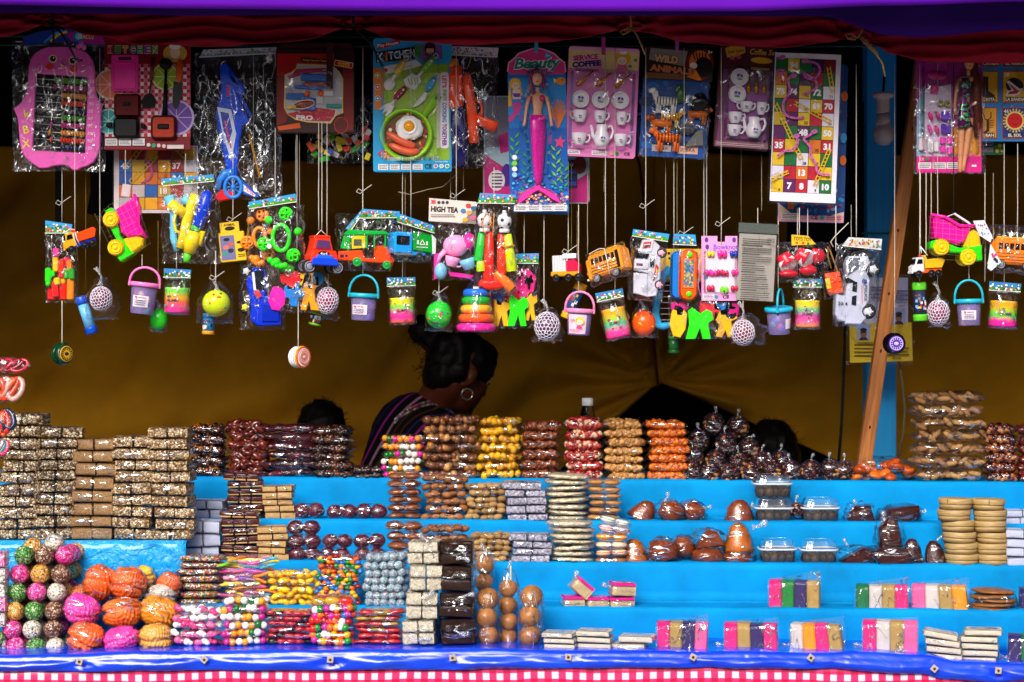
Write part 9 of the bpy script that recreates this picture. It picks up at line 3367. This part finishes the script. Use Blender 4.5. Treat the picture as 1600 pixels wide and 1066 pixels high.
# head:cranium,face,jaw,chin,nose,lips,brow,cheeks,ears
items+=[('e',H(-.012,.030),(.095,.075,.088),Hrot),('e',H(.036,-.030),(.062,.062,.082),Hrot),
  ('e',H(.052,-.078),(.036,.040,.032),Hrot),('e',H(.076,-.092),(.018,.020,.016),Hrot),('e',H(.066,.022),(.032,.058,.020),Hrot),
  ('l',[H(.088,.006),H(.102,-.024)],[.008,.0115]),('e',H(.095,-.028,.009),(.009,.008,.007),Hrot),('e',H(.095,-.028,-.009),(.009,.008,.007),Hrot),
  ('e',H(.088,-.056),(.011,.022,.0075),Hrot),('e',H(.085,-.070),(.011,.020,.008),Hrot),
  ('e',H(.062,-.018,.036),(.026,.022,.022),Hrot),('e',H(.062,-.018,-.036),(.026,.022,.022),Hrot)]
for s_ in (-1,1):
 items+=[('e',H(.002,-.014,s_*.080),(.017,.011,.027),Hrot),('e',H(.006,-.030,s_*.078),(.010,.010,.012),Hrot),('e',H(.0,-.040,s_*.070),(.009,.007,.010),Hrot)]
# neck,torso,limbs
nk=L(W3(682,628,.01))
sh_c=L(W3(652,682,.02))
hip=Vector((L(W3(640,900)).x-.02,0.02,.56))
sl_,sr_=sh_c+Vector((.03,-.17,-.02)),sh_c+Vector((-.01,.17,-.01))
items+=[('l',[H(-.02,-.05),nk,sh_c+Vector((.01,0,.02))],[.056,.056,.075]),
  ('l',[sh_c+Vector((0,0,-.01)),sh_c.lerp(hip,.35)+Vector((-.015,0,0)),sh_c.lerp(hip,.7),hip],[.115,.135,.13,.15]),
  ('l',[sl_,sh_c+Vector((0,0,.015)),sr_],[.062,.085,.062]),
  ('l',[hip+Vector((0,-.09,0)),hip+Vector((0,.09,0))],[.125,.125])]
def arm(s0,el,wr,side):
 out_=[('l',[s0,s0.lerp(el,.5),el],[.056,.047,.040]),('l',[el,el.lerp(wr,.4),wr],[.040,.036,.025])]
 d_=(wr-el).normalized()
 palm=wr+d_*.045
 out_+=[('e',palm,(.042,.036,.017),None)]
 cr=Vector((0,1,0))
 for k,ln in enumerate((.062,.072,.068,.054)):
  b0=palm+d_*.03+cr*(-.027+k*.018)
  out_+=[('l',[b0,b0+d_*ln*.5+Vector((0,0,-.006)),b0+d_*ln+Vector((0,0,-.022))],[.0085,.008,.0065])]
 t0=wr+d_*.02+cr*(-.03*side)
 out_+=[('l',[t0,t0+d_*.03+cr*(-.022*side),t0+d_*.055+cr*(-.028*side)],[.0105,.0095,.008])]
 return out_
el1,wr1=sl_+Vector((.05,-.04,-.27)),sl_+Vector((.27,-.02,-.33))
el2,wr2=sr_+Vector((.07,.05,-.26)),sr_+Vector((.29,-.02,-.32))
items+=arm(sl_,el1,wr1,1)+arm(sr_,el2,wr2,-1)
feet=[]
for s_ in (-1,1):
 hp_,kn,an=hip+Vector((.02,s_*.09,-.02)),hip+Vector((.40,s_*.12,-.04)),Vector((hip.x+.40,s_*.12,.09))
 items+=[('l',[hp_,hp_.lerp(kn,.5),kn],[.085,.072,.056]),('l',[kn,kn.lerp(an,.35),an],[.055,.052,.034]),('l',[an+Vector((-.03,0,-.05)),an+Vector((.06,0,-.06)),an+Vector((.14,0,-.072))],[.034,.032,.018])]
me=setmat(blobmesh('body',items,.0062,4),[M_SKIN])
link('body',me,seller)
# clothes:blouse over torso and upper arms,skirt over lap and legs
m,nt,b,out=_new('striped_blouse')
v=_coord(nt,(1,1,1))
rotn=nt.nodes.new('ShaderNodeMapping')
rotn.inputs['Rotation'].default_value=(0,R(-34),R(20))
nt.links.new(v,rotn.inputs[0])
sp=nt.nodes.new('ShaderNodeSeparateXYZ')
nt.links.new(rotn.outputs[0],sp.inputs[0])
ma=nt.nodes.new('ShaderNodeMath'); ma.operation='MULTIPLY_ADD'
nt.links.new(sp.outputs[0],ma.inputs[0]); ma.inputs[1].default_value=1/.135; ma.inputs[2].default_value=10.30
fr=nt.nodes.new('ShaderNodeMath'); fr.operation='FRACT'
nt.links.new(ma.outputs[0],fr.inputs[0])
nt.links.new(_ramp(nt,fr.outputs[0],[(0,'08070a'),(.16,'4a2a10'),(.20,'08070a'),(.34,'1a1a50'),(.39,'08070a'),(.52,'7a1a70'),(.57,'08070a'),(.74,'8a6078'),(.80,'08070a'),(.92,'3a2410')],'CONSTANT'),b.inputs['Base Color'])
b.inputs['Roughness'].default_value=.9
b.inputs['Specular IOR Level'].default_value=.1
M_BLOU=m
cl=[('l',[sh_c+Vector((0,0,-.012)),sh_c.lerp(hip,.35)+Vector((-.015,0,0)),sh_c.lerp(hip,.7),hip+Vector((0,0,.02))],[.132,.152,.148,.165]),
  ('l',[sl_,sh_c+Vector((-.01,0,.006)),sr_],[.078,.098,.078]),
  ('l',[sl_,sl_.lerp(el1,.5),sl_.lerp(el1,.85)],[.076,.070,.066]),('l',[sr_,sr_.lerp(el2,.5),sr_.lerp(el2,.85)],[.076,.070,.066])]
link('blouse',setmat(blobmesh('blouse',cl,.008,6),[M_BLOU]),seller)
sk=[('l',[hip+Vector((0,-.05,0)),hip+Vector((0,.05,0))],[.18,.18])]
for s_ in (-1,1):
 hp_,kn,an=hip+Vector((.02,s_*.08,-.02)),hip+Vector((.42,s_*.11,-.04)),Vector((hip.x+.42,s_*.12,.18))
 sk+=[('l',[hp_,kn],[.115,.095]),('l',[kn,an],[.095,.10])]
sk+=[('l',[hip+Vector((.42,-.1,-.04)),hip+Vector((.42,.1,-.04))],[.09,.09]),('l',[Vector((hip.x+.42,-.1,.2)),Vector((hip.x+.42,.1,.2))],[.09,.09])]
link('skirt',setmat(blobmesh('skirt',sk,.012,6),[fabric('1a1430','skirt_cloth',.2)]),seller)
# beaded neckline lying on the cloth
from mathutils.bvhtree import BVHTree
bl_=next(c for c in COL.objects if c.name.startswith('blouse'))
tree=BVHTree.FromPolygons([v_.co+SO for v_ in bl_.data.vertices],[tuple(p.vertices) for p in bl_.data.polygons])
mb=MB(0,0,1.0)
rg=random.Random(2)
path=[(618,655),(628,646),(641,638),(657,631),(672,627),(686,628),(700,635),(712,644),(722,651)]
O_=Vector((0,-D,CZ))
for i in range(64):
 t=i/63*(len(path)-1)
 k=min(int(t),len(path)-2)
 f_=t-k
 for dy in (0,5):
  q=W3(path[k][0]*(1-f_)+path[k+1][0]*f_,path[k][1]*(1-f_)+path[k+1][1]*f_+dy)
  hit=tree.ray_cast(O_,(q-O_).normalized())
  if hit[0] is None:
   continue
  p=hit[0]-SO
  mb.use(mt(rg.choice(['c8b8a0','a83a4a','3a6a8a','b08a3a','2a2a30','6a4a8a']),.3))
  mb.lump(p.x,-p.z,p.y,.0036)
o=link('neck_beads',mb.mesh('neck_beads'),seller)
o['kind']='stuff'
# hair:cap over the skull,bun,wisps
hr=[('e',H(-.018,.040),(.097,.078,.082),Hrot),('e',H(-.056,.012),(.054,.070,.068),Hrot),('e',H(.030,.082),(.062,.066,.034),Hrot),('e',H(-.050,-.040),(.050,.062,.050),Hrot),('e',H(-.030,-.010,-.040),(.040,.040,.050),Hrot),('e',H(.044,.030,-.054),(.036,.018,.036),Hrot),('e',H(.044,.030,.054),(.036,.018,.036),Hrot),
  ('e',H(.020,.050,.052),(.060,.022,.042),Hrot),('e',H(.020,.050,-.052),(.060,.022,.042),Hrot),
  ('e',H(.008,.034,-.066),(.034,.020,.030),Hrot),('e',H(.034,.014,-.062),(.016,.014,.030),Hrot),('e',L(W3(663,516)),(.044,.044,.043),None),('e',L(W3(675,533)),(.034,.040,.030),None)]
hair=link('hair',setmat(tousle(blobmesh('hair',hr,.005,4),.007),[M_HAIR]),seller)
mb=MB(0,0,1.0,M_HAIR)
for i in range(160):
 q0=H(-.085+rg.uniform(-.02,.03),rg.uniform(-.05,.07),rg.uniform(-.05,.05))
 if i%4==0:
  q0=L(W3(660+rg.uniform(-8,12),516+rg.uniform(-8,14)))
 q1=q0+Vector((rg.uniform(-.03,.005),rg.uniform(-.02,.02),rg.uniform(-.03,.015)))
 q2=q1+Vector((rg.uniform(-.02,.015),0,rg.uniform(-.03,.01)))
 mb.tube([(p.x,-p.z,p.y) for p in (q0,q1,q2)],[.0011,.0009,.0004],4)
o=link('loose_strands',mb.mesh('loose_strands'),hair)
o['kind']='stuff'
ec=H(.004,-.070,-.086)
mb=MB(0,0,1.0,mt('b8b0a0',.2,.9))
mb.tube([(ec.x+0.0145*math.cos(a),-(ec.z+0.0145*math.sin(a)),ec.y+.004*math.cos(a)) for a in [6.283*i/24 for i in range(24)]],.0019,8,True)
link('hoop_earring',mb.mesh('hoop_earring'),seller)
mb=MB(0,0,1.0)
for s_ in (-1,1):
 e_=H(.084,.004,s_*.030)
 mb.use(mt('d8d0c8',.25)).lump(e_.x,-e_.z,e_.y,.006)
 e2=H(.091,.003,s_*.031)
 mb.use(mt('140a06',.2)).lump(e2.x,-e2.z,e2.y,.0042)
 b_=[H(.078,.024,s_*.048),H(.092,.030,s_*.034),H(.096,.026,s_*.016)]
 mb.use(M_HAIR).tube([(p.x,-p.z,p.y) for p in b_],[.002,.0038,.003],6)
link('eyes_and_brows',mb.mesh('eyes_and_brows'),seller)
stool=root('stool','low wooden stool under the seated woman','stool',(SO.x+hip.x,YW+hip.y,0))
mb=MB(0,0,1.0,M_WOOD)
mb.box(0,-.40,0,.36,.04,.36,.006)
link('seat',mb.mesh('seat'),stool)
for sx in (-.14,.14):
 for sy in (-.14,.14):
  mb=MB(0,0,1.0,M_WOOD)
  mb.box(sx,-.19,sy,.035,.38,.035,.003)
  link('leg',mb.mesh('leg'),stool)
#---two more people behind the stand of whom only dark hair shows
def child(label,px,py,Y,Hd,seed,face=(0,1,0),tilt=0):
 p=P(px,py,Y)
 c=root('person',label,'person',(p.x,Y,0))
 z=p.z                                            # centre of the head
 it=[('e',Vector((0,0,z)),(Hd*.40,Hd*.47,Hd*.5)),('e',Vector((0,.03,z-Hd*.25)),(Hd*.33,Hd*.36,Hd*.34)),
  ('l',[Vector((0,.085,z-.01)),Vector((0,.10,z-.03))],[.008,.011]),
  ('l',[Vector((0,0,z-Hd*.4)),Vector((0,0,z-Hd*.75))],[.042,.044])]
 zs=z-Hd*.82
 zh=zs*.52
 it+=[('l',[Vector((0,0,zs-.02)),Vector((0,0,(zs+zh)/2)),Vector((0,0,zh))],[.09,.10,.10]),('l',[Vector((-.12,0,zs-.02)),Vector((0,0,zs)),Vector((.12,0,zs-.02))],[.045,.06,.045])]
 for s_ in (-1,1):
  it+=[('e',Vector((s_*Hd*.40,0,z-.02)),(.008,.014,.022))]
  a,e_,w_=Vector((s_*.13,0,zs-.03)),Vector((s_*.17,.02,zs-.24)),Vector((s_*.15,.10,zs-.42))
  it+=[('l',[a,e_],[.040,.032]),('l',[e_,w_],[.031,.022]),('e',w_+Vector((0,.03,-.035)),(.018,.026,.036))]
  for k in range(4):
   b0=w_+Vector((s_*.002,.01+k*.013,-.06))
   it+=[('l',[b0,b0+Vector((0,.004,-.03)),b0+Vector((-s_*.004,.0,-.05+abs(k-1.5)*.006))],[.0068,.0062,.005])]
  it+=[('l',[w_+Vector((0,.05,-.02)),w_+Vector((0,.068,-.05))],[.008,.0065])]
  hp_,kn,an=Vector((s_*.06,0,zh)),Vector((s_*.075,.015,zh*.52)),Vector((s_*.08,0,.06))
  it+=[('l',[hp_,kn],[.072,.05]),('l',[kn,kn.lerp(an,.4),an],[.05,.046,.03]),('l',[an+Vector((0,-.03,-.028)),an+Vector((0,.10,-.035))],[.03,.022])]
 link('body',setmat(blobmesh('body',it,.0075,4),[M_SKIN]),c)
 link('shirt',setmat(blobmesh('shirt',[('l',[Vector((0,0,zs-.03)),Vector((0,0,(zs+zh)/2)),Vector((0,0,zh))],[.105,.115,.118]),('l',[Vector((-.13,0,zs-.03)),Vector((0,0,zs-.012)),Vector((.13,0,zs-.03))],[.056,.07,.056])]+[('l',[Vector((s_*.13,0,zs-.03)),Vector((s_*.155,.01,zs-.16))],[.053,.05]) for s_ in (-1,1)],.01,5),[fabric(['2a1a3a','30221a'][seed%2],'shirt_%d'%seed,.2)]),c)
 link('trousers',setmat(blobmesh('trousers',[('l',[Vector((-.05,0,zh)),Vector((.05,0,zh))],[.11,.11])]+[('l',[Vector((s_*.065,0,zh)),Vector((s_*.08,.012,zh*.5)),Vector((s_*.082,0,.09))],[.085,.068,.056]) for s_ in (-1,1)],.01,5),[fabric('15161c','trousers_%d'%seed,.2)]),c)
 hm_=link('hair',setmat(blobmesh('hair',[('e',Vector((0,-.014,z+.018)),(Hd*.44,Hd*.50,Hd*.485)),('e',Vector((0,-.05,z-.04)),(Hd*.36,Hd*.30,Hd*.40)),('e',Vector((Hd*.2,-.02,z-Hd*.1)),(Hd*.3,Hd*.4,Hd*.4))],.005,3),[M_HAIR]),c)
 tousle(hm_.data,.010)
 mb=MB(0,0,1.0,M_HAIR)
 rg=random.Random(seed)
 for i in range(140):
  a,e_=rg.uniform(0,6.28),rg.uniform(.1,1.4)
  q0=Vector((Hd*.43*math.cos(a)*math.cos(e_),Hd*.48*math.sin(a)*math.cos(e_),z+.015+Hd*.48*math.sin(e_)))
  d_=(q0-Vector((0,0,z))).normalized()
  q1=q0+d_*rg.uniform(.006,.02)+Vector((rg.uniform(-.015,.015),0,-.004))
  mb.tube([(p_.x,-p_.z,p_.y) for p_ in (q0,q1)],[.0010,.0004],4)
 o=link('loose_strands',mb.mesh('loose_strands'),hm_)
 o['kind']='stuff'
child('child behind the dark sesame brittle, only dark hair showing',503,676,1.25,.155,0)
child('person behind the tied granola bags, only dark hair showing',1205,709,1.25,.165,1)
